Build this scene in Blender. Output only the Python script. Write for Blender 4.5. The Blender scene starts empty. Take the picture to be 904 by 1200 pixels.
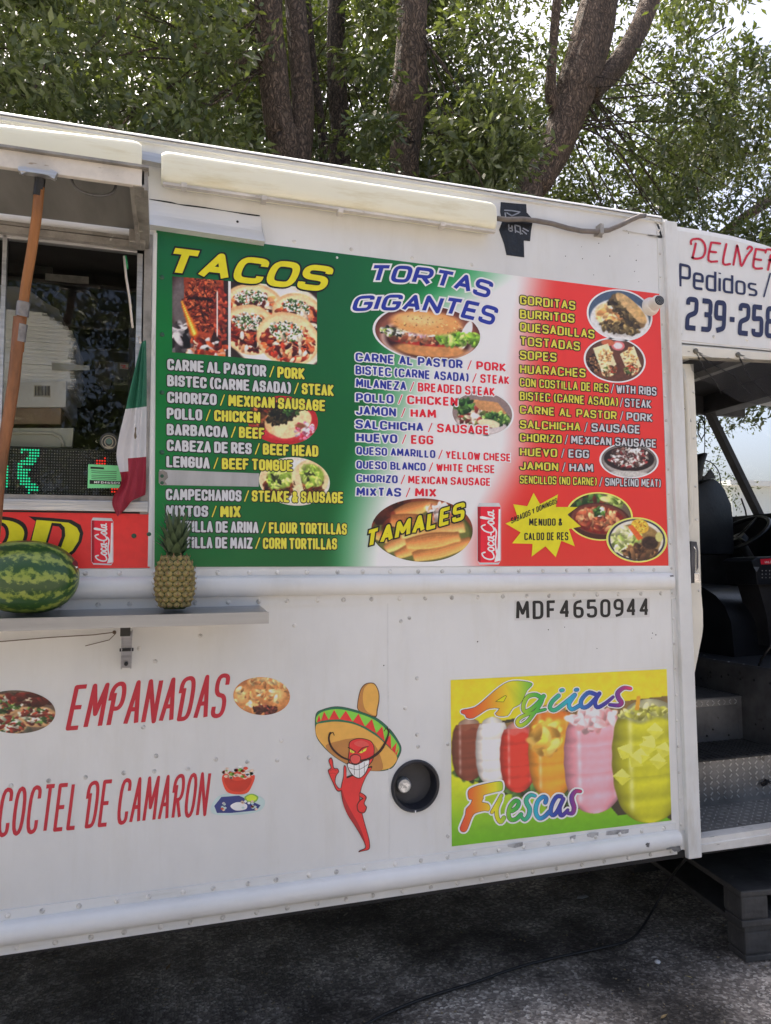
import bpy, bmesh, math, random
import numpy as np
from mathutils import Vector, Matrix, noise
from mathutils.geometry import delaunay_2d_cdt, tessellate_polygon
random.seed(7); rng = np.random.default_rng(7)
S = bpy.context.scene; COL = S.collection
R = math.radians

# ------------------------------------------------------------------ camera
FOC, YAW, PITCH, ROLL = 860.0, R(17.15), R(4.34), R(-0.45)
CAM = Vector((0.0, -2.45, 1.60))
cy, sy, cp, sp = math.cos(YAW), math.sin(YAW), math.cos(PITCH), math.sin(PITCH)
_f = Vector((sy*cp, cy*cp, sp)); _r = Vector((cy, -sy, 0)); _u = _r.cross(_f)
_c, _s = math.cos(ROLL), math.sin(ROLL)
_r, _u = _c*_r + _s*_u, -_s*_r + _c*_u
cam = bpy.data.cameras.new('camera'); co = bpy.data.objects.new('camera', cam); COL.objects.link(co)
cam.sensor_fit = 'HORIZONTAL'; cam.sensor_width = 36; cam.lens = FOC/904*36
cam.clip_start = 0.05; cam.clip_end = 2000
co.matrix_world = Matrix(((_r.x, _u.x, -_f.x, CAM.x), (_r.y, _u.y, -_f.y, CAM.y), (_r.z, _u.z, -_f.z, CAM.z), (0, 0, 0, 1)))
S.camera = co

# ------------------------------------------------------------------ sky and sun
SUN_ELEV, SUN_AZ = R(62), R(-28)       # azimuth measured from +Y (behind the truck) towards +X
wd = bpy.data.worlds.new('World'); S.world = wd; wd.use_nodes = True
nt = wd.node_tree; bg = nt.nodes['Background']
sky = nt.nodes.new('ShaderNodeTexSky'); sky.sky_type = 'NISHITA'; sky.sun_disc = False
sky.sun_elevation = SUN_ELEV; sky.sun_rotation = SUN_AZ
sky.dust_density = 8.0; sky.air_density = 0.7; sky.ozone_density = 0.0
nt.links.new(sky.outputs[0], bg.inputs[0]); bg.inputs[1].default_value = 0.12
sl = bpy.data.lights.new('sun', 'SUN'); so = bpy.data.objects.new('sun', sl); COL.objects.link(so)
sl.energy = 2.6; sl.angle = R(0.6); sl.color = (1, 0.95, 0.86)
sd = Vector((math.sin(SUN_AZ)*math.cos(SUN_ELEV), math.cos(SUN_AZ)*math.cos(SUN_ELEV), math.sin(SUN_ELEV)))
so.rotation_euler = sd.to_track_quat('Z', 'Y').to_euler()
S.view_settings.view_transform = 'Standard'; S.view_settings.look = 'None'
S.view_settings.gamma = 1.0; S.view_settings.exposure = 1.78

# ------------------------------------------------------------------ helpers
def W(px, py, Y=0.0):
    """world point on the plane y = Y for a measured spot"""
    px, py, Y = float(px), float(py), float(Y)
    d = _f + (px-452)/FOC*_r - (py-600)/FOC*_u
    t = (Y-CAM.y)/d.y
    return CAM + d*t
def LS(a, b, n): return [a+(b-a)*i/(n-1) for i in range(n)]
def lin(c):
    return tuple(((v/255)/12.92 if v/255 <= .04045 else (((v/255)+.055)/1.055)**2.4) for v in c)
GAIN = 1.6
def alb(*c, g=GAIN):
    return tuple(min(.86, v*g) for v in lin(c))
def npalb(a, g=GAIN):
    a = np.clip(a, 0, 255)/255.0
    l = np.where(a <= .04045, a/12.92, ((a+.055)/1.055)**2.4)
    return np.minimum(l*g, .86)

class MB:
    def __init__(s): s.v = []; s.f = []; s.m = []; s.c = None
    def add(s, vs, fs, m=0):
        o = len(s.v); s.v += [tuple(v) for v in vs]
        s.f += [tuple(i+o for i in f) for f in fs]; s.m += [m]*len(fs); return s
    def box(s, a, b, m=0):
        x0, x1 = sorted((a[0], b[0])); y0, y1 = sorted((a[1], b[1])); z0, z1 = sorted((a[2], b[2]))
        return s.add([(x0,y0,z0),(x1,y0,z0),(x1,y1,z0),(x0,y1,z0),(x0,y0,z1),(x1,y0,z1),(x1,y1,z1),(x0,y1,z1)],
              [(0,3,2,1),(4,5,6,7),(0,1,5,4),(1,2,6,5),(2,3,7,6),(3,0,4,7)], m)
    def obox(s, c, ax, ay, az, m=0):
        c, ax, ay, az = map(Vector, (c, ax, ay, az))
        vs = [c+i*ax+j*ay+k*az for k in (-1,1) for j in (-1,1) for i in (-1,1)]
        return s.add(vs, [(0,2,3,1),(4,5,7,6),(0,1,5,4),(1,3,7,5),(3,2,6,7),(2,0,4,6)], m)
    def bar(s, p, q, w, h, up=(0,0,1), m=0):
        p, q, up = Vector(p), Vector(q), Vector(up); d = (q-p); x = d.normalized(); y = up.cross(x)
        y = y.normalized() if y.length > 1e-6 else Vector((1,0,0)); z = x.cross(y)
        return s.obox((p+q)/2, d/2, y*w/2, z*h/2, m)
    def prism(s, poly, d, m=0):
        """poly: 3-D points in a plane, d: vector of thickness"""
        n = len(poly); d = Vector(d); P = [Vector(p) for p in poly]
        return s.add(P+[p+d for p in P], [tuple(range(n)), tuple(range(2*n-1, n-1, -1))] +
              [(i, i+n, (i+1) % n+n, (i+1) % n) for i in range(n)], m)
    def tube(s, pts, r, n=8, m=0, caps=True, ref=None):
        P = [Vector(p) for p in pts]; k = len(P); rr = r if isinstance(r, (list, tuple)) else [r]*k
        vs = []; prev = None
        for i in range(k):
            t = (P[min(i+1, k-1)]-P[max(i-1, 0)]).normalized()
            if prev is None:
                a = Vector((0,0,1)) if abs(t.z) < .9 else Vector((1,0,0)); prev = t.cross(a).normalized()
            prev = (prev - t*prev.dot(t)).normalized(); b = t.cross(prev)
            for j in range(n):
                an = 2*math.pi*j/n; vs.append(P[i]+(prev*math.cos(an)+b*math.sin(an))*rr[i])
        fs = [(i*n+j, i*n+(j+1) % n, (i+1)*n+(j+1) % n, (i+1)*n+j) for i in range(k-1) for j in range(n)]
        if caps: fs += [tuple(range(n-1, -1, -1)), tuple((k-1)*n+j for j in range(n))]
        return s.add(vs, fs, m)
    def lathe(s, c, prof, n=24, axis='Z', m=0, caps=True):
        c = Vector(c); vs = []
        for r, h in prof:
            for j in range(n):
                a = 2*math.pi*j/n; x, y = r*math.cos(a), r*math.sin(a)
                vs.append(c + (Vector((x, y, h)) if axis == 'Z' else Vector((x, h, y)) if axis == 'Y' else Vector((h, x, y))))
        k = len(prof)
        fs = [(i*n+j, i*n+(j+1) % n, (i+1)*n+(j+1) % n, (i+1)*n+j) for i in range(k-1) for j in range(n)]
        if caps: fs += [tuple(range(n-1, -1, -1)), tuple((k-1)*n+j for j in range(n))]
        return s.add(vs, fs, m)
    def sweep(s, prof, xs, m=0):
        """prof(x) -> list of (y,z); lofted along X"""
        rows = [[(x, y, z) for y, z in prof(x)] for x in xs]; n = len(rows[0]); vs = sum(rows, [])
        fs = [(i*n+j, (i+1)*n+j, (i+1)*n+j+1, i*n+j+1) for i in range(len(rows)-1) for j in range(n-1)]
        fs += [tuple(range(n)), tuple((len(rows)-1)*n+j for j in range(n-1, -1, -1))]
        return s.add(vs, fs, m)
    def dome(s, c, r, h, nrm=(0,-1,0), n=8, m=0):
        c = Vector(c); nz = Vector(nrm).normalized(); a = nz.orthogonal().normalized(); b = nz.cross(a); vs = []
        for rr, hh in ((1, 0), (.75, .7)):
            for j in range(n):
                t = 2*math.pi*j/n; vs.append(c+(a*math.cos(t)+b*math.sin(t))*r*rr+nz*h*hh)
        vs.append(c+nz*h)
        return s.add(vs, [(j, (j+1) % n, n+(j+1) % n, n+j) for j in range(n)]+[(n+j, n+(j+1) % n, 2*n) for j in range(n)], m)
    def build(s, name, mats, parent=None, smooth=False, kind=None, label=None, bevel=0, loc=None, auto=None):
        me = bpy.data.meshes.new(name); off = Vector((0,0,0))
        p = parent
        while p is not None: off += p.location; p = p.parent
        if parent is None and loc is not None: off = Vector(loc)
        if parent is None and loc is None and kind != 'structure' and s.v:
            q_ = np.array(s.v, float); loc = tuple(((q_.min(0)+q_.max(0))/2)[:2])+(q_[:, 2].min(),); off = Vector(loc)
        A = np.array(s.v, float) - np.array(off)
        me.from_pydata(A.tolist(), [], s.f)
        if not isinstance(mats, (list, tuple)): mats = [mats]
        for m in mats: me.materials.append(m)
        if len(mats) > 1: me.polygons.foreach_set('material_index', s.m)
        if smooth: me.polygons.foreach_set('use_smooth', [True]*len(s.f))
        if bevel or auto or smooth:
            bm = bmesh.new(); bm.from_mesh(me); bmesh.ops.recalc_face_normals(bm, faces=bm.faces)
            if bevel: bmesh.ops.bevel(bm, geom=[e for e in bm.edges if e.is_manifold and e.calc_face_angle(0) > .5], offset=bevel, segments=2, profile=.6, affect='EDGES', clamp_overlap=True)
            if auto:
                for e in bm.edges:
                    e.smooth = not (e.is_manifold and e.calc_face_angle(0) > auto)
            bm.to_mesh(me); bm.free()
            if auto or smooth: me.polygons.foreach_set('use_smooth', [True]*len(me.polygons))
        o = bpy.data.objects.new(name, me); COL.objects.link(o); o.parent = parent
        if parent is None and loc is not None: o.location = loc
        if kind: o['kind'] = kind
        if label: o['label'] = label
        return o

def thing(name, label, cat, loc=(0,0,0), group=None):
    o = bpy.data.objects.new(name, None); COL.objects.link(o); o.location = loc; o.empty_display_size = .1
    o['label'] = label; o['category'] = cat
    if group: o['group'] = group
    return o
def tag(o, label, cat, group=None):
    o['label'] = label; o['category'] = cat
    if group: o['group'] = group
    return o

# ------------------------------------------------------------------ materials
def mat(name, col, rough=.5, metal=0, var=0, vs=6, bump=0, bs=60, spec=.5, coat=0, col2=None, trans=0, wear=None, stretch=None, emit=None, es=1, alpha=None, thr=(.45,.6), detail=6):
    m = bpy.data.materials.new(name); m.use_nodes = True; t = m.node_tree; n = t.nodes; l = t.links
    b = n['Principled BSDF']; b.inputs['Roughness'].default_value = rough; b.inputs['Metallic'].default_value = metal
    b.inputs['Specular IOR Level'].default_value = spec; b.inputs['Coat Weight'].default_value = coat
    b.inputs['Base Color'].default_value = (*col, 1)
    if trans: b.inputs['Transmission Weight'].default_value = trans
    tc = n.new('ShaderNodeTexCoord'); mp = n.new('ShaderNodeMapping'); l.new(tc.outputs['Object'], mp.inputs[0])
    if stretch: mp.inputs['Scale'].default_value = stretch
    out = None
    if var or col2:
        nz = n.new('ShaderNodeTexNoise'); nz.inputs['Scale'].default_value = vs; nz.inputs['Detail'].default_value = detail
        nz.inputs['Roughness'].default_value = .62; l.new(mp.outputs[0], nz.inputs['Vector'])
        rp = n.new('ShaderNodeValToRGB'); l.new(nz.outputs['Fac'], rp.inputs[0])
        c2 = col2 if col2 else tuple(max(0, c*(1-var)) for c in col)
        c1 = col if col2 else tuple(min(.9, c*(1+var*.4)) for c in col)
        rp.color_ramp.elements[0].position = thr[0]-.12 if not col2 else thr[0]; rp.color_ramp.elements[1].position = thr[1]
        rp.color_ramp.elements[0].color = (*c2, 1); rp.color_ramp.elements[1].color = (*c1, 1)
        out = rp.outputs[0]; l.new(out, b.inputs['Base Color'])
    if wear:
        wc, wsc, wth, wstr = wear
        mp2 = n.new('ShaderNodeMapping'); l.new(tc.outputs['Object'], mp2.inputs[0]); mp2.inputs['Scale'].default_value = wstr
        nz = n.new('ShaderNodeTexNoise'); nz.inputs['Scale'].default_value = wsc; nz.inputs['Detail'].default_value = 8
        nz.inputs['Roughness'].default_value = .7; l.new(mp2.outputs[0], nz.inputs['Vector'])
        rp = n.new('ShaderNodeValToRGB'); l.new(nz.outputs['Fac'], rp.inputs[0])
        rp.color_ramp.elements[0].position = wth; rp.color_ramp.elements[1].position = wth+.05
        mx = n.new('ShaderNodeMixRGB'); l.new(rp.outputs[0], mx.inputs[0])
        if out: l.new(out, mx.inputs[1])
        else: mx.inputs[1].default_value = (*col, 1)
        mx.inputs[2].default_value = (*wc, 1); l.new(mx.outputs[0], b.inputs['Base Color'])
    if bump:
        nb = n.new('ShaderNodeTexNoise'); nb.inputs['Scale'].default_value = bs; nb.inputs['Detail'].default_value = 5
        l.new(mp.outputs[0], nb.inputs['Vector']); bp = n.new('ShaderNodeBump'); bp.inputs['Strength'].default_value = bump
        bp.inputs['Distance'].default_value = .01; l.new(nb.outputs['Fac'], bp.inputs['Height']); l.new(bp.outputs[0], b.inputs['Normal'])
    if emit: b.inputs['Emission Color'].default_value = (*emit, 1); b.inputs['Emission Strength'].default_value = es
    if alpha is not None: b.inputs['Alpha'].default_value = alpha
    return m
def flat(name, r, g, b_, rough=.35, g_=GAIN): return mat(name, alb(r, g, b_, g=g_), rough, var=.07, vs=25)
def vcol(name, rough=.35):
    m = bpy.data.materials.new(name); m.use_nodes = True; t = m.node_tree
    a = t.nodes.new('ShaderNodeAttribute'); a.attribute_name = 'Col'
    t.links.new(a.outputs['Color'], t.nodes['Principled BSDF'].inputs['Base Color'])
    b = t.nodes['Principled BSDF']; b.inputs['Roughness'].default_value = rough
    tc = t.nodes.new('ShaderNodeTexCoord'); nz = t.nodes.new('ShaderNodeTexNoise'); nz.inputs['Scale'].default_value = 5; nz.inputs['Detail'].default_value = 3; t.links.new(tc.outputs['Object'], nz.inputs['Vector'])
    bp = t.nodes.new('ShaderNodeBump'); bp.inputs['Strength'].default_value = .4; bp.inputs['Distance'].default_value = .01; t.links.new(nz.outputs['Fac'], bp.inputs['Height']); t.links.new(bp.outputs[0], b.inputs['Normal'])
    return m
# ------------------------------------------------------------------ printed lettering: strokes drawn with a broad pen
def rnd(pts, r, closed=False, n=4):
    out = []; k = len(pts)
    for i, p in enumerate(pts):
        sharp = len(p) > 2 and p[2] == 0; q = Vector((p[0], p[1]))
        if sharp or r <= 0 or (not closed and i in (0, k-1)): out.append(q); continue
        a = Vector(pts[(i-1) % k][:2]); b = Vector(pts[(i+1) % k][:2])
        da, db = a-q, b-q; ra = min(r, da.length*.5); rb = min(r, db.length*.5)
        A = q+da.normalized()*ra; B = q+db.normalized()*rb
        for j in range(n+1):
            t = j/n; out.append((1-t)**2*A + 2*t*(1-t)*q + t*t*B)
    o2 = []
    for p in out:
        if not o2 or (p-o2[-1]).length > .004: o2.append(p)
    if closed and len(o2) > 2 and (o2[0]-o2[-1]).length < .004: o2.pop()
    return o2
def G(ch):
    """skeleton in a unit square: (width, [(closed, points)])"""
    o = 0
    D = {
    'A': (1, [(o, [(0,0),(.5,1.0,0),(1,0)]), (o, [(.2,.34),(.8,.34)])]),
    'B': (1, [(1, [(0,0,0),(0,1,0),(.92,1),(.92,.53),(0,.53,0)]), (1, [(0,.53,0),(1,.53),(1,0),(0,0,0)])]),
    'C': (1, [(o, [(1,.74),(1,1),(0,1),(0,0),(1,0),(1,.26)])]),
    'D': (1, [(1, [(0,0,0),(0,1,0),(1,1),(1,0)])]),
    'E': (.9, [(o, [(1,1),(0,1,0),(0,0,0),(1,0)]), (o, [(0,.5),(.9,.5)])]),
    'F': (.88, [(o, [(1,1),(0,1,0),(0,0)]), (o, [(0,.5),(.85,.5)])]),
    'G': (1, [(o, [(1,.76),(1,1),(0,1),(0,0),(1,0),(1,.48,0),(.55,.48)])]),
    'H': (1, [(o, [(0,0),(0,1)]), (o, [(1,0),(1,1)]), (o, [(0,.5),(1,.5)])]),
    'I': (.0, [(o, [(0,0),(0,1)])]),
    'J': (.85, [(o, [(1,1),(1,0),(0,0),(0,.3)])]),
    'K': (1, [(o, [(0,0),(0,1)]), (o, [(.95,1),(.1,.5,0),(1,0)])]),
    'L': (.82, [(o, [(0,1),(0,0,0),(1,0)])]),
    'M': (1.3, [(o, [(0,0),(0.06,1,0),(.5,.3,0),(.94,1,0),(1,0)])]),
    'N': (1, [(o, [(0,0),(0,1,0),(1,0,0),(1,1)])]),
    'O': (1, [(1, [(0,0),(0,1),(1,1),(1,0)])]),
    'P': (1, [(o, [(0,0),(0,1,0),(1,1),(1,.42),(0,.42,0)])]),
    'Q': (1, [(1, [(0,0),(0,1),(1,1),(1,0)]), (o, [(.6,.3),(1.05,-.08)])]),
    'R': (1, [(o, [(0,0),(0,1,0),(1,1),(1,.45),(0,.45,0)]), (o, [(.5,.45),(1,0)])]),
    'S': (1, [(o, [(1,.76),(1,1),(0,1),(0,.52),(1,.5),(1,0),(0,0),(0,.24)])]),
    'T': (1, [(o, [(0,1),(1,1)]), (o, [(.5,1),(.5,0)])]),
    'U': (1, [(o, [(0,1),(0,0),(1,0),(1,1)])]),
    'V': (1, [(o, [(0,1),(.5,0,0),(1,1)])]),
    'W': (1.35, [(o, [(0,1),(.25,0,0),(.5,.8,0),(.75,0,0),(1,1)])]),
    'X': (1, [(o, [(0,0),(1,1)]), (o, [(0,1),(1,0)])]),
    'Y': (1, [(o, [(0,1),(.5,.48,0),(1,1)]), (o, [(.5,.48),(.5,0)])]),
    'Z': (1, [(o, [(0,1),(1,1,0),(0,0,0),(1,0)])]),
    '/': (.45, [(o, [(0,0),(1,1)])]),
    '-': (.6, [(o, [(0,.45),(1,.45)])]),
    '(': (.32, [(o, [(1,1.05),(0,.85),(0,.15),(1,-.05)])]),
    ')': (.32, [(o, [(0,1.05),(1,.85),(1,.15),(0,-.05)])]),
    '&': (1.05, [(o, [(1,0),(.15,.75),(.2,1),(.7,1),(.72,.7),(0,.35),(0,0),(.6,0),(1,.45)])]),
    '0': (1, [(1, [(0,0),(0,1),(1,1),(1,0)])]),
    '2': (1, [(o, [(0,.8),(0,1),(1,1),(1,.55),(0,.4),(0,0,0),(1,0)])]),
    '3': (1, [(o, [(0,1),(1,1),(1,.52),(.3,.52)]), (o, [(.3,.52),(1,.52),(1,0),(0,0)])]),
    '4': (1, [(o, [(.72,0),(.72,1,0),(0,.3,0),(1,.3)])]),
    '5': (1, [(o, [(1,1),(0.02,1,0),(0,.56,0),(1,.6),(1,0),(0,0),(0,.2)])]),
    '6': (1, [(o, [(.9,1),(0,.9),(0,0),(1,0),(1,.55),(0,.55)])]),
    '8': (1, [(1, [(.06,.53),(.06,1),(.94,1),(.94,.53)]), (1, [(0,0),(0,.53),(1,.53),(1,0)])]),
    '9': (1, [(o, [(.1,0),(1,.1),(1,1),(0,1),(0,.45),(1,.45)])]),
    'e': (.9, [(o, [(0,.38,0),(1,.38,0),(1,.72),(0,.72),(0,0),(1,0)])]),
    'd': (.9, [(o, [(1,1.0),(1,0,0)]), (1, [(1,0,0),(1,.72,0),(0,.72),(0,0)])]),
    'i': (.0, [(o, [(0,0),(0,.7)]), (o, [(0,.93),(0,1.0)])]),
    'o': (.9, [(1, [(0,0),(0,.72),(1,.72),(1,0)])]),
    's': (.85, [(o, [(1,.72),(0,.72),(0,.38),(1,.34),(1,0),(0,0)])]),
    }
    return D[ch]
_gc = {}
SW = {'P': (1, [(0, [(.12,0),(.12,.78)]), (0, [(-.16,.60),(-.14,.86),(.2,1),(.8,1),(1,.8),(1,.52),(.7,.38),(.15,.40)])]),
      'D': (1, [(0, [(-.20,.64),(-.18,.90),(.15,1),(.8,1),(1,.75),(1,.25),(.8,0),(.08,0,0),(.08,.76)])]),
      'R': (1, [(0, [(.12,0),(.12,.78)]), (0, [(-.16,.60),(-.14,.86),(.2,1),(.8,1),(1,.8),(1,.55),(.7,.42),(.15,.42)]), (0, [(.45,.42),(.98,0)])])}
def union2d(polys):
    co_, fc = [], []
    for p in polys:
        o = len(co_); co_ += [Vector((x, y)) for x, y in p]; fc.append(list(range(o, o+len(p))))
    r = delaunay_2d_cdt(co_, [], fc, 0, 1e-5)
    V, F, OF = r[0], r[2], r[5]
    F = [f for f, of in zip(F, OF) if of]
    use = sorted({i for f in F for i in f}); mp = {i: k for k, i in enumerate(use)}
    return [(V[i].x, V[i].y) for i in use], [tuple(mp[i] for i in f) for f in F]
def pen_polys(strokes, tx, ty, grow=0, cap='butt', nd=10):
    """strokes: list of (closed, pts) in glyph space (height 1); elliptical pen tx wide for uprights, ty for bars"""
    px_, py_ = tx+2*grow, ty+2*grow; polys = []
    for cl, pts in strokes:
        q = [Vector((p[0]/px_, p[1]/py_)) for p in pts]; n = len(q)
        if not cl and (grow or cap == 'square'):
            pass
        segs = [(i, (i+1) % n) for i in range(n if cl else n-1)]
        for i, j in segs:
            a, b = q[i].copy(), q[j].copy(); d = b-a
            if d.length < 1e-6: continue
            d.normalize(); nn = Vector((-d.y, d.x))*.5
            if not cl and grow and cap != 'round':
                e = grow/((px_*abs(d.x)+py_*abs(d.y))+1e-9)
                if i == 0: a -= d*e
                if j == n-1: b += d*e
            polys.append([(v.x*px_, v.y*py_) for v in (a+nn, a-nn, b-nn, b+nn)])
        for i in range(n):
            end = (not cl) and i in (0, n-1)
            if end and cap != 'round': continue
            if not cl and False: continue
            k = nd; c = q[i]
            if cap == 'miter' and not end:
                a, b = q[(i-1) % n], q[(i+1) % n]; d1 = (c-a).normalized(); d2 = (b-c).normalized()
                if d1.dot(d2) < .93 and d1.dot(d2) > -.6:
                    m = (d1-d2); m = m.normalized(); L = .5/max(.35, math.sqrt(max(0, (1+d1.dot(d2))/2)))
                    side = 1 if d1.x*d2.y-d1.y*d2.x > 0 else -1
                    n1 = Vector((d1.y, -d1.x))*.5*side; n2 = Vector((d2.y, -d2.x))*.5*side
                    pl = [c, c+n1, c+m*L, c+n2]
                    if side < 0: pl = pl[::-1]
                    polys.append([(v.x*px_, v.y*py_) for v in pl]); 
            polys.append([((c.x+.5*math.cos(2*math.pi*t/k))*px_, (c.y+.5*math.sin(2*math.pi*t/k))*py_) for t in range(k)])
    return polys
def glyph(ch, st, grow):
    key = (ch, st['id'], grow)
    if key in _gc: return _gc[key]
    w0, strokes = G(ch) if not (st.get('sw') and ch in SW) else SW[ch]; w = st['w']*w0; tx, ty, r = st['tx'], st['ty'], st['r']
    out = []
    for cl, pts in strokes:
        P = [((p[0]*w)+tx/2, p[1]*(1-ty)+ty/2)+tuple(p[2:]) for p in pts]
        out.append((cl, rnd(P, r, cl)))
    _gc[key] = (w+tx, *union2d(pen_polys(out, tx, ty, grow, st.get('cap', 'butt'))))
    return _gc[key]
def style(id, w=.5, tx=.18, ty=.16, r=.2, gap=.1, cap='butt', sp=.32): return dict(id=id, w=w, tx=tx, ty=ty, r=r, gap=gap, cap=cap, sp=sp)
def bil(q, u, v):
    """q: TL,TR,BR,BL world points; v=0 bottom, v=1 top"""
    return (q[3]*(1-u)+q[2]*u)*(1-v) + (q[0]*(1-u)+q[1]*u)*v
def text_into(mb, s, st, quad, m, grow=0, lift=0, bend=0, Y=0.0, base=None, rag=0):
    q = [W(p[0], p[1], Y) for p in quad]; x = 0; items = []
    for i, ch in enumerate(s):
        if ch == ' ': x += st['sp']; continue
        gw, V, F = glyph(ch, st, grow); items.append((x, gw, V, F)); x += gw+st['gap']
    tot = max(1e-6, x-st['gap'])
    rr = random.Random(s)
    for gi, (x0, gw, V, F) in enumerate(items):
        lf = lift+(.00018*(gi % 2) if grow else 0)
        dv = rr.uniform(-rag, rag); vs = []
        for a, b in V:
            u = (x0+a)/tot; p = bil(q, u, b+dv+bend*4*u*(1-u)); vs.append((p.x, p.y-lf, p.z))
        mb.add(vs, F, m)
def text(name, parent, runs, mats, Y=0.0, grow=.12, rag=0, bend=0, lift=.0016, kind=None, label=None):
    """runs: (string, style, quad, fill material index); mats[0] is the outline colour"""
    mb = MB()
    for s, st, quad, m in runs:
        if grow: text_into(mb, s, st, quad, 0, grow, lift, bend, Y, rag=rag)
        text_into(mb, s, st, quad, m, 0, lift+.0005, bend, Y, rag=rag)
    o = mb.build(name, mats, parent, kind=kind, label=label)
    return o
def lq(x0, x1, yl, yr, h, X0=None, X1=None):
    """quad of a line of lettering: x0..x1, centre heights yl (at X0) and yr (at X1)"""
    X0 = x0 if X0 is None else X0; X1 = x1 if X1 is None else X1
    f = lambda x: yl+(yr-yl)*(x-X0)/(X1-X0)
    return [(x0, f(x0)-h/2), (x1, f(x1)-h/2), (x1, f(x1)+h/2), (x0, f(x0)+h/2)]
def smooth_poly(pts, n=5):
    P = [Vector(p) for p in pts]; k = len(P); out = []
    for i in range(k):
        a, b, c, d = P[i-1], P[i], P[(i+1) % k], P[(i+2) % k]
        for j in range(n):
            t = j/n
            out.append(.5*((2*b)+(c-a)*t+(2*a-5*b+4*c-d)*t*t+(3*b-a-3*c+d)*t**3))
    return [(p.x, p.y) for p in out]
def decal(mb, pts, m, lift, Y=0.0, smooth=True, n=5):
    p2 = smooth_poly(pts, n) if smooth else list(pts)
    V, F = union2d([p2 if sum(p2[i-1][0]*p2[i][1]-p2[i][0]*p2[i-1][1] for i in range(len(p2))) > 0 else p2[::-1]])
    vs = []
    for x, y in V:
        p = W(x, y, Y); vs.append((p.x, p.y-lift, p.z))
    mb.add(vs, F, m)
def dline(mb, pts, w, m, lift, Y=0.0, taper=None, curve=6):
    """a painted line through photo-measured spots"""
    decal_polys(mb, line_polys(pts, w, taper, curve), m, lift, Y)
def line_polys(pts, w, taper=None, curve=6):
    P = [Vector(p) for p in pts]
    if curve and len(P) > 2:
        Q = []
        for i in range(len(P)-1):
            a, b, c, d = P[max(i-1, 0)], P[i], P[i+1], P[min(i+2, len(P)-1)]
            for j in range(curve):
                t = j/curve; Q.append(.5*((2*b)+(c-a)*t+(2*a-5*b+4*c-d)*t*t+(3*b-a-3*c+d)*t**3))
        P = Q+[P[-1]]
    n = len(P); polys = []
    rad = [w*.5*(taper(i/(n-1)) if taper else 1) for i in range(n)]
    for i in range(n-1):
        d = P[i+1]-P[i]
        if d.length < 1e-6: continue
        d.normalize(); nn = Vector((-d.y, d.x))
        polys.append([tuple(v) for v in (P[i]-nn*rad[i], P[i+1]-nn*rad[i+1], P[i+1]+nn*rad[i+1], P[i]+nn*rad[i])])
    for i in range(n):
        if rad[i] > .25 and (i == 0 or i == n-1 or i % 2 == 0 or not curve): polys.append([(P[i].x+rad[i]*math.cos(t*math.pi/5), P[i].y+rad[i]*math.sin(t*math.pi/5)) for t in range(10)])
    return polys
def decal_polys(mb, polys, m, lift, Y=0.0):
    V, F = union2d(polys); vs = []
    for x, y in V:
        p = W(x, y, Y); vs.append((p.x, p.y-lift, p.z))
    mb.add(vs, F, m)

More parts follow.
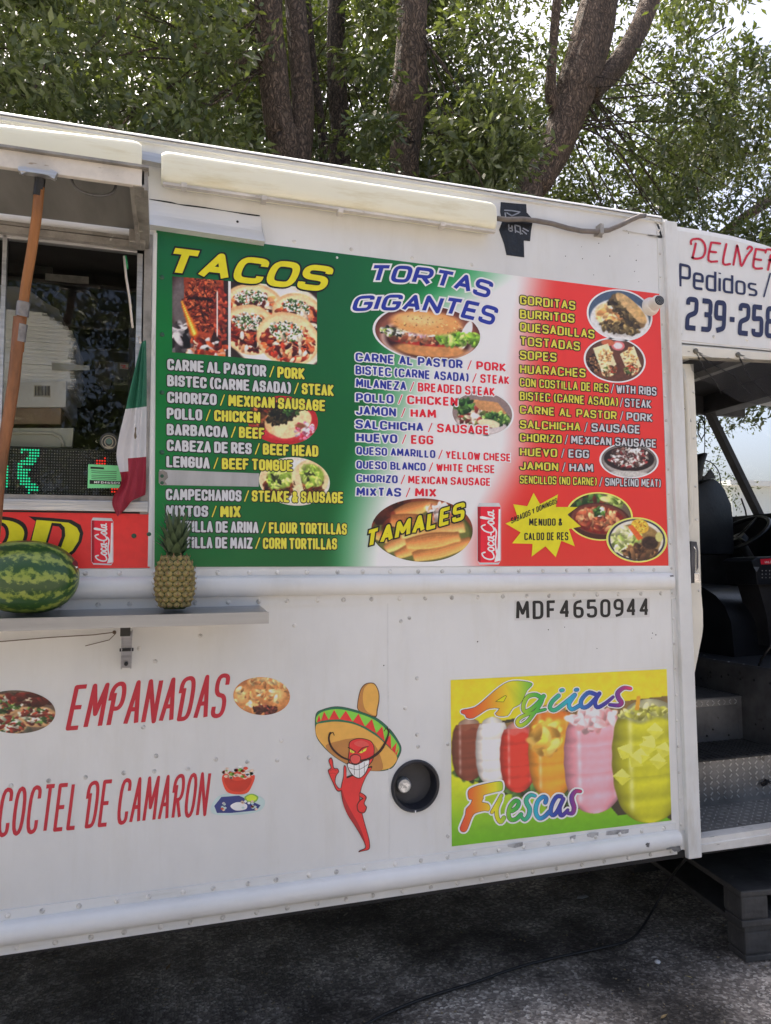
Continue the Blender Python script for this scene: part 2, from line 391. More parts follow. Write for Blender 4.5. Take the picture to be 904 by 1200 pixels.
# ------------------------------------------------------------------ printed photographs of food (colour per vertex)
class Cv:
    def __init__(s, w, h, bg=(200,200,200)):
        s.w, s.h = w, h; s.a = np.ones((h, w, 3))*np.array(bg, float)
        yy, xx = np.mgrid[0:h, 0:w]; s.x = (xx+.5)/w; s.y = (yy+.5)/h; s.asp = w/h
    def noise(s, sc, oct=3):
        out = np.zeros((s.h, s.w)); am = 1; tot = 0
        for o in range(oct):
            n = int(sc*2**o)+2; g = rng.random((n+1, int(n*s.asp)+2)); gy = s.y*(n-1); gx = s.x*(g.shape[1]-2)
            i, j = gy.astype(int), gx.astype(int); fy, fx = gy-i, gx-j
            i = np.clip(i, 0, n-1); j = np.clip(j, 0, g.shape[1]-2)
            out += am*((g[i, j]*(1-fy)+g[i+1, j]*fy)*(1-fx)+(g[i, j+1]*(1-fy)+g[i+1, j+1]*fy)*fx); tot += am; am *= .6
        return out/tot
    def put(s, m, col):
        m = np.clip(m, 0, 1)[..., None]; s.a = s.a*(1-m)+np.array(col, float)*m; return s
    def em(s, cx, cy, rx, ry, rot=0, soft=.12):
        X = (s.x-cx)*s.asp; Y = s.y-cy; c, sn = math.cos(rot), math.sin(rot)
        u, v = X*c+Y*sn, -X*sn+Y*c; rx = rx*s.asp
        return np.clip((1-np.sqrt((u/rx)**2+(v/ry)**2))/soft, 0, 1)
    def ell(s, cx, cy, rx, ry, col, rot=0, soft=.12, tex=0, sc=14):
        m = s.em(cx, cy, rx, ry, rot, soft); c = np.array(col, float)
        if tex: c = c*(1+tex*(s.noise(sc)[..., None]-.5)*2)
        m = m[..., None]; s.a = s.a*(1-m)+c*m; return s
    def pm(s, pts):
        m = np.zeros((s.h, s.w), bool); n = len(pts)
        for i in range(n):
            x1, y1 = pts[i]; x2, y2 = pts[(i+1) % n]
            if y1 == y2: continue
            c = ((y1 > s.y) != (y2 > s.y)) & (s.x < (x2-x1)*(s.y-y1)/(y2-y1)+x1); m ^= c
        return m.astype(float)
    def poly(s, pts, col, tex=0, sc=14):
        m = s.pm(pts)[..., None]; c = np.array(col, float)
        if tex: c = c*(1+tex*(s.noise(sc)[..., None]-.5)*2)
        s.a = s.a*(1-m)+c*m; return s
    def bits(s, n, cx, cy, rx, ry, cols, r=(.02, .05), rot=0, el=2.2, tex=.25):
        c0, s0 = math.cos(rot), math.sin(rot)
        for _ in range(n):
            t = random.random()*6.283; k = math.sqrt(random.random()); u, v = k*math.cos(t)*rx*s.asp, k*math.sin(t)*ry
            X, Y = (u*c0-v*s0)/s.asp, u*s0+v*c0; rr = random.uniform(*r); c = np.array(random.choice(cols), float)*random.uniform(1-tex, 1+tex)
            a = random.random()*3.14; x_, y_ = cx+X, cy+Y
            x0, x1 = int(max(0, (x_-rr*el/s.asp)*s.w-1)), int(min(s.w, (x_+rr*el/s.asp)*s.w+2)); y0, y1 = int(max(0, (y_-rr*el)*s.h-1)), int(min(s.h, (y_+rr*el)*s.h+2))
            if x1 <= x0 or y1 <= y0: continue
            dx = (s.x[y0:y1, x0:x1]-x_)*s.asp; dy = s.y[y0:y1, x0:x1]-y_
            uu, vv = dx*math.cos(a)+dy*math.sin(a), -dx*math.sin(a)+dy*math.cos(a)
            d = np.sqrt((uu/(rr*el))**2+(vv/rr)**2); m = np.clip((1-d)/.3, 0, 1)[..., None]
            hi = np.clip((uu-vv)/rr, -1, 1)[..., None]*.16
            s.a[y0:y1, x0:x1] = s.a[y0:y1, x0:x1]*(1-m)+c*(1-hi)*m
        return s
    def grain(s, k, sc=30):
        s.a *= (1+k*(s.noise(sc, 3)[..., None]-.5)*2); return s
    def at(s, u, v):
        """u right, v down, arrays in 0..1"""
        x = np.clip(u*s.w-.5, 0, s.w-1.001); y = np.clip(v*s.h-.5, 0, s.h-1.001); i, j = y.astype(int), x.astype(int); fy, fx = (y-i)[..., None], (x-j)[..., None]
        A = s.a
        return (A[i, j]*(1-fy)+A[i+1, j]*fy)*(1-fx)+(A[i, j+1]*(1-fy)+A[i+1, j+1]*fy)*fx
M_PRINT = vcol('printed_photo', .3)
def photo(name, cv, quad, parent, lift=.001, Y=0.0, disc=False, res=1.35, label=None, rim=None, rimw=1.4, bow=0):
    """quad TL,TR,BR,BL in photo spots"""
    q = [W(p[0], p[1], Y) for p in quad]
    wpx = math.dist(quad[0], quad[1]); hpx = math.dist(quad[0], quad[3])
    nx, ny = max(8, int(wpx*res)), max(8, int(hpx*res))
    U, V = np.meshgrid(np.linspace(-1, 1, nx), np.linspace(-1, 1, ny))
    if disc: A, B = U*np.sqrt(1-V*V/2), V*np.sqrt(1-U*U/2)
    else: A, B = U, V
    u, v = (A+1)/2, (B+1)/2; C0 = 255*(np.clip(cv.at(u, v), 0, 255)/255)**1.34; C0 = C0*.80+C0.mean(-1, keepdims=True)*.20; C = npalb(C0)
    Q = np.array([list(p) for p in q]); uu, vv = u[..., None], v[..., None]
    P = (Q[0]*(1-uu)+Q[1]*uu)*(1-vv)+(Q[3]*(1-uu)+Q[2]*uu)*vv; P[..., 1] -= lift
    off = Vector((0,0,0)); p_ = parent
    while p_ is not None: off += p_.location; p_ = p_.parent
    me = bpy.data.meshes.new(name); P = P-np.array(off)
    vs = P.reshape(-1, 3); idx = np.arange(nx*ny).reshape(ny, nx)
    fs = np.stack([idx[1:, :-1], idx[1:, 1:], idx[:-1, 1:], idx[:-1, :-1]], -1).reshape(-1, 4)
    me.from_pydata(vs.tolist(), [], fs.tolist()); me.materials.append(M_PRINT)
    ca = me.color_attributes.new('Col', 'FLOAT_COLOR', 'POINT'); C4 = np.concatenate([C, np.ones(C.shape[:2]+(1,))], -1)
    ca.data.foreach_set('color', C4.reshape(-1).astype(np.float32))
    o = bpy.data.objects.new(name, me); COL.objects.link(o); o.parent = parent
    if label: o['label'] = label
    if rim is not None:
        mb = MB(); n = 56; vs = []
        for k in (0, 1):
            for i in range(n):
                t = 2*math.pi*i/n; e = 1+k*2*rimw/((wpx+hpx)/2); a, b = (.5+.5*.985*e*math.cos(t) if not k else .5+.5*e*math.cos(t)), (.5+.5*.985*e*math.sin(t) if not k else .5+.5*e*math.sin(t))
                p = (q[0]*(1-a)+q[1]*a)*(1-b)+(q[3]*(1-a)+q[2]*a)*b; vs.append((p.x, p.y-lift-.0004, p.z))
        mb.add(vs, [(i, (i+1) % n, n+(i+1) % n, n+i) for i in range(n)])
        mb.build('photo_border', rim, o if parent.parent is None and False else parent)
    return o
def rq(x0, y0, x1, y1, sl=0):
    """rectangle of photo spots, sl = fall of the top/bottom edges over the width"""
    return [(x0, y0-sl/2), (x1, y0+sl/2), (x1, y1+sl/2), (x0, y1-sl/2)]
def ZM(x0, y0, s): return lambda *pts: [(x0+x*s, y0+y*s) for x, y in pts]
def WZ(px, py, z=0):
    px, py, z = float(px), float(py), float(z)
    d = _f+(px-452)/FOC*_r-(py-600)/FOC*_u; return CAM+d*((z-CAM.z)/d.z)
def WX(px, py, X):
    px, py, X = float(px), float(py), float(X)
    d = _f+(px-452)/FOC*_r-(py-600)/FOC*_u; return CAM+d*((X-CAM.x)/d.x)
def zl(p, q, Y=0.0):
    """height of a long edge as a function of X, from two measured spots"""
    a, b = W(*p, Y), W(*q, Y); k = (b.z-a.z)/(b.x-a.x)
    return lambda x: a.z+k*(x-a.x)

# ---- materials of the setting and the truck
DIRT = (.30, .27, .23)
M_WHITE = mat('white_paint', (.735,.742,.732), .30, var=.10, vs=1.3, stretch=(1,1,.5), bump=.22, bs=1.7, wear=((.52,.49,.43), 5.0, .66, (1,1,.2)))
def grime(m, sc, st, lo, hi, dark):
    t = m.node_tree; n = t.nodes; l = t.links; b = n['Principled BSDF']; src = b.inputs['Base Color'].links[0].from_socket
    tc = n.new('ShaderNodeTexCoord'); mp = n.new('ShaderNodeMapping'); mp.inputs['Scale'].default_value = st; l.new(tc.outputs['Object'], mp.inputs[0])
    nz = n.new('ShaderNodeTexNoise'); nz.inputs['Scale'].default_value = sc; nz.inputs['Detail'].default_value = 9; nz.inputs['Roughness'].default_value = .72; l.new(mp.outputs[0], nz.inputs['Vector'])
    rp = n.new('ShaderNodeValToRGB'); l.new(nz.outputs['Fac'], rp.inputs[0]); e = rp.color_ramp.elements; e[0].position = lo; e[1].position = hi; e[0].color = (1,1,1,1); e[1].color = (*dark, 1)
    mx = n.new('ShaderNodeMixRGB'); mx.blend_type = 'MULTIPLY'; mx.inputs[0].default_value = 1; l.new(src, mx.inputs[1]); l.new(rp.outputs[0], mx.inputs[2]); l.new(mx.outputs[0], b.inputs['Base Color'])
grime(M_WHITE, 5, (1,1,.16), .50, .80, (.90,.885,.84)); grime(M_WHITE, 1.3, (1,1,1), .45, .75, (.93,.93,.93)); grime(M_WHITE, 90, (1,1,1), .67, .72, (.78,.73,.64))
M_WHITE2 = mat('scuffed_white_paint', (.71,.72,.715), .38, var=.08, vs=3, bump=.1, bs=40, wear=((.22,.22,.22), 7.0, .69, (.5,1,2.2)))
M_POST = mat('post_paint', (.69,.70,.69), .42, var=.08, vs=4, bump=.1, bs=30, wear=((.36,.34,.31), 16.0, .72, (1,1,1)))
M_CREAM = mat('aged_cream_plastic', (.80,.78,.62), .42, var=.06, vs=1.6, stretch=(.3,1,1), bump=.15, bs=25, wear=((.52,.44,.30), 7.0, .68, (.4,1,3)))
M_CREAM_P = mat('cream_door_paint', (.72,.69,.60), .4, var=.08, vs=5, wear=((.34,.28,.2), 12.0, .72, (1,1,.6)))
M_ALU = mat('brushed_aluminium', (.62,.62,.63), .34, .85, var=.25, vs=9, stretch=(.25,1,6), bump=.2, bs=40)
M_ALU_D = mat('tarnished_aluminium', (.30,.285,.26), .55, .35, var=.35, vs=14, bump=.3, bs=50, wear=((.62,.6,.55), 25.0, .64, (1,1,.4)))
M_STEEL = mat('stainless_shelf', (.40,.415,.44), .28, .9, var=.18, vs=3, stretch=(.15,3,3), bump=.08, bs=12)
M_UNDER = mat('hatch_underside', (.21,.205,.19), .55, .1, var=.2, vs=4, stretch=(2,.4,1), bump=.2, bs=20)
M_LIP = mat('hatch_lip_paint', (.62,.58,.52), .5, var=.25, vs=7, wear=((.30,.24,.17), 14.0, .62, (.5,1,2)))
M_BLACK = mat('black_rubber', (.022,.022,.024), .55, var=.4, vs=10, bump=.2, bs=60)
M_BLACKG = mat('black_vinyl', (.012,.014,.018), .33, var=.5, vs=5, bump=.12, bs=50)
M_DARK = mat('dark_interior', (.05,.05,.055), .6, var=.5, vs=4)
M_DARK2 = mat('dark_equipment', (.085,.083,.08), .45, .3, var=.5, vs=9)
M_GREYI = mat('grey_cab_metal', (.12,.12,.122), .5, .35, var=.4, vs=7, bump=.25, bs=30, wear=((.06,.055,.05), 10.0, .6, (1,1,1)))
M_DIAM = mat('diamond_plate_metal', (.22,.217,.21), .42, .45, var=.35, vs=6, bump=.2, bs=50, wear=((.10,.09,.08), 6.0, .6, (1,1,1)))
M_DIAMH = mat('plate_lozenge_metal', (.50,.50,.49), .35, .6, var=.3, vs=8)
M_MAT = mat('black_step_mat', (.03,.03,.03), .75, var=.5, vs=20, bump=.6, bs=120)
M_CHAS = mat('chassis_black', (.016,.015,.015), .8, var=.5, vs=8)
M_TYRE = mat('tyre_rubber', (.02,.02,.02), .8, bump=.4, bs=30)
M_RIV = mat('rivet_paint', (.66,.65,.62), .3, var=.5, vs=60)
M_GREYT = mat('grey_duct_tape', (.46,.46,.46), .4, .3, var=.12, vs=20, stretch=(1,1,.2), bump=.1, bs=80)
M_INK = mat('black_ink', (.008,.008,.009), .35, var=.3, vs=20)
M_NAVY = flat('navy_vinyl', 28, 32, 62)
M_CRIM = flat('crimson_vinyl', 160, 22, 42)
M_WP = flat('white_print', 228, 226, 224, g_=1.35)
M_SIL = flat('silver_print', 196, 197, 200, g_=1.2)
M_YEL = flat('yellow_print', 232, 222, 30, g_=1.0)
M_YEL2 = flat('yellow_print_pale', 214, 206, 70, g_=1.15)
M_BLUE = flat('blue_print', 30, 42, 130)
M_REDP = flat('red_print', 188, 22, 40)
M_GLASS = None
def glass(name, tint, rough=0.0, a=.12):
    m = bpy.data.materials.new(name); m.use_nodes = True; t = m.node_tree; n = t.nodes; n.remove(n['Principled BSDF'])
    tr = n.new('ShaderNodeBsdfTransparent'); tr.inputs[0].default_value = (*tint, 1)
    gl = n.new('ShaderNodeBsdfGlossy'); gl.inputs['Roughness'].default_value = rough
    fr = n.new('ShaderNodeFresnel'); fr.inputs[0].default_value = 1.5
    ad = n.new('ShaderNodeMath'); ad.operation = 'MULTIPLY_ADD'; ad.inputs[1].default_value = 1.0; ad.inputs[2].default_value = a
    t.links.new(fr.outputs[0], ad.inputs[0]); mx = n.new('ShaderNodeMixShader'); t.links.new(ad.outputs[0], mx.inputs[0])
    t.links.new(tr.outputs[0], mx.inputs[1]); t.links.new(gl.outputs[0], mx.inputs[2]); t.links.new(mx.outputs[0], n['Material Output'].inputs[0])
    return m
M_GLASS = glass('window_glass', (.9,.92,.92), .01, .015)
M_WSG = glass('windshield_glass', (.93,.97,.97), 0, .0)
M_ASPH = mat('asphalt', (.05,.048,.046), .85, var=.5, vs=3, bump=.9, bs=45)
def asphalt():
    m = M_ASPH; t = m.node_tree; n = t.nodes; l = t.links; b = n['Principled BSDF']
    tc = n.new('ShaderNodeTexCoord')
    def noi(sc, d, lo, hi, c0, c1):
        z = n.new('ShaderNodeTexNoise'); z.inputs['Scale'].default_value = sc; z.inputs['Detail'].default_value = d; l.new(tc.outputs['Object'], z.inputs['Vector'])
        r = n.new('ShaderNodeValToRGB'); l.new(z.outputs['Fac'], r.inputs[0]); e = r.color_ramp.elements
        e[0].position = lo; e[1].position = hi; e[0].color = (*c0, 1); e[1].color = (*c1, 1); return r
    vo = n.new('ShaderNodeTexVoronoi'); vo.inputs['Scale'].default_value = 95; l.new(tc.outputs['Object'], vo.inputs['Vector'])
    sp = n.new('ShaderNodeSeparateColor'); l.new(vo.outputs['Color'], sp.inputs[0])
    rp = n.new('ShaderNodeValToRGB'); l.new(sp.outputs[0], rp.inputs[0]); e = rp.color_ramp.elements
    e[0].position = .30; e[0].color = (.215,.20,.185,1); e[1].position = .97; e[1].color = (.70,.68,.64,1)
    x = rp.color_ramp.elements.new(.72); x.color = (.41,.385,.35,1)
    st = noi(1.3, 6, .40, .62, (.20,.195,.19), (1.55,1.53,1.5)); st2 = noi(9, 8, .35, .7, (.5,.48,.46), (1.15,1.1,1.05))  # broad stain noise, contrast stretched to paint lit and shaded ground
    m1 = n.new('ShaderNodeMixRGB'); m1.blend_type = 'MULTIPLY'; m1.inputs[0].default_value = 1; l.new(rp.outputs[0], m1.inputs[1]); l.new(st.outputs[0], m1.inputs[2])
    m2 = n.new('ShaderNodeMixRGB'); m2.blend_type = 'MULTIPLY'; m2.inputs[0].default_value = 1; l.new(m1.outputs[0], m2.inputs[1]); l.new(st2.outputs[0], m2.inputs[2])
    l.new(m2.outputs[0], b.inputs['Base Color'])
    bp = n.new('ShaderNodeBump'); bp.inputs['Strength'].default_value = .8; bp.inputs['Distance'].default_value = .006; l.new(vo.outputs['Distance'], bp.inputs['Height']); l.new(bp.outputs[0], b.inputs['Normal'])
    b.inputs['Roughness'].default_value = .75
asphalt()

grime(M_POST, 9, (1,1,.2), .5, .72, (.80,.76,.68)); grime(M_CREAM, 12, (.3,1,2), .5, .75, (.82,.76,.62)); grime(M_WHITE2, 6, (.4,1,3), .52, .74, (.84,.83,.80))
# ------------------------------------------------------------------ ground
mb = MB(); nx, ny = 60, 40; gx = np.concatenate([[-400], np.linspace(-3, 5, nx), [400]]); gy = np.concatenate([[-400], np.linspace(-3, 3, ny), [400]])
vs = []
for y in gy:
    for x in gx:
        ins = -3 < x < 5 and -3 < y < 3
        h = (noise.noise(Vector((x*2.2, y*2.2, 0)))*.012+noise.noise(Vector((x*7, y*7, 3)))*.004)*ins
        vs.append((x, y, h-.006))
k = len(gx)
mb.add(vs, [(j*k+i, j*k+i+1, (j+1)*k+i+1, (j+1)*k+i) for j in range(len(gy)-1) for i in range(k-1)])
mb.build('ground', M_ASPH, smooth=True, kind='structure')

# ------------------------------------------------------------------ the food truck
XL, XA, XB = -4.3, W(788, 600).x, W(803, 600).x      # rear end, corner post
XF = 4.55; YB = 2.05
ZR = W(400, 197).z; ZS = W(400, 1061).z
truck = thing('food_truck', 'white step van food truck covered in menu signs, serving hatch propped open', 'food truck', (0.6, 1.0, 0))
def RB(px, py, px2, py2, Y=0.0): a = W(px, py, Y); b = W(px2, py2, Y); return a, b
# window opening
WX0, WX1 = W(-190, 400).x, W(169, 400).x; WZ0, WZ1 = W(60, 600).z, W(60, 270).z
mb = MB()
FC = W(360+637*.1991, 780+708*.1991); FR = .088; FH = .11
mb.box((XL, 0, ZS+.02), (FC.x-FH, .035, WZ0)); mb.box((FC.x+FH, 0, ZS+.02), (XA+.03, .035, WZ0)); mb.box((FC.x-FH, 0, ZS+.02), (FC.x+FH, .035, FC.z-FH)); mb.box((FC.x-FH, 0, FC.z+FH), (FC.x+FH, .035, WZ0))
vs = []
for j in range(40):
    a = 2*math.pi*j/40; c_, s_ = math.cos(a), math.sin(a); k = FH/max(abs(c_), abs(s_)); vs += [(FC.x+FR*.86*c_, 0, FC.z+FR*.86*s_), (FC.x+k*c_, 0, FC.z+k*s_)]
mb.add(vs, [(2*j, 2*j+1, 2*((j+1) % 40)+1, 2*((j+1) % 40)) for j in range(40)])
mb.box((XL, 0, WZ1), (XA+.03, .035, ZR-.001))
mb.box((XL, 0, WZ0), (WX0, .035, WZ1)); mb.box((WX1, 0, WZ0), (XA+.03, .035, WZ1))
mb.build('side_wall', M_WHITE, truck)
# sheet seams and roof
seam = MB()
for px in (455,):
    x = W(px, 850).x; seam.box((x, -.0012, W(px, 1046).z), (x+.004, 0, W(px, 706).z))
seam.build('panel_seam', M_WHITE2, truck)
def roofp(x):
    P = []
    for i in range(5):
        a = i/4*math.pi/2; P.append((.022-.030*math.cos(a), ZR-.002+.018*math.sin(a)))
    return P+[(.5, ZR+.035), (1.0, ZR+.045), (1.55, ZR+.035), (YB+.01, ZR), (YB, ZR-.03), (.04, ZR-.03), (-.01, ZR-.02)]
mb = MB(); mb.sweep(roofp, [XL-.02, -2, 0, 1, XA]); mb.build('roof', M_WHITE, truck, auto=.6)
mb = MB(); mb.box((XL, YB-.035, .5), (XA+.02, YB, ZR-.03)); mb.box((XL-.02, 0, .5), (XL, YB, ZR-.03)); mb.build('far_wall', M_WHITE, truck)
mb = MB(); mb.box((XL, .04, .50), (XA+.04, YB-.04, .545)); mb.build('floor', M_CHAS, truck)
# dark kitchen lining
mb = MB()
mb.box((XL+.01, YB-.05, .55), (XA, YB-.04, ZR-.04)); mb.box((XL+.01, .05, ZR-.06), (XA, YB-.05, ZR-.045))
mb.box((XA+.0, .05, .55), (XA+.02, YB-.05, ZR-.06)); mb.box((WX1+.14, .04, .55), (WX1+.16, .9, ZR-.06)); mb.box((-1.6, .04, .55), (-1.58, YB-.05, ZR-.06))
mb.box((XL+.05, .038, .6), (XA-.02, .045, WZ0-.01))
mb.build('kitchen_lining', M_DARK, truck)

# ---- rub rails
def rail(name, tL, tR, bT, bB, lb, hb, x1, bulge, rivets, paint):
    a = zl(*tL); b = zl(*bT); c = zl(*bB); d = zl(*lb)
    n = 9
    def prof(x):
        zt, z1, z2, zb = a(x), b(x), c(x), d(x); P = [(.001, zt), (-.0045, zt), (-.0045, z1)]
        for i in range(n+1):
            t = i/n*math.pi; P.append((-.0045-bulge*math.sin(t)**.75, z1+(z2-z1)*(.5-.5*math.cos(t))))
        return P+[(-.0045, zb), (.001, zb)]
    m = MB(); m.sweep(prof, [XL]+list(LS(-1, x1, 14))); r = m.build(name, paint, truck, auto=.9)
    m = MB(); x = XL+.05
    while x < x1-.02:
        for zf, pick in ((lambda x: (a(x)*.45+b(x)*.55), 0), (lambda x: (c(x)*.5+d(x)*.5), 1)):
            xx = x+random.uniform(-.006, .006); m.dome((xx+pick*.03, -.0045, zf(xx)), .0085, .0045)
        x += .0985
    m.build('rail_rivets', M_RIV, r, smooth=True, kind='stuff')
    return r
x1 = W(785, 690).x
rail('belly_rail', ((0, 667.5), (783, 663)), None, ((0, 677), (783, 671.5)), ((0, 704), (783, 691)), ((0, 718), (785, 699.5)), 0, x1, .032, 1, M_WHITE)
rail('skirt_rail', ((0, 1067), (796, 963.5)), None, ((0, 1079), (796, 971.5)), ((0, 1107), (796, 992)), ((0, 1119.5), (796, 1000.3)), 0, W(795, 980).x-.01, .036, 1, M_WHITE2)
# end caps of the rails
for (px, y0, y1, bl) in ((785, 671.5, 691, .032), (794, 971.5, 993, .036)):
    z0, z1 = W(px, y0).z, W(px, y1).z; X = W(px, y1).x-.012
    m = MB(); m.lathe((X, -.002, (z0+z1)/2), [((z0-z1)/2*.98, 0), ((z0-z1)/2*.93, .008), ((z0-z1)/2*.6, .016), (0.001, .018)], 18, 'X'); m.build('rail_end_cap', M_WHITE2, truck, auto=1.0)

# ---- corner post and trim angle
zt, zb = W(785, 262).z, W(806, 1003).z
m = MB(); m.box((XA, -.022, zb-.005), (XB, .06, zt)); m.build('corner_post', M_POST, truck, bevel=.004)
XT = W(782, 600).x
m = MB(); m.box((XT-.0, -.004, W(780, 700).z), (XA, .001, zt-.01)); m.box((XT+.004, -.004, zb+.10), (XA, .001, W(785, 702).z)); t = m.build('trim_angle', M_POST, truck)
m = MB()
for i in range(26): m.dome(((XT+XA)/2-.004, -.004, zb+.12+i*.0985), .006, .004)
m.build('trim_rivets', M_RIV, t, smooth=True, kind='stuff')
# loose rivets on the panels
m = MB()
for px, py in [(480,724),(470,728),(163,760),(182,775),(183,886),(181,904),(220,901),(253,890),(290,893),(325,891),(145,906),(100,911),(57,915),(13,921),(362,888),(489,795),(475,830),(489,861),(490,875),(525,872),(525,980),(168,852),(330,868),(483,302),(553,310),(412,292),(345,283),(395,302),(235,745),(345,733)]:
    p = W(px, py); m.dome(p, .0075, .0035)
m.build('panel_rivets', M_RIV, truck, smooth=True, kind='stuff')
# screws in the menu edge
m = MB()
for px, py in [(190,325),(190,392),(190,460),(190,530),(190,558),(190,566),(157,628),(175,626)]: m.dome(W(px, py, -.003), .008, .004)

m.build('sign_screws', mat('dark_screw', (.02,.09,.05), .3), truck, smooth=True, kind='stuff')
m = MB()
for px, py in [(683,303),(682,289),(663,300),(696,322),(748,287),(746,305),(749,330),(744,318),(715,300),(702,285),(735,270),(737,273),(765,742),(769,744),(764,748),(643,738),(662,735),(700,760),(790,690),(786,695),(450,780),(560,752)]:
    p = W(px, py); m.dome(p, random.uniform(.0015, .0032), .0005, n=6)
m.build('paint_specks', M_INK, truck, kind='stuff')

# ---- flashing over the menu
p = [W(*q) for q in ((172, 233), (306, 254.5), (309, 288.5), (175, 269))]
m = MB(); n = 8; rows = []
for t in LS(0, 1, n+1):
    a, b = p[0].lerp(p[3], t), p[1].lerp(p[2], t); y = -.004-.035*max(0, t-.45)**1.3*2.2; rows.append((Vector((a.x, y, a.z)), Vector((b.x, y, b.z))))
V = [v for r in rows for v in r]; 
m.add(V, [(2*i, 2*i+2, 2*i+3, 2*i+1) for i in range(n)]); m.add([Vector((v.x, .0, v.z)) for v in (rows[0][0], rows[-1][0], rows[-1][1], rows[0][1])]+[rows[0][0], rows[-1][0], rows[-1][1], rows[0][1]], [(0,1,5,4),(1,2,6,5),(2,3,7,6),(3,0,4,7)])
fl = m.build('drip_flashing', mat('flashing_white', (.74,.75,.76), .35, .1, var=.05, vs=5, stretch=(.2,1,4)), truck)
m = MB(); m.dome(W(278.5, 259.5, -.006), .0045, .002); m.build('flashing_screw', M_INK, fl, kind='stuff')
m = MB(); dline(m, [(175, 234), (200, 238), (212, 240.5), (240, 244), (285, 251), (304, 253.5)], 1.2, 0, .0052, taper=lambda t: .5+.9*abs(math.sin(9*t))); m.build('sealant_crack', M_INK, fl)

# ---- awning cases along the roof edge
def case(TL, TR, BR, BL, th, Y, brk):
    a, b, c, d = [W(*q, Y) for q in (TL, TR, BR, BL)]
    cx = (a+b+c+d)/4; ax = ((b+c)-(a+d))/4; hz = ((a-d).z+(b-c).z)/4
    m = MB(); ee = ax.normalized(); L_ = ax.length; vs = []; n = 28; sec = [(-1, .80), (-1+.006/L_, .90), (-1+.016/L_, .97), (-1+.03/L_, 1), (1-.03/L_, 1), (1-.016/L_, .97), (1-.006/L_, .90), (1, .80)]
    for u, k in sec:
        for q in range(n):
            t = 2*math.pi*q/n; c_, s_ = math.cos(t), math.sin(t); yy = abs(c_)**.62*math.copysign(1, c_)*th/2*k; zz_ = abs(s_)**.62*math.copysign(1, s_)*hz*k
            vs.append((cx.x+ax.x*u, Y+th/2+yy, cx.z+ax.z*u+zz_))
    m.add(vs, [(i*n+q, i*n+(q+1) % n, (i+1)*n+(q+1) % n, (i+1)*n+q) for i in range(len(sec)-1) for q in range(n)]+[tuple(range(n-1, -1, -1)), tuple((len(sec)-1)*n+q for q in range(n))])
    o = m.build('awning_case', M_CREAM, truck, auto=.7)
    e = ax.normalized()
    m = MB(); z = -hz; base = Vector((cx.x, Y+th*.45, cx.z+z-.004)); base.y = Y+.016; m.bar(base-ax*.99, base+ax*.99, .018, .009); o2 = m.build('case_rail', M_LIP, o)
    for px, py in brk:
        q = W(px, py, Y-.004); m = MB(); m.box((q.x-.009, Y-.003, q.z-.008), (q.x+.009, Y+.03, q.z+.008)); m.build('rail_clip', M_LIP, o, bevel=.002)
    return o
case((-330, 98), (166, 163), (166, 200), (-330, 150), .08, -.08, [])
case((189, 170.5), (583.5, 236), (583.5, 267), (189, 212.5), .070, -.072, [(216, 216), (310, 231), (400, 246), (520, 262)])
m = MB(); a, b = W(165, 184, -.03), W(190, 189, -.03); m.bar(a, b, .03, .03); m.build('case_joiner', M_ALU, truck)

# ---- cable, tape patch
patch_t = tag(None, '', '') if False else None
tape = thing('black_tape_patch', 'crumpled black tape patch at the end of the long cream awning case', 'tape', W(603, 270))
m = MB()
zz = ZM(560, 220, .2655)
pts = zz((103,62),(160,68),(215,72),(217,108),(245,140),(236,190),(232,235),(204,232),(206,306),(128,296),(118,248),(95,185),(108,150),(100,105))
V, F = union2d([[tuple(p) for p in pts][::-1]]); V3 = [W(x, y, 0) for x, y in V]
m.prism([W(x, y, -.002) for x, y in pts], (0, .0015, 0)); m.build('tape_sheet', mat('black_tape', (.012,.012,.013), .32, var=.5, vs=20, bump=.9, bs=28), tape)
m = MB(); r_ = random.Random(3)
for (a, b) in [((118,100),(150,102)),((150,102),(185,108)),((128,112),(150,125)),((150,125),(180,112)),((120,112),(122,128)),((136,165),(136,190)),((136,190),(152,194)),((152,194),(150,170)),((136,178),(150,180)),((163,165),(166,198)),((163,165),(186,172)),((186,172),(188,205)),((170,192),(195,204)),((196,190),(214,205)),((200,180),(222,192))]:
    dline(m, zz(a, b), 1.5, 0, .003, curve=0)
m.build('tape_print', flat('grey_print', 120, 122, 128), tape, kind='stuff')
m = MB(); zz = ZM(560, 220, .2655)
cp_ = [(88,135),(130,140),(200,138),(260,145),(330,158),(400,178),(460,190),(520,193),(580,186),(630,165),(680,140),(715,125),(738,122)]
dep = [-.04,-.03,-.022,-.02,-.018,-.018,-.018,-.02,-.022,-.025,-.03,-.03,-.02]
P = [W(*zz(q)[0], d) for q, d in zip(cp_, dep)]
m.tube(P, [.0095]*12+[.0095], 10); cab = m.build('roof_cable', mat('grey_brown_cable', (.16,.14,.125), .55, var=.2, vs=30), None, smooth=True)
tag(cab, 'grey-brown cable drooping along the roof edge from the tape patch', 'cable')
m = MB(); q = W(704, 269, -.02); m.box((q.x-.008, -.032, q.z-.02), (q.x+.008, .0, q.z+.02)); m.box((q.x-.018, -.006, q.z-.022), (q.x+.018, .0, q.z-.012)); m.build('cable_clamp', M_ALU_D, cab)
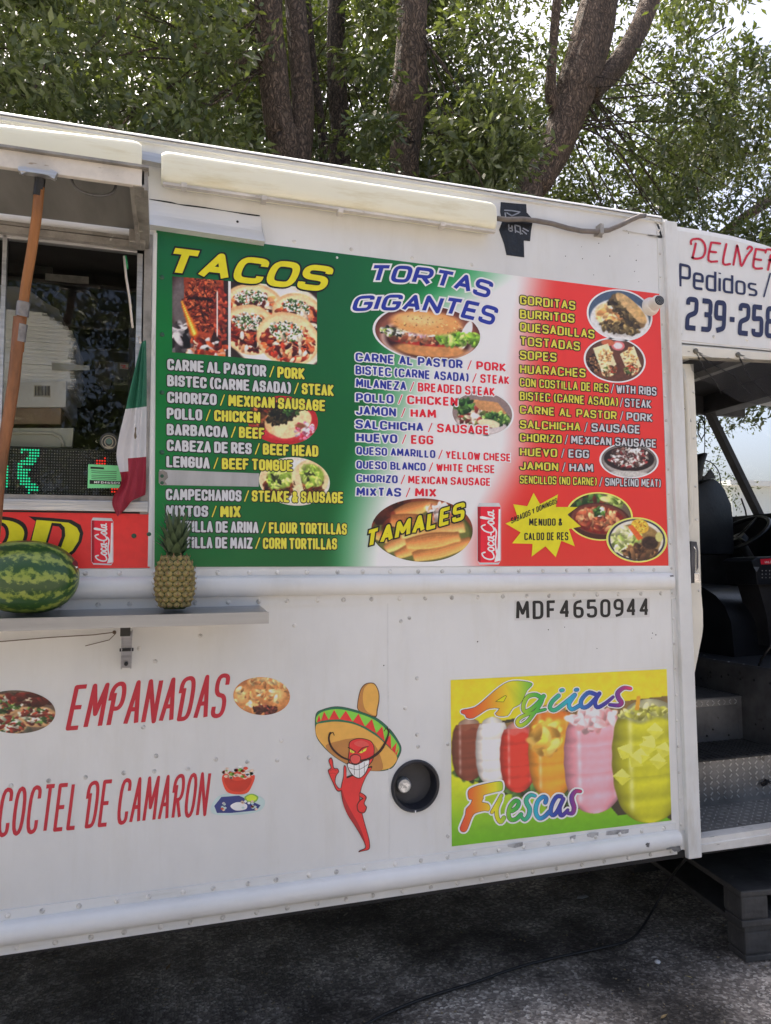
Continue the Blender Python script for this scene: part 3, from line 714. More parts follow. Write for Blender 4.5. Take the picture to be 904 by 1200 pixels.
# sealant on the corner
m = MB()
dline(m, ZM(560,220,.2655)((760,140),(790,160),(805,205),(810,220)), 2.0, 0, .004); dline(m, ZM(560,220,.2655)((640,190),(720,205),(800,215)), 1.5, 0, .004)
dline(m, ZM(760,250,.2083)((60,50),(100,90),(130,130)), 1.5, 0, .004); dline(m, ZM(760,250,.2083)((0,125),(60,135),(130,132)), 2, 0, .004)
m.build('sealant_bead', mat('old_sealant', (.52,.50,.45), .5, var=.2), truck)

# ---- serving hatch
HY = -.39; zh = 2.706; hr = W(171, 198, HY).x; hl = W(-190, 400).x-.05
hy0 = -.012
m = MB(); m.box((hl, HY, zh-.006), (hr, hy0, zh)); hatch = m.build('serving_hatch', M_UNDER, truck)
m = MB(); m.box((hl, HY-.004, zh-.052), (hr-.010, HY+.012, zh-.004)); m.build('hatch_lip', M_LIP, hatch, bevel=.002)
m = MB(); m.box((hl, HY-.016, zh-.004), (hr+.008, HY+.03, zh+.003)); m.build('hatch_edge_strip', M_ALU_D, hatch)
m = MB(); m.box((hr-.004, HY+.002, zh-.06), (hr+.006, hy0+.004, zh-.004)); m.bar((hr-.036, HY+.014, zh-.03), (hr-.026, hy0-.02, zh-.055), .012, .05); m.bar((hr-.015, HY, zh-.05), (hr-.012, hy0, zh-.06), .035, .008)
m.build('hatch_side_flange', M_ALU_D, hatch)
m = MB(); m.box((hr-.055, hy0-.06, zh-.075), (hr-.006, hy0-.005, zh-.03)); m.build('hinge_block', M_ALU_D, hatch, bevel=.004)
m = MB(); m.bar(W(22, 199, HY-.01), W(66, 206, HY-.01), .02, .012); m.bar(W(26, 197, HY-.012), W(30, 203, HY-.012), .01, .02); m.bar(W(58, 203, HY-.012), W(66, 207, HY-.012), .014, .02); m.build('hatch_latch', M_ALU, hatch)
m = MB(); P = []
for t in LS(0, 1, 15):
    a = math.pi*t; x = 110-26*math.cos(a); y = 207+math.sin(a)**.6*(19+3*t)+ (x-84)*.12-2; P.append(W(x, y, HY+.05))
m.tube(P, .004, 6); m.build('pull_wire', M_GREYI, hatch, smooth=True)
m = MB(); m.bar(W(-190, 246, -.006), W(168, 288.5, -.006), .02, .022); m.bar(W(-190, 238, -.002), W(172, 281.5, -.002), .012, .012); m.build('hinge_rail', M_ALU_D, truck)

# ---- window frame
def bx(x0, x1, z0, z1, y0, y1): mm = MB(); mm.box((x0, y0, z0), (x1, y1, z1)); return mm
X = lambda px: W(px, 450).x
fr = bx(X(166.5), X(176), W(172, 603).z, W(172, 275).z, -.008, .03).build('window_jamb', M_ALU_D, truck, bevel=.002)
bx(X(176.8), X(181.5), W(172, 664).z, W(172, 272).z, -.005, .0).build('sign_edge_trim', M_WHITE, truck)
bx(WX0-.02, X(176), W(60, 598.5).z, W(60, 586).z, -.012, .03).build('window_sill_frame', M_ALU, truck, bevel=.002)
bx(WX0-.02, X(176), W(60, 600.8).z, W(60, 598.9).z, -.006, .0).build('sill_gasket', M_INK, truck)
bx(WX0, X(166.5), W(60, 585.8).z, W(60, 580).z, .0, .035).build('window_track', M_ALU_D, truck)
sash = bx(X(158), X(165), W(60, 581).z, W(60, 284).z, .006, .03).build('window_sash', M_ALU, truck, bevel=.002)
bx(X(-3), X(2.5), W(60, 581).z, W(60, 280).z, .006, .03).build('window_mullion', M_ALU, sash, bevel=.002)
bx(WX0, X(158), W(60, 283.5).z, W(60, 279).z, .006, .03).build('top_rail', M_ALU, sash, bevel=.002)
bx(X(149.5), X(157.5), W(60, 581).z, W(150, 379).z, .031, .045).build('inner_rubber', M_BLACK, sash)
m = MB(); m.add([(WX0, .018, WZ0), (X(158), .018, WZ0), (X(158), .018, WZ1), (WX0, .018, WZ1)], [(0,1,2,3)]); m.build('window_pane', M_GLASS, sash)
m = MB(); m.tube([W(146.5, 300, -.03), W(148.5, 315, -.03)], .006, 8); m.build('flag_stick_tip', flat('green_paint_tip', 10, 110, 60), truck, smooth=True)  # green tip at the top of the flag stick

# ---- shelf under the window
sz = W(300, 709.5).z; sx = W(313, 722, -.17).x; SY = -.19
m = MB(); m.add([(WX0-.3, 0, sz), (sx, 0, sz), (sx, SY, sz-.012), (WX0-.3, SY, sz-.012), (WX0-.3, 0, sz-.004), (sx, 0, sz-.004), (sx, SY, sz-.016), (WX0-.3, SY, sz-.016)], [(0,3,2,1),(4,5,6,7),(0,1,5,4),(1,2,6,5),(2,3,7,6),(3,0,4,7)])
shelf = m.build('serving_shelf', M_STEEL, truck)
m = MB(); m.box((WX0-.3, SY-.004, sz-.046), (sx+.002, SY, sz-.011)); m.box((sx, SY, sz-.046), (sx+.003, SY+.05, sz-.013)); m.build('shelf_lip', M_STEEL, shelf)
m = MB(); q = W(147, 742, -.1); m.box((q.x-.014, -.115, q.z-.008), (q.x+.014, -.08, q.z+.022)); br = m.build('bracket_socket', M_INK, shelf)
q1 = W(148, 782, -.02); q0 = W(149, 740, -.09)
m = MB(); m.bar(q0, q1, .024, .006, up=(0,1,0)); m.bar(q0+Vector((-.014,0,0)), q1+Vector((-.014,0,0)), .003, .018, up=(0,1,0)); m.bar(q0+Vector((.014,0,0)), q1+Vector((.014,0,0)), .003, .018, up=(0,1,0)); m.build('shelf_bracket', M_ALU, shelf)
m = MB(); m.tube([(q0+q1)/2+Vector((-.02,-.005,0)), (q0+q1)/2+Vector((.02,-.005,0))], .005, 8); m.build('bracket_bolt', M_BLACK, shelf, smooth=True); m = MB(); m.tube([q1+Vector((0,-.02,.012)), q1+Vector((0,.0,.012))], .006, 8); m.build('bracket_bolt', M_BLACK, shelf, smooth=True)
m = MB(); m.tube([W(134, 741, -.04), W(110, 744, -.03), W(60, 747, -.02), W(0, 752, -.02), W(-80, 758, -.02)], .0016, 5); m.tube([W(136, 742, -.04), W(128, 750, -.03), W(112, 754, -.02), W(100, 757, -.02)], .0013, 5); m.dome(W(134, 741, -.045), .006, .006)
w_ = m.build('thin_wire', mat('brown_wire', (.12,.08,.05), .5)); tag(w_, 'thin brown wire strung under the steel serving shelf', 'wire')

# ---- camera knob on the wall
cam_o = thing('security_camera', 'small round white camera on the upper right corner of the menu', 'camera', W(757, 360))
def axl(m, c, d, prof, n=24):
    d = Vector(d).normalized(); a = d.orthogonal().normalized(); b = d.cross(a); c = Vector(c); vs = []
    for r, h in prof:
        for j in range(n): t = 2*math.pi*j/n; vs.append(c+d*h+(a*math.cos(t)+b*math.sin(t))*r)
    k = len(prof); m.add(vs, [(i*n+j, i*n+(j+1) % n, (i+1)*n+(j+1) % n, (i+1)*n+j) for i in range(k-1) for j in range(n)]+[tuple(range(n-1, -1, -1)), tuple((k-1)*n+j for j in range(n))])
wp = mat('white_plastic', (.74,.73,.69), .3, var=.05)
c0 = W(761, 360, 0); dd = Vector((.1, -1, .02)); d2 = Vector((-.10, -1, .05)).normalized()
m = MB(); axl(m, c0, dd, [(.037, 0), (.037, .012), (.031, .026), (.02, .03)]); m.build('camera_base', wp, cam_o, auto=.6)
m = MB(); axl(m, c0+dd*.015, d2, [(.024, 0), (.026, .03), (.026, .046), (.022, .055)]); m.build('camera_body', wp, cam_o, auto=.6)
m = MB(); axl(m, c0+dd*.015+d2*.052, d2, [(.0195, 0), (.0195, .005), (.017, .006)]); m.build('camera_lens', M_BLACKG, cam_o, auto=.6)
m = MB()
for i in range(3):
    for j in range(6*(i+1)):
        t = 2*math.pi*j/(6*(i+1)); a = d2.orthogonal().normalized(); b = d2.cross(a); m.dome(c0+dd*.015+d2*.058+(a*math.cos(t)+b*math.sin(t))*.0048*(i+1), .0013, .001, d2, 5)
m.build('lens_diodes', M_GREYT, cam_o, kind='stuff')

# ---- round fuel filler recess
zz = ZM(360, 780, .1991); c = W(*zz((637, 708))[0]); rr = .088
fill = thing('fuel_filler', 'round black recessed fuel filler cup beside the chili pepper drawing', 'fuel filler', c)
m = MB(); n = 48; prof = [(1.0, 0), (1.0, -.006), (.95, -.012), (.87, -.010), (.83, 0), (.80, .05)]; vs = [(c.x+rr*r*math.cos(2*math.pi*j/n), h, c.z+rr*r*math.sin(2*math.pi*j/n)) for r, h in prof for j in range(n)]
m.add(vs, [(i*n+j, i*n+(j+1) % n, (i+1)*n+(j+1) % n, (i+1)*n+j) for i in range(len(prof)-1) for j in range(n)]); m.build('cup_rim', mat('blue_black_rubber', (.016,.017,.024), .4, var=.3, vs=20), fill, auto=.9)
m = MB(); axl(m, (c.x, .052, c.z), (0, -1, 0), [(rr*.82, 0), (rr*.82, .002)], 32); m.build('cup_floor', mat('grimy_cup', (.12,.105,.08), .45, var=.7, vs=14, bump=.3, bs=30), fill)
m = MB(); ca = W(*zz((595, 718))[0]); axl(m, (ca.x-.006, .05, ca.z), (-.05, -1, .05), [(.026, 0), (.026, .030), (.021, .036)], 20); m.build('filler_cap', mat('scratched_cap', (.50,.52,.54), .35, .5, var=.4, vs=60, wear=((.85,.85,.85), 30., .55, (1,1,1))), fill, auto=.8)
m = MB(); m.box((c.x-.006, -.0125, c.z-rr*1.0), (c.x-.002, -.0115, c.z-rr*.9)); m.build('rim_notch', M_WP, fill)

m = MB(); zz = ZM(680, 930, .177); zq = ZM(510, 770, .3208)
chips = [zz((40,268),(60,258),(118,254),(116,278),(80,290),(45,284)), zz((170,248),(240,238),(318,234),(316,256),(300,262),(200,272),(165,274)), zq((262,684),(318,674),(320,688),(290,696),(264,692)), zq((490,655),(512,648),(510,664),(492,667))]
for c_ in chips: decal(m, c_, 0, .0052, smooth=False)
m.build('chipped_paint', mat('bare_grey_metal', (.36,.365,.37), .6, 0, var=.5, vs=30), truck, kind='stuff')
m = MB()
for c_, l_ in ((zz((390,310),(402,300),(418,318),(416,330),(392,328)), .040), (zz((525,342),(560,328),(620,330),(624,352),(600,366),(590,346),(530,348)), .039), (zz((570,320),(640,310),(638,318),(575,326)), .036), (zz((20,365),(32,368),(26,374)), .038), (zq((748,668),(760,665),(758,682),(748,680)), .0405), (zq((822,686),(872,676),(868,696),(850,698),(840,690)), .0395), (ZM(590,480,.2323)((812,836),(830,834),(832,842),(815,843)), .034)):
    decal(m, c_, 0, l_, smooth=False)
m.build('rail_scrapes', mat('scrape_grey', (.16,.165,.17), .55, var=.5, vs=40), truck, kind='stuff')
# ------------------------------------------------------------------ cab
zt2 = [(787, 262), (840, 270), (872, 277.5), (904, 287), (930, 297)]
top = [W(*q) for q in zt2]
zc1 = W(800, 403).z
def ztop(x): return float(np.interp(x, [p.x for p in top]+[XF], [p.z for p in top]+[top[-1].z-.10]))
m = MB(); xs = list(LS(XA+.005, XF, 16))
hp = zl((800, 402.5), (904, 411.5))
m.sweep(lambda x: [(-.008, hp(min(x, 3))), (-.008, ztop(x)-.03), (.0, ztop(x)-.008), (.03, ztop(x)), (.03, hp(min(x, 3)))], xs)
cabh = m.build('cab_side_panel', M_WHITE, truck)
m = MB(); m.sweep(lambda x: [(.031, ztop(x)-.002), (.5, ztop(x)+.05), (1.0, ztop(x)+.06), (1.55, ztop(x)+.05), (YB, ztop(x)-.01), (YB, ztop(x)-.03), (1., ztop(x)-.03), (.031, ztop(x)-.03)], xs); m.build('cab_roof', M_WHITE, truck, auto=.6)
fp = zl((800, 419.5), (904, 424))
m = MB(); m.sweep(lambda x: [(-.002, fp(x)), (-.014, fp(x)+.004), (-.014, hp(x)-.014), (-.004, hp(x)-.004), (.02, hp(x)-.001), (.02, fp(x))], [XB+.001, 2.6, 3.2]); m.build('door_header', M_CREAM_P, truck)
m = MB()
for px, py in [(798, 391), (837, 394.5), (875.5, 397.8)]: m.dome(W(px, py, -.008), .0085, .004)
m.build('header_rivets', M_RIV, cabh, smooth=True, kind='stuff')
m = MB(); dline(m, ZM(760,250,.2083)((172, 718), (400, 742), (691, 768)), 1.0, 0, .0085); m.build('header_groove', M_LIP, cabh)
# header lettering
red_st = style('deliv', .50, .12, .10, .3, .13, 'round'); ital = .10
runs = []
zz = ZM(760, 250, .2083)
def gq(*p): return zz(*p)
mats_d = [M_CRIM, M_CRIM]
m = MB(); lw = 2.6
L = lambda *p, w=lw: dline(m, zz(*p), w, 0, .0105)
L((232,178),(232,160),(248,150),(285,152),(308,180),(312,215),(298,250),(265,260),(240,255),(242,252)); L((258,175),(250,215),(240,256))
L((395,175),(352,170),(343,180),(330,268),(378,275)); L((340,220),(372,224))
L((430,178),(412,284),(450,290)); L((490,186),(470,293)); L((492,190),(505,250),(515,300),(545,245),(575,205),(560,192),(548,205))
L((645,213),(602,207),(595,215),(583,306),(630,314)); L((592,262),(625,267))
L((650,225),(658,208),(690,212),(715,225),(712,255),(670,268)); L((680,240),(664,322)); L((680,270),(715,330)); L((760,228),(775,268),(810,236)); L((775,268),(768,335))
m.build('delivery_lettering', M_CRIM, cabh)
st = style('ped', .46, .125, .115, .14, .1)
m = MB(); text_into(m, 'Pedidos', st, [(794.4,309),(886,328.5),(886,348.5),(794,338)], 0, 0, .0105); dline(m, [(893.5, 348.5), (901, 321.5)], 1.8, 0, .0105, curve=0)
m.build('order_lettering', M_NAVY, cabh)
st = style('tel', .42, .20, .155, .12, .09)
m = MB(); text_into(m, '239-258', st, [(803,348),(909,360.5),(908,398),(801,387.5)], 0, 0, .0105); m.build('phone_lettering', M_NAVY, cabh)

# door pocket: sliding door edge, seal, handle
z3 = ZM(764, 400, .25); z5 = ZM(780, 640, .137)
pts = z3((110,104),(196,106),(206,300),(222,800),(233,1180))+z5((322,560),(324,690),(316,765),(238,1150),(60,1160))
m = MB(); m.prism([W(x, y, .03) for x, y in pts], (0, .03, 0)); sd_ = m.build('sliding_door', M_CREAM_P, truck)
m = MB()
P = [W(*q, .026) for q in z3((140,130),(158,200),(168,330),(173,560),(180,760),(178,850),(160,905),(150,915))]; m.tube(P, .011, 8); m.build('door_seal', M_CREAM_P, sd_, smooth=True)
m = MB()
for q in z3((168,264),(173,436),(180,622),(187,793)): m.dome(W(*q, .029), .003, .002)
m.build('door_screws', M_INK, sd_, kind='stuff')
m = MB()
for q in z3((197,240),(200,455),(206,680),(210,838),(222,1170)): m.dome(W(*q, .029), .006, .004)
m.build('door_rivets', M_RIV, sd_, smooth=True, kind='stuff')
m = MB(); m.tube([W(*q, .028) for q in z3((140,305),(160,320),(178,350),(185,378))], .0015, 5); m.build('scratch_wire', M_INK, sd_)
m = MB(); P = [W(*q, .024) for q in z3((160,938),(188,940),(196,985),(196,1060),(176,1100),(178,1132),(164,1134),(162,1090))]; m.prism(P, (0, -.03, 0)); hd = m.build('door_handle', mat('dull_black_handle', (.09,.09,.10), .3, .5, var=.4, vs=20), sd_, bevel=.002)
m = MB(); m.tube([W(*q, -.004) for q in z3((196,962),(206,975),(205,1070),(204,1085))], .0035, 8); q = W(*z3((205, 1108))[0], -.002); m.box((q.x-.012, -.012, q.z-.018), (q.x+.012, .02, q.z+.018)); m.build('handle_hook', mat('chrome', (.7,.7,.7), .15, 1), hd, bevel=.002)
m = MB(); m.tube([W(*q, .0) for q in z3((175,950),(178,1000),(176,1060),(168,1110))], .003, 6); m.build('handle_edge', M_ALU, hd)

# ---- sill, steps and stepwell
ZSI = W(818.5, 982.7).z; D1 = .347; Z1 = .732; D2 = .611; Z2 = .938; XR = 2.816; Z3 = 1.09; XW = XB-.01; XD = 3.1
so_ = zl((818.5, 982.7), (904, 970)); sb_ = zl((818.5, 998.3), (904, 986.8))
m = MB(); m.sweep(lambda x: [(.05, sb_(x)), (-.012, sb_(x)), (-.012, so_(x)-.022), (-.006, so_(x)-.02), (-.004, so_(x)), (.05, so_(x))], [XB, 2.4, 2.8, XF]); m.build('door_sill', mat('scuffed_sill', (.62,.61,.58), .5, var=.2, vs=5, wear=((.25,.24,.22), 14., .60, (.5,1,4))), truck)
m = MB(); m.box((XB-.05, .05, ZSI-.03), (XF, D1+.02, ZSI-.012)); st1 = m.build('lower_step', M_DIAM, truck)
m = MB(); m.box((XB-.05, D1, ZSI-.012), (2.80, D1+.012, Z1-.008)); ri1 = m.build('lower_riser', M_DIAM, truck)
m = MB(); m.box((2.80, D1+.004, ZSI-.012), (XF, D1+.012, Z1+.02)); m.build('riser_extension', M_GREYI, truck)
m = MB(); m.box((XB-.05, D1-.012, Z1-.008), (XR+.12, D2, Z1)); st2 = m.build('rubber_step_mat', M_MAT, truck)
m = MB()
for i in range(26):
    x = XB+.0+i*.034
    if x < XR+.1: m.box((x, D1-.008, Z1), (x+.012, D2-.005, Z1+.003))
m.build('mat_ribs', M_MAT, st2, kind='stuff')
m = MB(); m.box((XB-.05, D2, Z1), (XR-.03, D2+.012, Z2-.004)); m.build('upper_riser', M_GREYI, truck)
m = MB(); m.box((XB-.05, D2-.004, Z2-.035), (XR-.03, D2-.0, Z2-.001)); nose = m.build('step_nosing', M_DIAM, truck)
m = MB(); m.box((XR-.03, D2-.002, Z1), (XR-.026+.02, D2+.012, Z2)); m.build('riser_corner_strip', M_GREYI, truck)
m = MB(); m.box((XB-.05, D2, Z2-.004), (XR, YB-.05, Z2+.004)); up = m.build('upper_floor', M_GREYI, truck)
m = MB()
for i in range(22): m.box((XB, D2+.01+i*.022, Z2+.004), (XR-.01, D2+.018+i*.022, Z2+.0065))
m.build('floor_ribs', M_DARK2, up, kind='stuff')
m = MB(); m.box((XR, D1+.012, ZSI), (XR+.012, YB-.05, Z3)); m.build('stepwell_side', M_GREYI, truck)
m = MB()
for px, py in ((866.5,833),(866.5,846),(886,849),(895,854)): m.dome(WX(px, py, XR-.001), .006, .004, (-1,0,0))
for px, py in ((833,788),(846,793),(868,796),(884,797),(903,801),(822,795),(854,791)): m.dome(WX(px, py, XR-.001), .007, .004, (-1,0,0))
for px, py in ((829,862.5),(854.5,861.5),(836,855)): m.dome(W(px, py, D2-.002), .006, .004)
m.build('stepwell_bolts', M_INK, truck, kind='stuff')
m = MB(); m.box((XR, .1, Z3), (XF-.05, YB-.05, Z3+.012)); cov = m.build('engine_shelf', mat('dark_blue_grey_vinyl', (.07,.075,.085), .35, .2, var=.4, vs=6, bump=.2, bs=20), truck)
m = MB()
for px, py in ((838,773),(854,776),(872,778.5),(826,768),(898,760),(887,767)): m.dome(WZ(px, py, Z3+.012), .006, .004, (0,0,1))
m.build('shelf_bolts', M_ALU, cov, smooth=True, kind='stuff')
m = MB()
for i in range(22):
    for j in range(8):
        x = XB+.01+i*.036; z = ZSI+.012+j*.0235; s = 1 if (i+j) % 2 else -1
        if x < 2.79: m.obox((x, D1-.0012, z), (.0085*.7, 0, s*.0085*.7), (0, .0012, 0), (-s*.0018, 0, .0018))
m.build('riser_lozenges', M_DIAMH, ri1, kind='stuff')
m = MB()
for i in range(40):
    for j in range(9):
        x = XB+.01+i*.034; y = .07+j*.031; s = 1 if (i+j) % 2 else -1
        m.obox((x, y, ZSI-.011), (.008*.7, s*.008*.7, 0), (-s*.0018, .0018, 0), (0, 0, .0012))
m.build('tread_lozenges', M_DIAMH, st1, kind='stuff')
m = MB()
for i in range(24):
    x = XB+.01+i*.034
    if x < XR-.04:
        for j in range(2): s = 1 if (i+j) % 2 else -1; m.obox((x, D2-.005, Z2-.012-j*.014), (.006, 0, s*.005), (0, .001, 0), (-s*.0014, 0, .0014))
m.build('nosing_lozenges', M_DIAMH, nose, kind='stuff')
m = MB(); m.tube([WX(904, 757, XR-.02), WX(893, 772, XR-.02), W(882, 800, D2+.1), W(872, 812, D2+.02), W(866, 815, D2+.02), W(850, 810, D2+.2), W(830, 804, D2+.35), W(811, 800, D2+.4)], .0055, 7)
cb = m.build('cab_cable', M_INK, smooth=True); tag(cb, 'black cable lying across the top cab step beside the door', 'cable')
m = MB()
r_ = random.Random(5); q = W(897, 917, D1-.01)
for i in range(9): 
    a = r_.uniform(0, 6.28); m.tube([q+Vector((r_.uniform(-.01,.01), 0, r_.uniform(-.01,.01))), q+Vector((math.cos(a)*.03, -.005, math.sin(a)*.018))], [.006, .002], 5)
m.build('tangled_tie', M_INK, ri1)

# ---- cab shell: added light-blocking partition, ceiling, far wall, pillar, windshield
m = MB(); m.box((XA+.045, .06, .55), (XA+.06, YB-.05, 2.95)); m.build('light_blocking_partition', M_DARK, truck)  # added behind the sliding door to stop light leaking through the kitchen
zw = W(828, 485, 2.0).z; xw = 3.88; pb = W(890, 606, 2.0)
m = MB(); m.box((XB, .02, 2.86), (XF, YB-.05, 2.875)); 
cz = m.build('cab_ceiling', mat('cab_headliner', (.06,.06,.063), .7, var=.3, vs=3), truck)
def ribline(pa, pb_, z, w, h, mt, nm):
    a, b = WZ(*pa, z), WZ(*pb_, z); mm = MB(); mm.bar(a, b, w, h); return mm.build(nm, mt, cz)
ribm = mat('cab_rib_paint', (.55,.55,.52), .5, var=.2, vs=6)
for xx in (2.55, 2.95, 3.35): mm = MB(); mm.box((xx, .05, 2.82), (xx+.05, YB-.06, 2.86)); mm.build('ceiling_rib', ribm, cz)
m = MB(); m.box((xw-.01, .05, zw), (xw+.14, YB-.02, 2.87)); m.build('windshield_header', M_DARK, truck)
m = MB(); m.bar(W(829, 478, 1.99), W(894, 612, 1.99), .04, .062, up=(0,1,0)); m.build('far_pillar', M_BLACK, truck)
belt = W(860, 606, 2.0).z
m = MB(); m.box((XB, YB-.04, .55), (XF, YB, belt-.0)); m.box((XB, YB-.04, zw), (XF-.3, YB, 2.9)); m.box((XB, YB-.04, belt), (W(800, 500, 2.0).x, YB, zw)); m.build('cab_far_wall', M_DARK, truck)
xbw = pb.x+.02
m = MB(); m.add([(xw+.02, .06, zw), (xw+.02, YB-.05, zw), (xbw, YB-.05, belt), (xbw, .06, belt)], [(0,1,2,3)]); m.build('windshield', M_WSG, truck)
m = MB(); m.add([(W(815, 500, 2.0).x, YB-.02, belt), (xbw, YB-.02, belt), (xw, YB-.02, zw), (W(815, 500, 2.0).x, YB-.02, zw)], [(0,1,2,3)]); m.build('driver_window', M_WSG, truck)
m = MB(); m.box((xbw, .0, .62), (xbw+.3, YB, belt-.01)); m.build('truck_nose', M_WHITE, truck, bevel=.03)
m = MB(); m.box((3.15, 0, .5), (xbw, .03, belt-.1)); m.box((3.15, 0, belt-.1), (3.2, .03, 2.75)); m.bar((xw+.1, .015, 2.75), (xbw, .015, belt-.1), .03, .06, up=(0,1,0)); m.build('near_front_panel', M_WHITE, truck)
m = MB(); m.prism([(xbw-.3, .1, belt+.0), (xbw-.30, YB-.06, belt+.0), (xbw, YB-.06, belt+.02), (xbw, .1, belt+.02)], (0, 0, -.12)); m.box((xbw-.32, 1.0, 1.3), (xbw-.05, YB-.06, belt-.02)); m.build('dashboard', M_BLACKG, truck)
# engine hump, seat
m = MB()
def hump(x):
    t = (x-2.98)/.75; w = .42*(1-.25*t); P = []
    for i in range(13):
        a = math.pi*i/12; P.append((1.25-.0-w*math.cos(a), Z3+.01+(.40-.05*t)*max(0, math.sin(a))**.55))
    return P
m.sweep(hump, list(LS(2.98, 3.75, 6))); m.build('engine_cover', M_BLACKG, truck, auto=.8)
seat = thing('driver_seat', 'black driver seat seen through the open cab door', 'seat', (3.2, 1.6, Z2+.03))
m = MB(); zs2 = ZM(800, 400, .2)
P = zs2((95,900),(100,700),(120,660),(160,640),(180,655),(200,790),(215,810),(260,860),(300,940),(310,1020),(330,1120),(320,1300),(100,1300))
m.prism([W(x, y, 1.35) for x, y in zs2((80,1250),(90,840),(130,815),(185,800),(215,815),(255,865),(295,960),(305,1050),(312,1250))], (.0, .14, 0)); m.build('backrest', M_BLACKG, seat, bevel=.025, auto=.7)
m = MB(); m.prism([W(x, y, 1.40) for x, y in zs2((84,840),(88,700),(125,650),(160,648),(135,720),(120,830))], (0, .08, 0)); m.build('headrest', M_BLACKG, seat, bevel=.02, auto=.7)
m = MB(); m.box((2.75, 1.3, 1.30), (3.15, 1.75, 1.46)); m.build('seat_cushion', M_BLACKG, seat, bevel=.04, auto=.7)
m = MB(); m.box((2.85, 1.4, Z2+.006), (3.05, 1.65, 1.3)); m.build('seat_base', M_DARK2, seat)
# fan
fan = thing('cab_fan', 'round wire fan mounted behind the driver window in the cab', 'fan', W(833, 545, 1.85))
m = MB(); c = W(826, 562, 1.85); r0 = .14
ring = [(c.x+r0*math.cos(t), 1.85, c.z+r0*math.sin(t)) for t in LS(0, 2*math.pi, 29)]; m.tube(ring, .004, 6); m.tube([(c.x+r0*.6*math.cos(t), 1.84, c.z+r0*.6*math.sin(t)) for t in LS(0, 2*math.pi, 25)], .002, 5)
m.build('cage_ring', M_BLACK, fan)
m = MB()
for i in range(28): t = i/28*2*math.pi; m.tube([(c.x+.03*math.cos(t), 1.84, c.z+.03*math.sin(t)), (c.x+r0*math.cos(t+.3), 1.85, c.z+r0*math.sin(t+.3))], .0012, 4)
m.build('cage_wires', M_BLACK, fan, kind='stuff')
for i in range(4):
    m = MB(); t = i*math.pi/2+.4; m.prism([(c.x+.02*math.cos(t-.3), 1.87, c.z+.02*math.sin(t-.3)), (c.x+.12*math.cos(t-.25), 1.87, c.z+.12*math.sin(t-.25)), (c.x+.12*math.cos(t+.4), 1.88, c.z+.12*math.sin(t+.4)), (c.x+.02*math.cos(t+.4), 1.88, c.z+.02*math.sin(t+.4))], (0, .003, 0)); m.build('fan_blade', M_DARK2, fan)
m = MB(); axl(m, (c.x, 1.93, c.z), (0, -1, 0), [(.03, 0), (.035, .05), (.02, .09)], 16); m.tube([(c.x, 1.9, c.z), (c.x+.01, 1.9, c.z-.3)], .01, 8); m.build('fan_motor', M_BLACK, fan, auto=.8)
# wires hanging at the far window
lw_ = thing('looped_wires', 'looped black wires hanging at the far side window of the cab', 'wires', W(822, 500, 1.9))
for pp, r_w in ((((120,440),(95,480),(92,540),(112,575),(132,540),(130,490),(118,455)), .005), (((130,430),(132,600),(128,700)), .003), (((345,920),(370,990),(385,1080),(388,1130)), .006)):
    m = MB(); m.tube([W(x, y, 1.9) for x, y in zs2(*pp)], r_w, 6); m.build('wire', M_INK, lw_, smooth=True)
# black device with a red label
dv = thing('black_device', 'black boxy device with a red label at the right side of the cab', 'device', W(893, 672, .75))
z5_ = z5; Yd = .75
m = MB(); m.prism([W(x, y, Yd) for x, y in z5_((738,130),(790,95),(1100,80),(1100,330),(790,330),(770,210),(750,160))], (0, .22, 0)); m.build('device_body', M_BLACKG, dv, bevel=.004)
m = MB(); decal(m, z5_((812,112),(1000,100),(1000,150),(820,158)), 0, .001, Yd, smooth=False); m.build('red_label', flat('red_label', 170, 20, 40), dv)
m = MB(); dline(m, z5_((852,130),(855,145)), .5, 0, .0016, Yd, curve=0); dline(m, z5_((862,145),(867,128),(872,145)), .5, 0, .0016, Yd, curve=0); dline(m, z5_((880,128),(880,144),(892,143)), .5, 0, .0016, Yd, curve=0); dline(m, z5_((905,128),(898,128),(898,144),(908,144)), .5, 0, .0016, Yd, curve=0); m.build('label_lettering', M_WP, dv)
m = MB(); decal(m, z5_((752,178),(806,178),(782,222)), 0, .001, Yd, smooth=False); m.build('grey_triangle', flat('grey_tri', 80, 84, 90), dv)
m = MB()
for i in range(4):
    for j in range(3): m.dome(W(*z5_((830+i*32, 210+j*30))[0], Yd), .0035, .002, n=6)
m.build('device_buttons', M_GREYT, dv, kind='stuff')
m = MB(); m.prism([W(x, y, Yd+.03) for x, y in z5_((795,330),(1100,330),(1100,860),(900,860),(870,600))], (0, .15, 0)); m.build('device_stand', M_BLACK, dv)
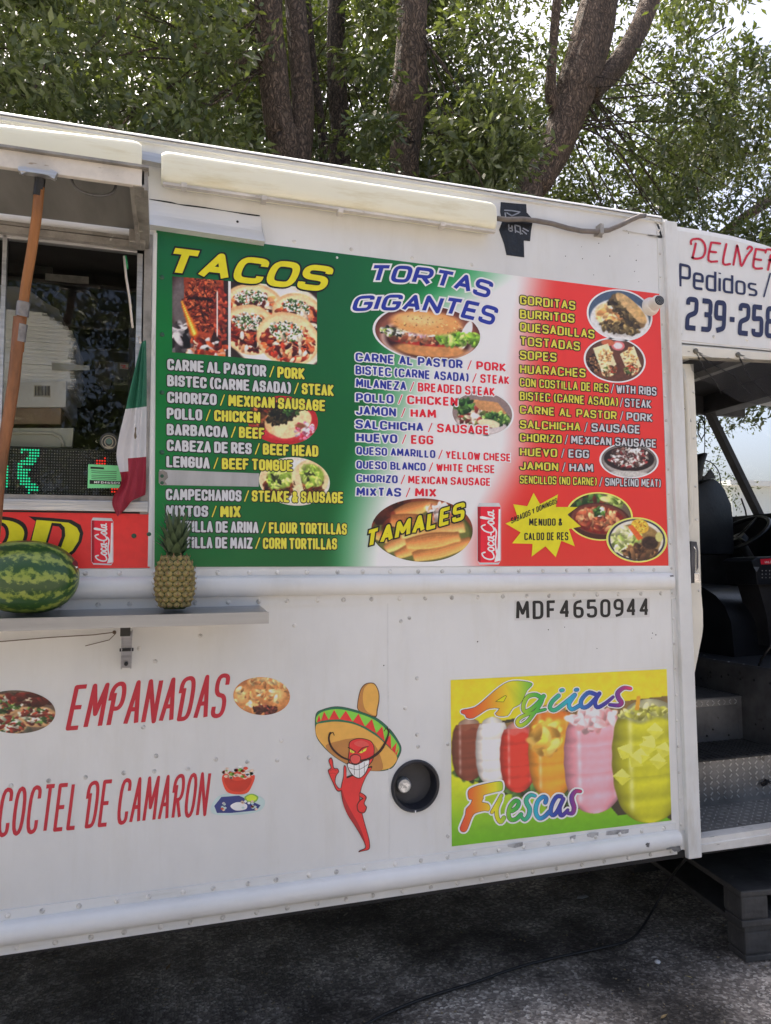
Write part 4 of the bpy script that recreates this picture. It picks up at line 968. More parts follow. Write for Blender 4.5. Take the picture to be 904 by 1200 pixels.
# netting over the door
m = MB(); tp = [(806,411),(815,412),(835,419),(850,420),(865,416),(885,422),(904,422),(940,430),(990,440)]; bt = [(809,432),(822,445),(838,452),(852,462),(866,470),(888,474),(904,480),(940,490),(990,500)]
nr = 8; rows = []
for k_ in range(nr+1):
    t = k_/nr
    for i, (a, b) in enumerate(zip(tp, bt)):
        rows.append(W(a[0]*(1-t)+b[0]*t, a[1]*(1-t)+b[1]*t, -.02+.05*t+.02*math.sin(i*2.1+t*3)))
n_ = len(tp); m.add(rows, [(k_*n_+i, k_*n_+i+1, (k_+1)*n_+i+1, (k_+1)*n_+i) for k_ in range(nr) for i in range(n_-1)])
net = m.build('door_netting', mat('sheer_black_net', (.02,.021,.026), .7, alpha=.42), None, smooth=True); tag(net, 'sheer black netting draped below the cab door header', 'netting')
m = MB()
for f_ in ([(816,413),(826,432),(840,448),(846,462)], [(866,417),(878,440),(892,455),(904,466)], [(815,412),(840,420),(866,417)], [(867,416),(885,420),(904,423)], [(820,415),(832,425),(860,440),(880,462)]):
    m.tube([W(x, y, -.015+.04*i/3) for i, (x, y) in enumerate(f_)], [.004, .003, .002, .0015][:len(f_)], 5)
m.build('netting_folds', mat('net_folds', (.02,.021,.026), .7, alpha=.7), net, smooth=True, kind='stuff')
for px, py in ((815.2, 411.5), (864.8, 415.8)):
    m = MB(); axl(m, W(px, py, -.016), (0, -1, 0), [(.011, 0), (.011, .006), (.008, .008)], 14); axl(m, W(px, py, -.016)+Vector((0,-.007,0)), (0,-1,0), [(.006, 0), (.006, .003)], 10); s_ = m.build('snap_button', mat('dull_brass', (.16,.15,.12), .4, .6), net, auto=.6)

# ---- underside and wheels
m = MB()
for y in (.55, 1.45): m.box((XL, y, .42), (XF, y+.08, .56))
m.box((-1.2, .9, .36), (.8, 1.3, .5)); m.box((XL, .0, .48), (XF, YB, .505)); m.build('added_chassis', M_CHAS, truck)  # frame rails and tank box added to darken the space under the truck
m = MB(); m.box((XL, YB-.04, .3), (XF, YB-.02, .52)); m.build('far_skirt', M_CHAS, truck)
for wx in (-2.9, 3.75):
    for wy in (.12, 1.72):
        m = MB(); m.lathe((wx, wy, .40), [(.23, 0), (.36, 0), (.40, .03), (.40, .19), (.36, .22), (.23, .22)], 32, 'Y'); w = m.build('wheel', M_TYRE, truck, auto=.6)
        m = MB(); m.lathe((wx, wy+.03, .40), [(.06, 0), (.10, .02), (.21, .03), (.235, -.01), (.235, .12), (.1, .12)], 24, 'Y'); m.build('rim', M_GREYI, w, auto=.6)
for wx in (-2.9, 3.75):
    m = MB(); m.tube([(wx, .2, .4), (wx, 1.9, .4)], .06, 8); m.build('axle', M_CHAS, truck)

sw = thing('steering_wheel', 'black steering wheel in front of the driver seat in the dark cab', 'steering wheel', (3.75, 1.55, 1.75))
cw = Vector((3.72, 1.58, 1.80)); ax_ = Vector((-.55, 0, .83)); a1 = Vector((0, 1, 0)); b1 = ax_.cross(a1)
m = MB(); m.tube([cw+(a1*math.cos(t)+b1*math.sin(t))*.22 for t in LS(0, 2*math.pi, 33)], .014, 8); m.build('wheel_ring', M_BLACKG, sw, smooth=True)
m = MB(); axl(m, cw-ax_*.05, ax_, [(.06, 0), (.05, .04)], 16); m.build('wheel_hub', M_BLACKG, sw, auto=.8)
for k in range(3): t = k*2.094+.5; m = MB(); m.tube([cw-ax_*.02, cw+(a1*math.cos(t)+b1*math.sin(t))*.21], .012, 6); m.build('wheel_spoke', M_BLACKG, sw, smooth=True)
m = MB(); m.tube([cw-ax_*.04, cw-ax_*.75], .03, 8); m.build('steering_column', M_BLACK, sw, smooth=True)
# ------------------------------------------------------------------ menu sign
def colgrid(name, parent, quad, fn, nx, ny, lift, thick=0, rough=.25):
    q = [W(*p) for p in quad]; Q = np.array([list(p) for p in q])
    u, v = np.meshgrid(np.linspace(0, 1, nx), np.linspace(0, 1, ny)); C = npalb(fn(u, v)); uu, vv = u[..., None], v[..., None]
    P = (Q[0]*(1-uu)+Q[1]*uu)*(1-vv)+(Q[3]*(1-uu)+Q[2]*uu)*vv; P[..., 1] = -lift
    P = P.reshape(-1, 3)-np.array(parent.location)
    me = bpy.data.meshes.new(name); idx = np.arange(nx*ny).reshape(ny, nx)
    fs = np.stack([idx[1:, :-1], idx[1:, 1:], idx[:-1, 1:], idx[:-1, :-1]], -1).reshape(-1, 4)
    me.from_pydata(P.tolist(), [], fs.tolist()); me.materials.append(M_PRINT)
    ca = me.color_attributes.new('Col', 'FLOAT_COLOR', 'POINT'); ca.data.foreach_set('color', np.concatenate([C, np.ones(C.shape[:2]+(1,))], -1).reshape(-1).astype(np.float32))
    o = bpy.data.objects.new(name, me); COL.objects.link(o); o.parent = parent; return o
sstep = lambda a, b, x: (lambda t: t*t*(3-2*t))(np.clip((x-a)/(b-a), 0, 1))
MQ = [(183.5, 270), (773, 344.5), (783.3, 663), (181, 664.5)]
def menu_bg(u, v):
    px = 183+u*600; y = 270+v*394+(1-v)*u*74
    vv = v
    g1 = 400+100*np.exp(-((v-.0)/.13)**1.6)-25*v+18*np.sin(v*5); gw = 75+35*(1-v)
    a = sstep(0, 1, (px-(g1-10))/gw)                       # green -> white
    a = np.where(v > .93, a, a)
    r1 = 585-25*np.sin(v*3.0)-75*sstep(.55, 1.0, v)+10*(v < .0); rw = 70
    b = sstep(0, 1, (px-(r1-8))/rw)
    green = np.array([8, 92, 40.])*(1+.16*np.sin(px/70)[..., None]*np.ones(3)); green[..., 0] = 8+14*a*1.0
    dark = sstep(0, .3, .35-v)[..., None]*sstep(0, 1, 1-u*2)[..., None]
    green = green*(1-.38*dark)+np.array([16, 60, 50.])*.38*dark
    green = green+np.array([0, 40, 10.])*(a*(1-a)*2)[..., None]
    white = np.array([205, 203, 204.]); red = np.array([206, 48, 40.])*np.ones(px.shape+(3,))
    red = red*(1-.10*v[..., None])
    c = green*(1-a[..., None])+white*a[..., None]
    return c*(1-b[..., None])+red*b[..., None]
sign = MB()
q4 = [W(*p) for p in MQ]
sign.prism([(p.x, -.0022, p.z) for p in q4], (0, .0025, 0)); sign_o = sign.build('menu_sign', M_WHITE, truck, label='large green white and red menu panel')
colgrid('menu_background', sign_o if False else truck, MQ, menu_bg, 240, 120, .0026)
ML = .0032
def mtext(name, runs, mats, **k): return text(name, sign_o, runs, mats, lift=ML, **k)
def sp_off(o): return o
# sub-parts must sit under a part whose own offset is 0: photo() handles the chain
gst = style('funky', .40, .27, .20, .18, .06, 'round', .26)
GM = [M_INK, M_SIL, M_YEL2]
def gline(a, b, sl, H=13.2):
    (s1, x0, x1), (s2, x3, x4), yl, yr = a, b, sl[0], sl[1]
    f = lambda p, q_, h=H: lq(p, q_, yl, yr, h, x0, x4)
    runs = [(s1, gst, f(x0, x1), 1), (s2, gst, f(x3, x4), 2)]
    mb = MB()
    for s, st, qd, m_ in runs:
        text_into(mb, s, st, qd, 0, .085, ML, 0, rag=.015); text_into(mb, s, st, qd, m_, 0, ML+.0005, 0, rag=.015)
    c = (x1+x3)/2; y = yl+(yr-yl)*(c-x0)/(x4-x0)
    dline(mb, [(c-2.2, y+6), (c+2.2, y-6)], 2.6, 0, ML, curve=0); dline(mb, [(c-2.2, y+6), (c+2.2, y-6)], 1.4, 2, ML+.0005, curve=0)
    mb.build('menu_line', GM, sign_o)
for r in [(('CARNE AL PASTOR',196,312),('PORK',325,357),(427,438.5)),(('BISTEC (CARNE ASADA)',196,341),('STEAK',353.5,391),(446,458)),
          (('CHORIZO',196,254),('MEXICAN SAUSAGE',267.5,381),(465.5,475.5)),(('POLLO',195.5,237),('CHICKEN',251,305),(484.6,489.5)),
          (('BARBACOA',195.5,267),('BEEF',280,310),(503.5,508)),(('CABEZA DE RES',195.5,295),('BEEF HEAD',308,373),(522,529)),
          (('LENGUA',195,246),('BEEF TONGUE',260,343),(541,546)),(('CAMPECHANOS',194.5,283),('STEAKE & SAUSAGE',295,402),(579.4,583.4)),
          (('MIXTOS',194.5,244),('MIX',258,282),(598.8,599.8)),(('TORTILLA DE ARINA',193.5,303),('FLOUR TORTILLAS',315,406.5),(616.5,620)),
          (('TORTILLA DE MAIZ',193.5,296),('CORN TORTILLAS',308,395),(635.5,637.5))]:
    gline(*r)
# blue / red column
bst = style('slab', .46, .21, .19, .22, .09, 'butt', .38)
bstc = style('slabc', .40, .20, .18, .22, .07, 'butt', .3)
BM = [M_WP, M_BLUE, M_REDP]
def bline(s1, x0, x1, s2, x3, x4, yl, yr, H=10.4, st=bst):
    mb = MB()
    for s, a, b, m_ in ((s1, x0, x1, 1), (s2, x3, x4, 2)):
        qd = lq(a, b, yl, yr, H, x0, x4); text_into(mb, s, st, qd, 0, .12, ML, 0); text_into(mb, s, st, qd, m_, 0, ML+.0005, 0)
    c = (x1+x3)/2; y = yl+(yr-yl)*(c-x0)/(x4-x0)
    dline(mb, [(c-2, y+5), (c+2, y-5)], 3.0, 0, ML, curve=0); dline(mb, [(c-2, y+5), (c+2, y-5)], 1.1, 2, ML+.0005, curve=0)
    mb.build('menu_line', BM, sign_o)
bline('CARNE AL PASTOR',416.5,542,'PORK',558,593,418.5,431); bline('BISTEC (CARNE ASADA)',416.5,549,'STEAK',562.6,597,433.6,446,st=bstc)
bline('MILANEZA',417,476,'BREADED STEAK',489.5,580,449,459.5,st=bstc); bline('POLLO',417,461,'CHICKEN',477,536,466,471); bline('JAMON',417,464,'HAM',481,511,481,485.5)
bline('SALCHICHA',416.5,496,'SAUSAGE',512,573,497,504.5); bline('HUEVO',417.5,465.5,'EGG',481.5,507.6,512.7,516); bline('QUESO AMARILLO',417.5,510,'YELLOW CHESE',522,598.6,528,536.5,9.4,bstc)
bline('QUESO BLANCO',417.5,498.7,'WHITE CHESE',511,580,544.5,550,9.4,bstc); bline('CHORIZO',417.5,466,'MEXICAN SAUSAGE',478,575,560.5,565,9.4,bstc); bline('MIXTAS',417.5,470,'MIX',486,511.5,576.5,577.6)
# yellow / grey column
yst = style('square', .50, .19, .17, .16, .12, 'butt', .42); ystc = style('squarec', .37, .155, .155, .14, .09, 'butt', .3)
YM = [M_INK, M_YEL2, M_SIL]
def yline(s1, x0, x1, yl, yr, s2=None, x3=0, x4=0, H=10.4, st=yst):
    mb = MB(); xe = x4 if s2 else x1
    for s, a, b, m_ in ((s1, x0, x1, 1), (s2, x3, x4, 2)):
        if s: qd = lq(a, b, yl, yr, H, x0, xe); text_into(mb, s, st, qd, 0, .10, ML, 0); text_into(mb, s, st, qd, m_, 0, ML+.0005, 0)
    if s2:
        c = (x1+x3)/2; y = yl+(yr-yl)*(c-x0)/(xe-x0); dline(mb, [(c-1.4, y+5), (c+1.4, y-5)], 2.4, 0, ML, curve=0); dline(mb, [(c-1.4, y+5), (c+1.4, y-5)], 1.0, 2, ML+.0005, curve=0)
    mb.build('menu_line', YM, sign_o)
yline('GORDITAS',609,674,351.5,358.5); yline('BURRITOS',609,673,368,373.5); yline('QUESADILLAS',609,696.4,383,392); yline('TOSTADAS',609,679.4,399.5,406)
yline('SOPES',609,652,416,419); yline('HUARACHES',609,686,432.5,437.5)
yline('CON COSTILLA DE RES',609,713,448,458.5,'WITH RIBS',722,769,10,ystc) if False else None
for a in [('CON COSTILLA DE RES',609,713,448,459,'WITH RIBS',722,769,ystc,10),('BISTEC (CARNE ASADA)',609,724,464,474,'STEAK',732,763,ystc,10),('CARNE AL PASTOR',609,722.4,480,490,'PORK',734,764.7,yst,9.6),
          ('SALCHICHA',609,680,497.3,503.5,'SAUSAGE',693,750,yst,9.8),('CHORIZO',609,658,512.7,520,'MEXICAN SAUSAGE',669,769,ystc,9.6),('HUEVO',609,652.7,529.5,532.3,'EGG',666,690,yst,9.6),
          ('JAMON',609,654,545.8,548.8,'HAM',667,695,yst,9.6),('SENCILLOS (NO CARNE)',609,699,562,566.6,'SINPLE(NO MEAT)',709,774,ystc,9.4)]:
    yline(a[0],a[1],a[2],a[3],a[4],a[5],a[6],a[7],a[9],a[8])
# titles
tst = style('tacos', .95, .30, .215, .34, .11, 'butt')
def title(name, s, st, quad, mats, grow, bend=0, lift=ML+.0012, shear=0, parent=None, layers=None):
    mb = MB()
    for k_, (g_, m_) in enumerate(layers or [(grow, 0), (0, 1)]): text_into(mb, s, st, quad, m_, g_, lift+.0005*k_, bend)
    return mb.build(name, mats, parent or sign_o)
title('tacos_title', 'TACOS', tst, [(201,290.5),(393,313.5),(379.5,342.5),(189,321.5)], [M_INK, M_YEL], .065)
ost = style('tortas', .80, .235, .20, .26, .13, 'butt')
title('tortas_title', 'TORTAS', ost, [(436,311),(579,331.5),(572,350.5),(430,331)], [M_WP, M_BLUE], .10, bend=.30)
title('gigantes_title', 'GIGANTES', ost, [(417,347.5),(585,361.5),(577,382.5),(411,365.5)], [M_WP, M_BLUE], .10, bend=.40)
mst = style('tamales', .50, .22, .20, .12, .10, 'butt')
# ---- food photographs
def scat(cv, n, cx, cy, rx, ry, cols, r, rot=0, el=2.0): return cv.bits(n, cx, cy, rx, ry, cols, r, rot, el)
MEAT = [(120,50,28),(150,70,38),(90,34,20),(170,84,44),(196,110,60)]; ORG = [(214,92,40),(190,62,24),(228,128,70),(160,48,24),(120,34,20)]
WHT = [(228,222,206),(210,206,190),(190,196,170)]; GRN = [(70,110,50),(96,136,60),(44,80,36)]; BRN = [(96,62,34),(70,44,26),(130,90,54)]
def P_doner():
    c = Cv(110, 150, (70, 40, 36)); c.ell(.15,.35,.25,.5,(120,110,112),soft=.5); c.poly([(.2,0),(.92,0),(.9,.45),(.72,.72),(.62,.95),(.45,.95),(.38,.7),(.22,.45)],(168,72,36),tex=.35,sc=24)
    c.bits(620,.56,.33,.36,.36,[(190,90,48),(140,50,26),(110,36,22),(206,110,62),(80,26,18)],(.008,.018),0,3); c.bits(20,.55,.27,.33,.01,[(60,20,14)],(.01,.015),0,4)
    c.bits(120,.85,.5,.12,.4,[(150,50,30),(110,30,20),(180,80,50)],(.015,.03),0,2); c.ell(.80,.45,.012,.35,(236,226,220)); c.bits(120,.5,.95,.5,.16,ORG+[(230,180,150),(60,40,36),(200,190,190)],(.02,.045),0,2.2)
    c.bits(60,.15,.8,.16,.2,[(40,30,30),(180,175,178),(90,80,84)],(.02,.05),0,2.5)
    for w,col in ((.06,(240,120,20)),(.035,(252,180,30)),(.018,(255,240,120))):
        for t in LS(0,1,16): c.ell(.17+.22*t,.33+.40*t,w*(.5+t),w*.9*(.5+t),col,.6,.7)
    return c.grain(.12,40)
def P_tacos():
    c = Cv(160,150,(70,48,40)); c.ell(.55,.55,.62,.62,(222,208,190),.1,.04); c.ell(.52,.56,.56,.56,(236,226,212),.1,.05)
    for cx,cy,rx,ry,rot in ((.25,.30,.36,.30,-.1),(.78,.38,.32,.30,.25),(.22,.62,.33,.34,0),(.66,.70,.38,.36,.15)):
        c.ell(cx,cy,rx,ry,(226,184,132),rot,.05,.14,8); c.ell(cx,cy+.01,rx*.93,ry*.93,(240,206,160),rot,.1,.1,10)
        c.bits(230,cx,cy+.04,rx*.8,ry*.7,ORG+[(236,160,110)],(.016,.036),rot,2.0); c.bits(150,cx-.02,cy-.10,rx*.52,ry*.36,WHT+[(236,236,230)]*3,(.009,.018),rot,1.5); c.bits(60,cx-.02,cy-.1,rx*.5,ry*.34,GRN,(.008,.015),rot,1.8)
        c.bits(25,cx+.03,cy+.1,rx*.6,ry*.5,[(90,24,20),(236,210,180)],(.014,.03),rot,2.4)
    return c.grain(.1,50)
def P_redplate():
    c = Cv(140,100,(198,36,44)); c.ell(.5,.5,.44,.44,(214,60,66),0,.1); c.bits(120,.24,.35,.26,.3,MEAT+BRN,(.03,.06)); c.ell(.55,.48,.34,.32,(222,186,130),-.5,.05,.15); c.ell(.62,.56,.32,.28,(236,204,156),-.5,.06,.12)
    c.bits(200,.50,.36,.24,.17,[(50,56,34),(80,64,40),(100,80,50),(40,36,26)],(.02,.045),-.5); c.bits(40,.62,.30,.12,.12,GRN,(.015,.03)); c.bits(50,.82,.72,.16,.18,[(226,120,150),(236,200,210),(200,60,90)],(.03,.05),0,1.2); c.ell(.75,.6,.1,.06,(150,96,60),0,.5)
    return c.grain(.1)
def P_guac():
    c = Cv(140,100,(206,200,190)); c.ell(.5,.5,.46,.46,(222,218,206)); 
    for cx,cy,rot in ((.27,.5,-.2),(.72,.42,.5)):
        c.ell(cx,cy,.27,.40,(220,196,150),rot,.06,.12); c.bits(120,cx,cy+.12,.2,.25,MEAT+BRN,(.02,.05),rot); c.ell(cx+.02,cy-.06,.20,.25,(150,178,60),rot,.2,.18,12); c.bits(50,cx,cy-.04,.16,.2,[(170,196,80),(130,160,50),(190,204,110)],(.02,.05),rot); c.bits(8,cx,cy-.05,.1,.1,[(70,80,40)],(.02,.03))
    c.poly([(.46,.25),(.56,.3),(.66,.9),(.56,.95)],(226,204,160),.1); return c.grain(.1)
def P_torta():
    c = Cv(190,120,(120,62,46)); c.ell(.5,.55,.5,.5,(150,90,70),0,.1); c.ell(.5,.62,.46,.42,(225,205,195)); c.ell(.5,.62,.43,.38,(80,36,30)); c.ell(.85,.5,.05,.3,(230,225,225),.3)
    c.ell(.52,.80,.39,.15,(206,146,84),0,.25,.12); c.ell(.5,.66,.38,.09,(190,52,36),0,.3,.2); c.bits(200,.5,.58,.37,.09,[(190,130,90),(150,90,60),(120,64,40),(214,160,120)],(.02,.045)); c.bits(100,.5,.50,.37,.05,[(224,200,214),(206,160,186),(236,230,224)],(.012,.022),0,4)
    c.bits(120,.72,.58,.14,.12,[(150,190,60),(110,160,40),(190,214,110)],(.02,.045)); c.bits(60,.15,.52,.10,.08,[(150,170,80),(60,60,50),(200,200,180)],(.015,.03)); c.bits(40,.93,.55,.05,.1,[(150,190,60),(110,160,40)],(.02,.04))
    c.ell(.48,.32,.37,.24,(222,160,90),0,.2,.08,9); c.ell(.42,.27,.28,.15,(238,190,126),0,.7); c.bits(70,.5,.34,.33,.15,[(230,176,110),(204,140,76)],(.006,.012)); return c.grain(.06)
def P_torta2():
    c = Cv(120,86,(150,130,126)); c.ell(.5,.7,.45,.3,(200,190,188)); c.bits(160,.45,.6,.34,.2,[(230,220,200),(150,60,50),(200,180,150),(110,120,60)],(.03,.06)); c.poly([(.3,.18),(.75,.22),(.92,.5),(.45,.42)],(202,150,96),.1); c.bits(90,.75,.6,.2,.12,GRN+[(150,180,90)],(.02,.05)); c.bits(60,.2,.35,.15,.15,GRN,(.03,.05)); c.ell(.6,.72,.2,.1,(226,206,170),.1); return c.grain(.1)
def P_tamales():
    c = Cv(190,120,(150,70,44)); c.ell(.5,.6,.52,.5,(90,96,40),0,.05); c.ell(.5,.56,.48,.44,(120,124,60),0,.05); c.bits(60,.2,.22,.2,.2,[(120,50,30),(90,40,26)],(.04,.08)); r_=random.Random(4)
    for (x0,y0,x1,y1,w) in ((.05,.58,.5,.75,.10),(.15,.80,.5,.50,.10),(.25,.25,.55,.1,.11),(.2,.35,.75,.45,.14),(.55,.1,.85,.35,.13),(.3,.55,.9,.45,.13),(.25,.9,.62,.62,.09),(.42,.92,.97,.68,.12),(.35,.72,.85,.60,.12)):
        base = r_.choice([(226,150,80),(236,168,98),(214,136,70)])
        for k_ in range(-3,4):
            f_ = 1+.09*k_; 
            for t in LS(0,1,26):
                ww = w*(.6+.4*math.sin(math.pi*min(1,t*1.1))); nx_,ny_=-(y1-y0),(x1-x0); l_=math.hypot(nx_,ny_)
                c.ell(x0+(x1-x0)*t+nx_/l_*ww*k_*.16, y0+(y1-y0)*t+ny_/l_*ww*k_*.3,.028,.028,tuple(min(255,b*f_) for b in base),0,.8)
    c.bits(60,.66,.22,.12,.12,[(230,200,190),(214,130,90),(240,222,210)],(.02,.05)); return c.grain(.08,60)
def P_quesa():
    c = Cv(150,120,(86,104,128)); c.ell(.5,.62,.48,.46,(206,204,202),0,.05); c.ell(.52,.6,.4,.36,(186,182,178)); c.ell(.42,.55,.33,.28,(226,206,160),.3,.06,.15); c.bits(60,.4,.55,.25,.2,[(214,170,110),(196,140,80),(236,220,180)],(.03,.07)); c.bits(140,.5,.75,.3,.1,[(110,90,50),(90,70,40),(150,130,80)],(.02,.05),.1)
    c.ell(.63,.40,.36,.19,(130,104,66),.75,.06,.25); c.ell(.68,.34,.34,.14,(204,170,116),.75,.08,.15); c.bits(120,.56,.46,.30,.07,[(100,84,50),(80,64,36),(130,110,70)],(.02,.045),.75); return c.grain(.1)
def P_burr():
    c = Cv(140,110,(110,70,50)); c.ell(.5,.6,.48,.42,(120,74,50),0,.05,.2); c.ell(.16,.65,.1,.2,(90,60,40),0,.3,.5); c.bits(60,.15,.6,.1,.22,[(60,40,30),(150,110,70)],(.015,.03)); c.ell(.55,.16,.12,.12,(214,120,120)); c.ell(.55,.16,.08,.08,(236,200,200)); c.ell(.38,.1,.12,.08,(200,110,70))
    for q_ in ([(.13,.25),(.38,.12),(.52,.60),(.30,.88)],[(.58,.35),(.82,.15),(.95,.62),(.70,.72)]):
        c.poly(q_,(232,208,166),.1,8); cx,cy=sum(p[0] for p in q_)/4,sum(p[1] for p in q_)/4; c.bits(40,cx,cy-.03,.12,.22,[(206,150,90),(220,180,120)],(.012,.03))
    for cx,cy,rot in ((.40,.76,-.5),(.78,.70,-.4)): c.ell(cx,cy,.14,.13,(224,190,140),rot,.1); c.bits(90,cx,cy,.11,.10,[(180,70,40),(120,80,40),(226,200,150),(90,110,50)],(.016,.034),rot)
    return c.grain(.08)
def P_carne():
    c = Cv(130,90,(120,110,104)); c.ell(.5,.5,.49,.47,(170,162,156)); c.ell(.5,.45,.46,.38,(60,40,32),0,.05,.3); c.bits(260,.5,.42,.36,.28,[(110,80,70),(190,180,170),(230,226,220),(80,50,44),(150,60,60)],(.02,.045)); c.ell(.5,.9,.4,.1,(190,186,180)); return c.grain(.15)
def P_menudo():
    c = Cv(140,110,(120,104,84)); c.bits(60,.25,.15,.3,.15,GRN+[(140,60,40)],(.04,.07)); c.bits(20,.72,.14,.14,.08,[(190,210,110),(140,170,60)],(.04,.07)); c.ell(.5,.60,.50,.40,(92,44,34),.05,.05); c.ell(.5,.56,.45,.34,(130,70,54),.05,.05); c.ell(.5,.58,.40,.30,(150,36,20),.05,.06,.3)
    c.bits(150,.5,.55,.34,.22,[(206,130,80),(180,96,60),(226,160,110),(150,60,40)],(.03,.055),.05); c.bits(26,.5,.40,.1,.08,GRN+[(240,240,230)],(.02,.04)); return c.grain(.1)
def P_caldo():
    c = Cv(140,110,(190,184,170)); c.ell(.5,.5,.49,.49,(30,36,60),0,.03); c.ell(.5,.5,.46,.46,(214,206,190),0,.03); c.ell(.5,.52,.42,.41,(160,130,76),0,.06,.15); c.bits(110,.30,.5,.22,.28,[(200,210,130),(170,190,90),(226,226,170)],(.03,.06)); c.bits(80,.55,.78,.28,.14,[(110,76,50),(150,110,70),(90,60,40)],(.03,.06)); c.ell(.72,.56,.16,.17,(80,56,44),0,.2,.4)
    c.ell(.55,.18,.16,.17,(226,180,50),.4,.08,.1); c.bits(70,.55,.18,.13,.14,[(240,200,70),(206,150,30)],(.012,.02),0,1.2); c.poly([(.34,.2),(.42,.15),(.6,.45),(.52,.52)],(226,110,40),.1); c.ell(.88,.42,.07,.12,(200,196,120)); return c.grain(.08)
def P_empan():
    c = Cv(140,96,(186,120,70)); 
    for cx,cy,rx,ry,rot in ((.2,.55,.25,.38,.5),(.5,.4,.2,.3,-.3),(.8,.5,.26,.36,-.5),(.5,.15,.3,.2,0),(.8,.15,.2,.15,.1),(.4,.8,.25,.2,.3)):
        c.ell(cx,cy,rx,ry,(206,140,76),rot,.2,.15); c.ell(cx-.03,cy-.05,rx*.8,ry*.7,(240,190,120),rot,.7,.12); c.bits(14,cx,cy,rx*.8,ry*.8,[(250,214,150),(214,146,84)],(.03,.06),rot)
    c.bits(60,.55,.88,.2,.1,[(110,40,30),(150,70,60),(80,30,24)],(.03,.05)); return c.grain(.06)
def P_tostada():
    c = Cv(120,110,(120,100,84)); c.bits(80,.4,.5,.5,.5,[(180,170,150),(120,120,100),(90,60,50)],(.05,.09)); 
    for cx,cy in ((.3,.35),(.75,.6),(.35,.8)): c.ell(cx,cy,.3,.26,(200,160,110),0,.1,.2); c.bits(110,cx,cy,.24,.2,WHT+[(130,40,30),(150,60,40)]+GRN,(.02,.04))
    c.bits(50,.7,.2,.3,.15,[(110,30,26),(90,24,20)],(.03,.06)); return c.grain(.12)
def oval(x0, y0, x1, y1, sl=0): return rq(x0, y0, x1, y1, sl)
M_RIMW = M_WP; M_RIMY = flat('pale_yellow_border', 240, 214, 90)
# rectangular pictures
def pic(cv, quad, lb=None, disc=False, rim=None, par=None, lift=ML-.0004):
    return photo('food_photo', cv, quad, par or sign_o, lift, disc=disc, rim=rim, label=lb)
pic(P_doner(), [(202,324),(267.5,329.5),(267.5,418),(202,413)], 'printed photo of spit roasted meat over flames')
m = MB(); decal(m, [(267.5,329.5),(270.5,329.8),(270.5,418.3),(267.5,418)], 0, ML-.0004, smooth=False); m.build('photo_divider', M_WP, sign_o)
pic(P_tacos(), [(270.5,329.8),(371.5,338),(371.5,427.5),(270.5,418.3)], 'printed photo of tacos on a plate')
pic(P_redplate(), oval(290,464,372.5,521,4), 'printed photo of a taco on a red plate', True)
pic(P_guac(), oval(303.5,536,386.5,592.5,4), 'printed photo of two tacos with green sauce', True)
pic(P_torta(), oval(438.5,358,563.5,423,9), 'printed photo of a large filled bread roll', True, M_WP)
pic(P_torta2(), oval(529.5,459.5,600.5,510,4), 'printed photo of a small sandwich', True, M_WP)
pic(P_tamales(), oval(435,584,554,658.5,1), 'printed photo of tamales', True)
pic(P_quesa(), oval(689,340.5,763,398.5,6), 'printed photo of filled tortillas', True, M_WP)
pic(P_burr(), oval(685.5,397,755,447.5,4), 'printed photo of a cut burrito', True, M_WP)
pic(P_carne(), oval(704,520,770,559.5,2), 'printed photo of a bowl of shredded meat', True, M_WP)
pic(P_menudo(), oval(664.5,578,740,632.5,3), 'printed photo of red stew', True, M_RIMY)
pic(P_caldo(), oval(711.5,607.5,780,658,2), 'printed photo of beef soup with corn', True, M_RIMY, lift=ML+.0012)
pic(P_empan(), oval(273.5,793.5,340,838,1.5), 'printed photo of empanadas', True, par=truck, lift=.0012)
pic(P_tostada(), oval(-28,809,65,859.5,2), 'printed photo of tostadas', True, par=truck, lift=.0012)
# tape strip over one line
m = MB(); q_ = [W(*p) for p in ((187,550.5),(303.5,555),(303,570.5),(188,568.5))]; m.prism([(p.x, -.0052, p.z) for p in q_], (0, .002, 0)); m.build('tape_strip', M_GREYT, sign_o)
m = MB(); m.prism([(W(*p).x, -.0058, W(*p).z) for p in ((186,553),(191,551),(196,554),(197,560),(193,564),(196,568),(190,569),(186,566))], (0, .002, 0)); m.build('tape_curl', M_ALU_D, sign_o)
title('tamales_title', 'TAMALES', mst, [(430,622),(545,588),(543.5,609),(427,643)], [M_INK, M_YEL], .085)
# starburst
zz = ZM(590, 480, .2323)
m = MB(); decal(m, zz((150,420),(183,478),(273,428),(262,492),(372,492),(320,530),(388,590),(328,603),(358,690),(290,662),(262,745),(210,690),(140,742),(145,678),(42,675),(85,620),(8,575),(72,550),(48,478),(118,488)), 0, ML+.0016, smooth=False)
m.build('starburst', M_YEL, sign_o, label='yellow starburst with weekend stew announcement')
nst = style('narrow', .34, .19, .15, .15, .09, 'butt', .3)
m = MB(); text_into(m, 'SABADOS Y DOMINGOS', nst, zz((35,548),(266,446),(270,472),(38,577)), 0, 0, ML+.0021)
m.build('starburst_lettering', M_INK, sign_o); m = MB(); text_into(m, 'MENUDO &', nst, zz((127,550),(295,549),(295,586),(127,587)), 0, 0, ML+.0021); m.build('starburst_lettering', M_INK, sign_o); m = MB(); text_into(m, 'CALDO DE RES', nst, zz((103,622),(325,618),(325,660),(103,659)), 0, 0, ML+.0021)
m.build('starburst_lettering', M_INK, sign_o)

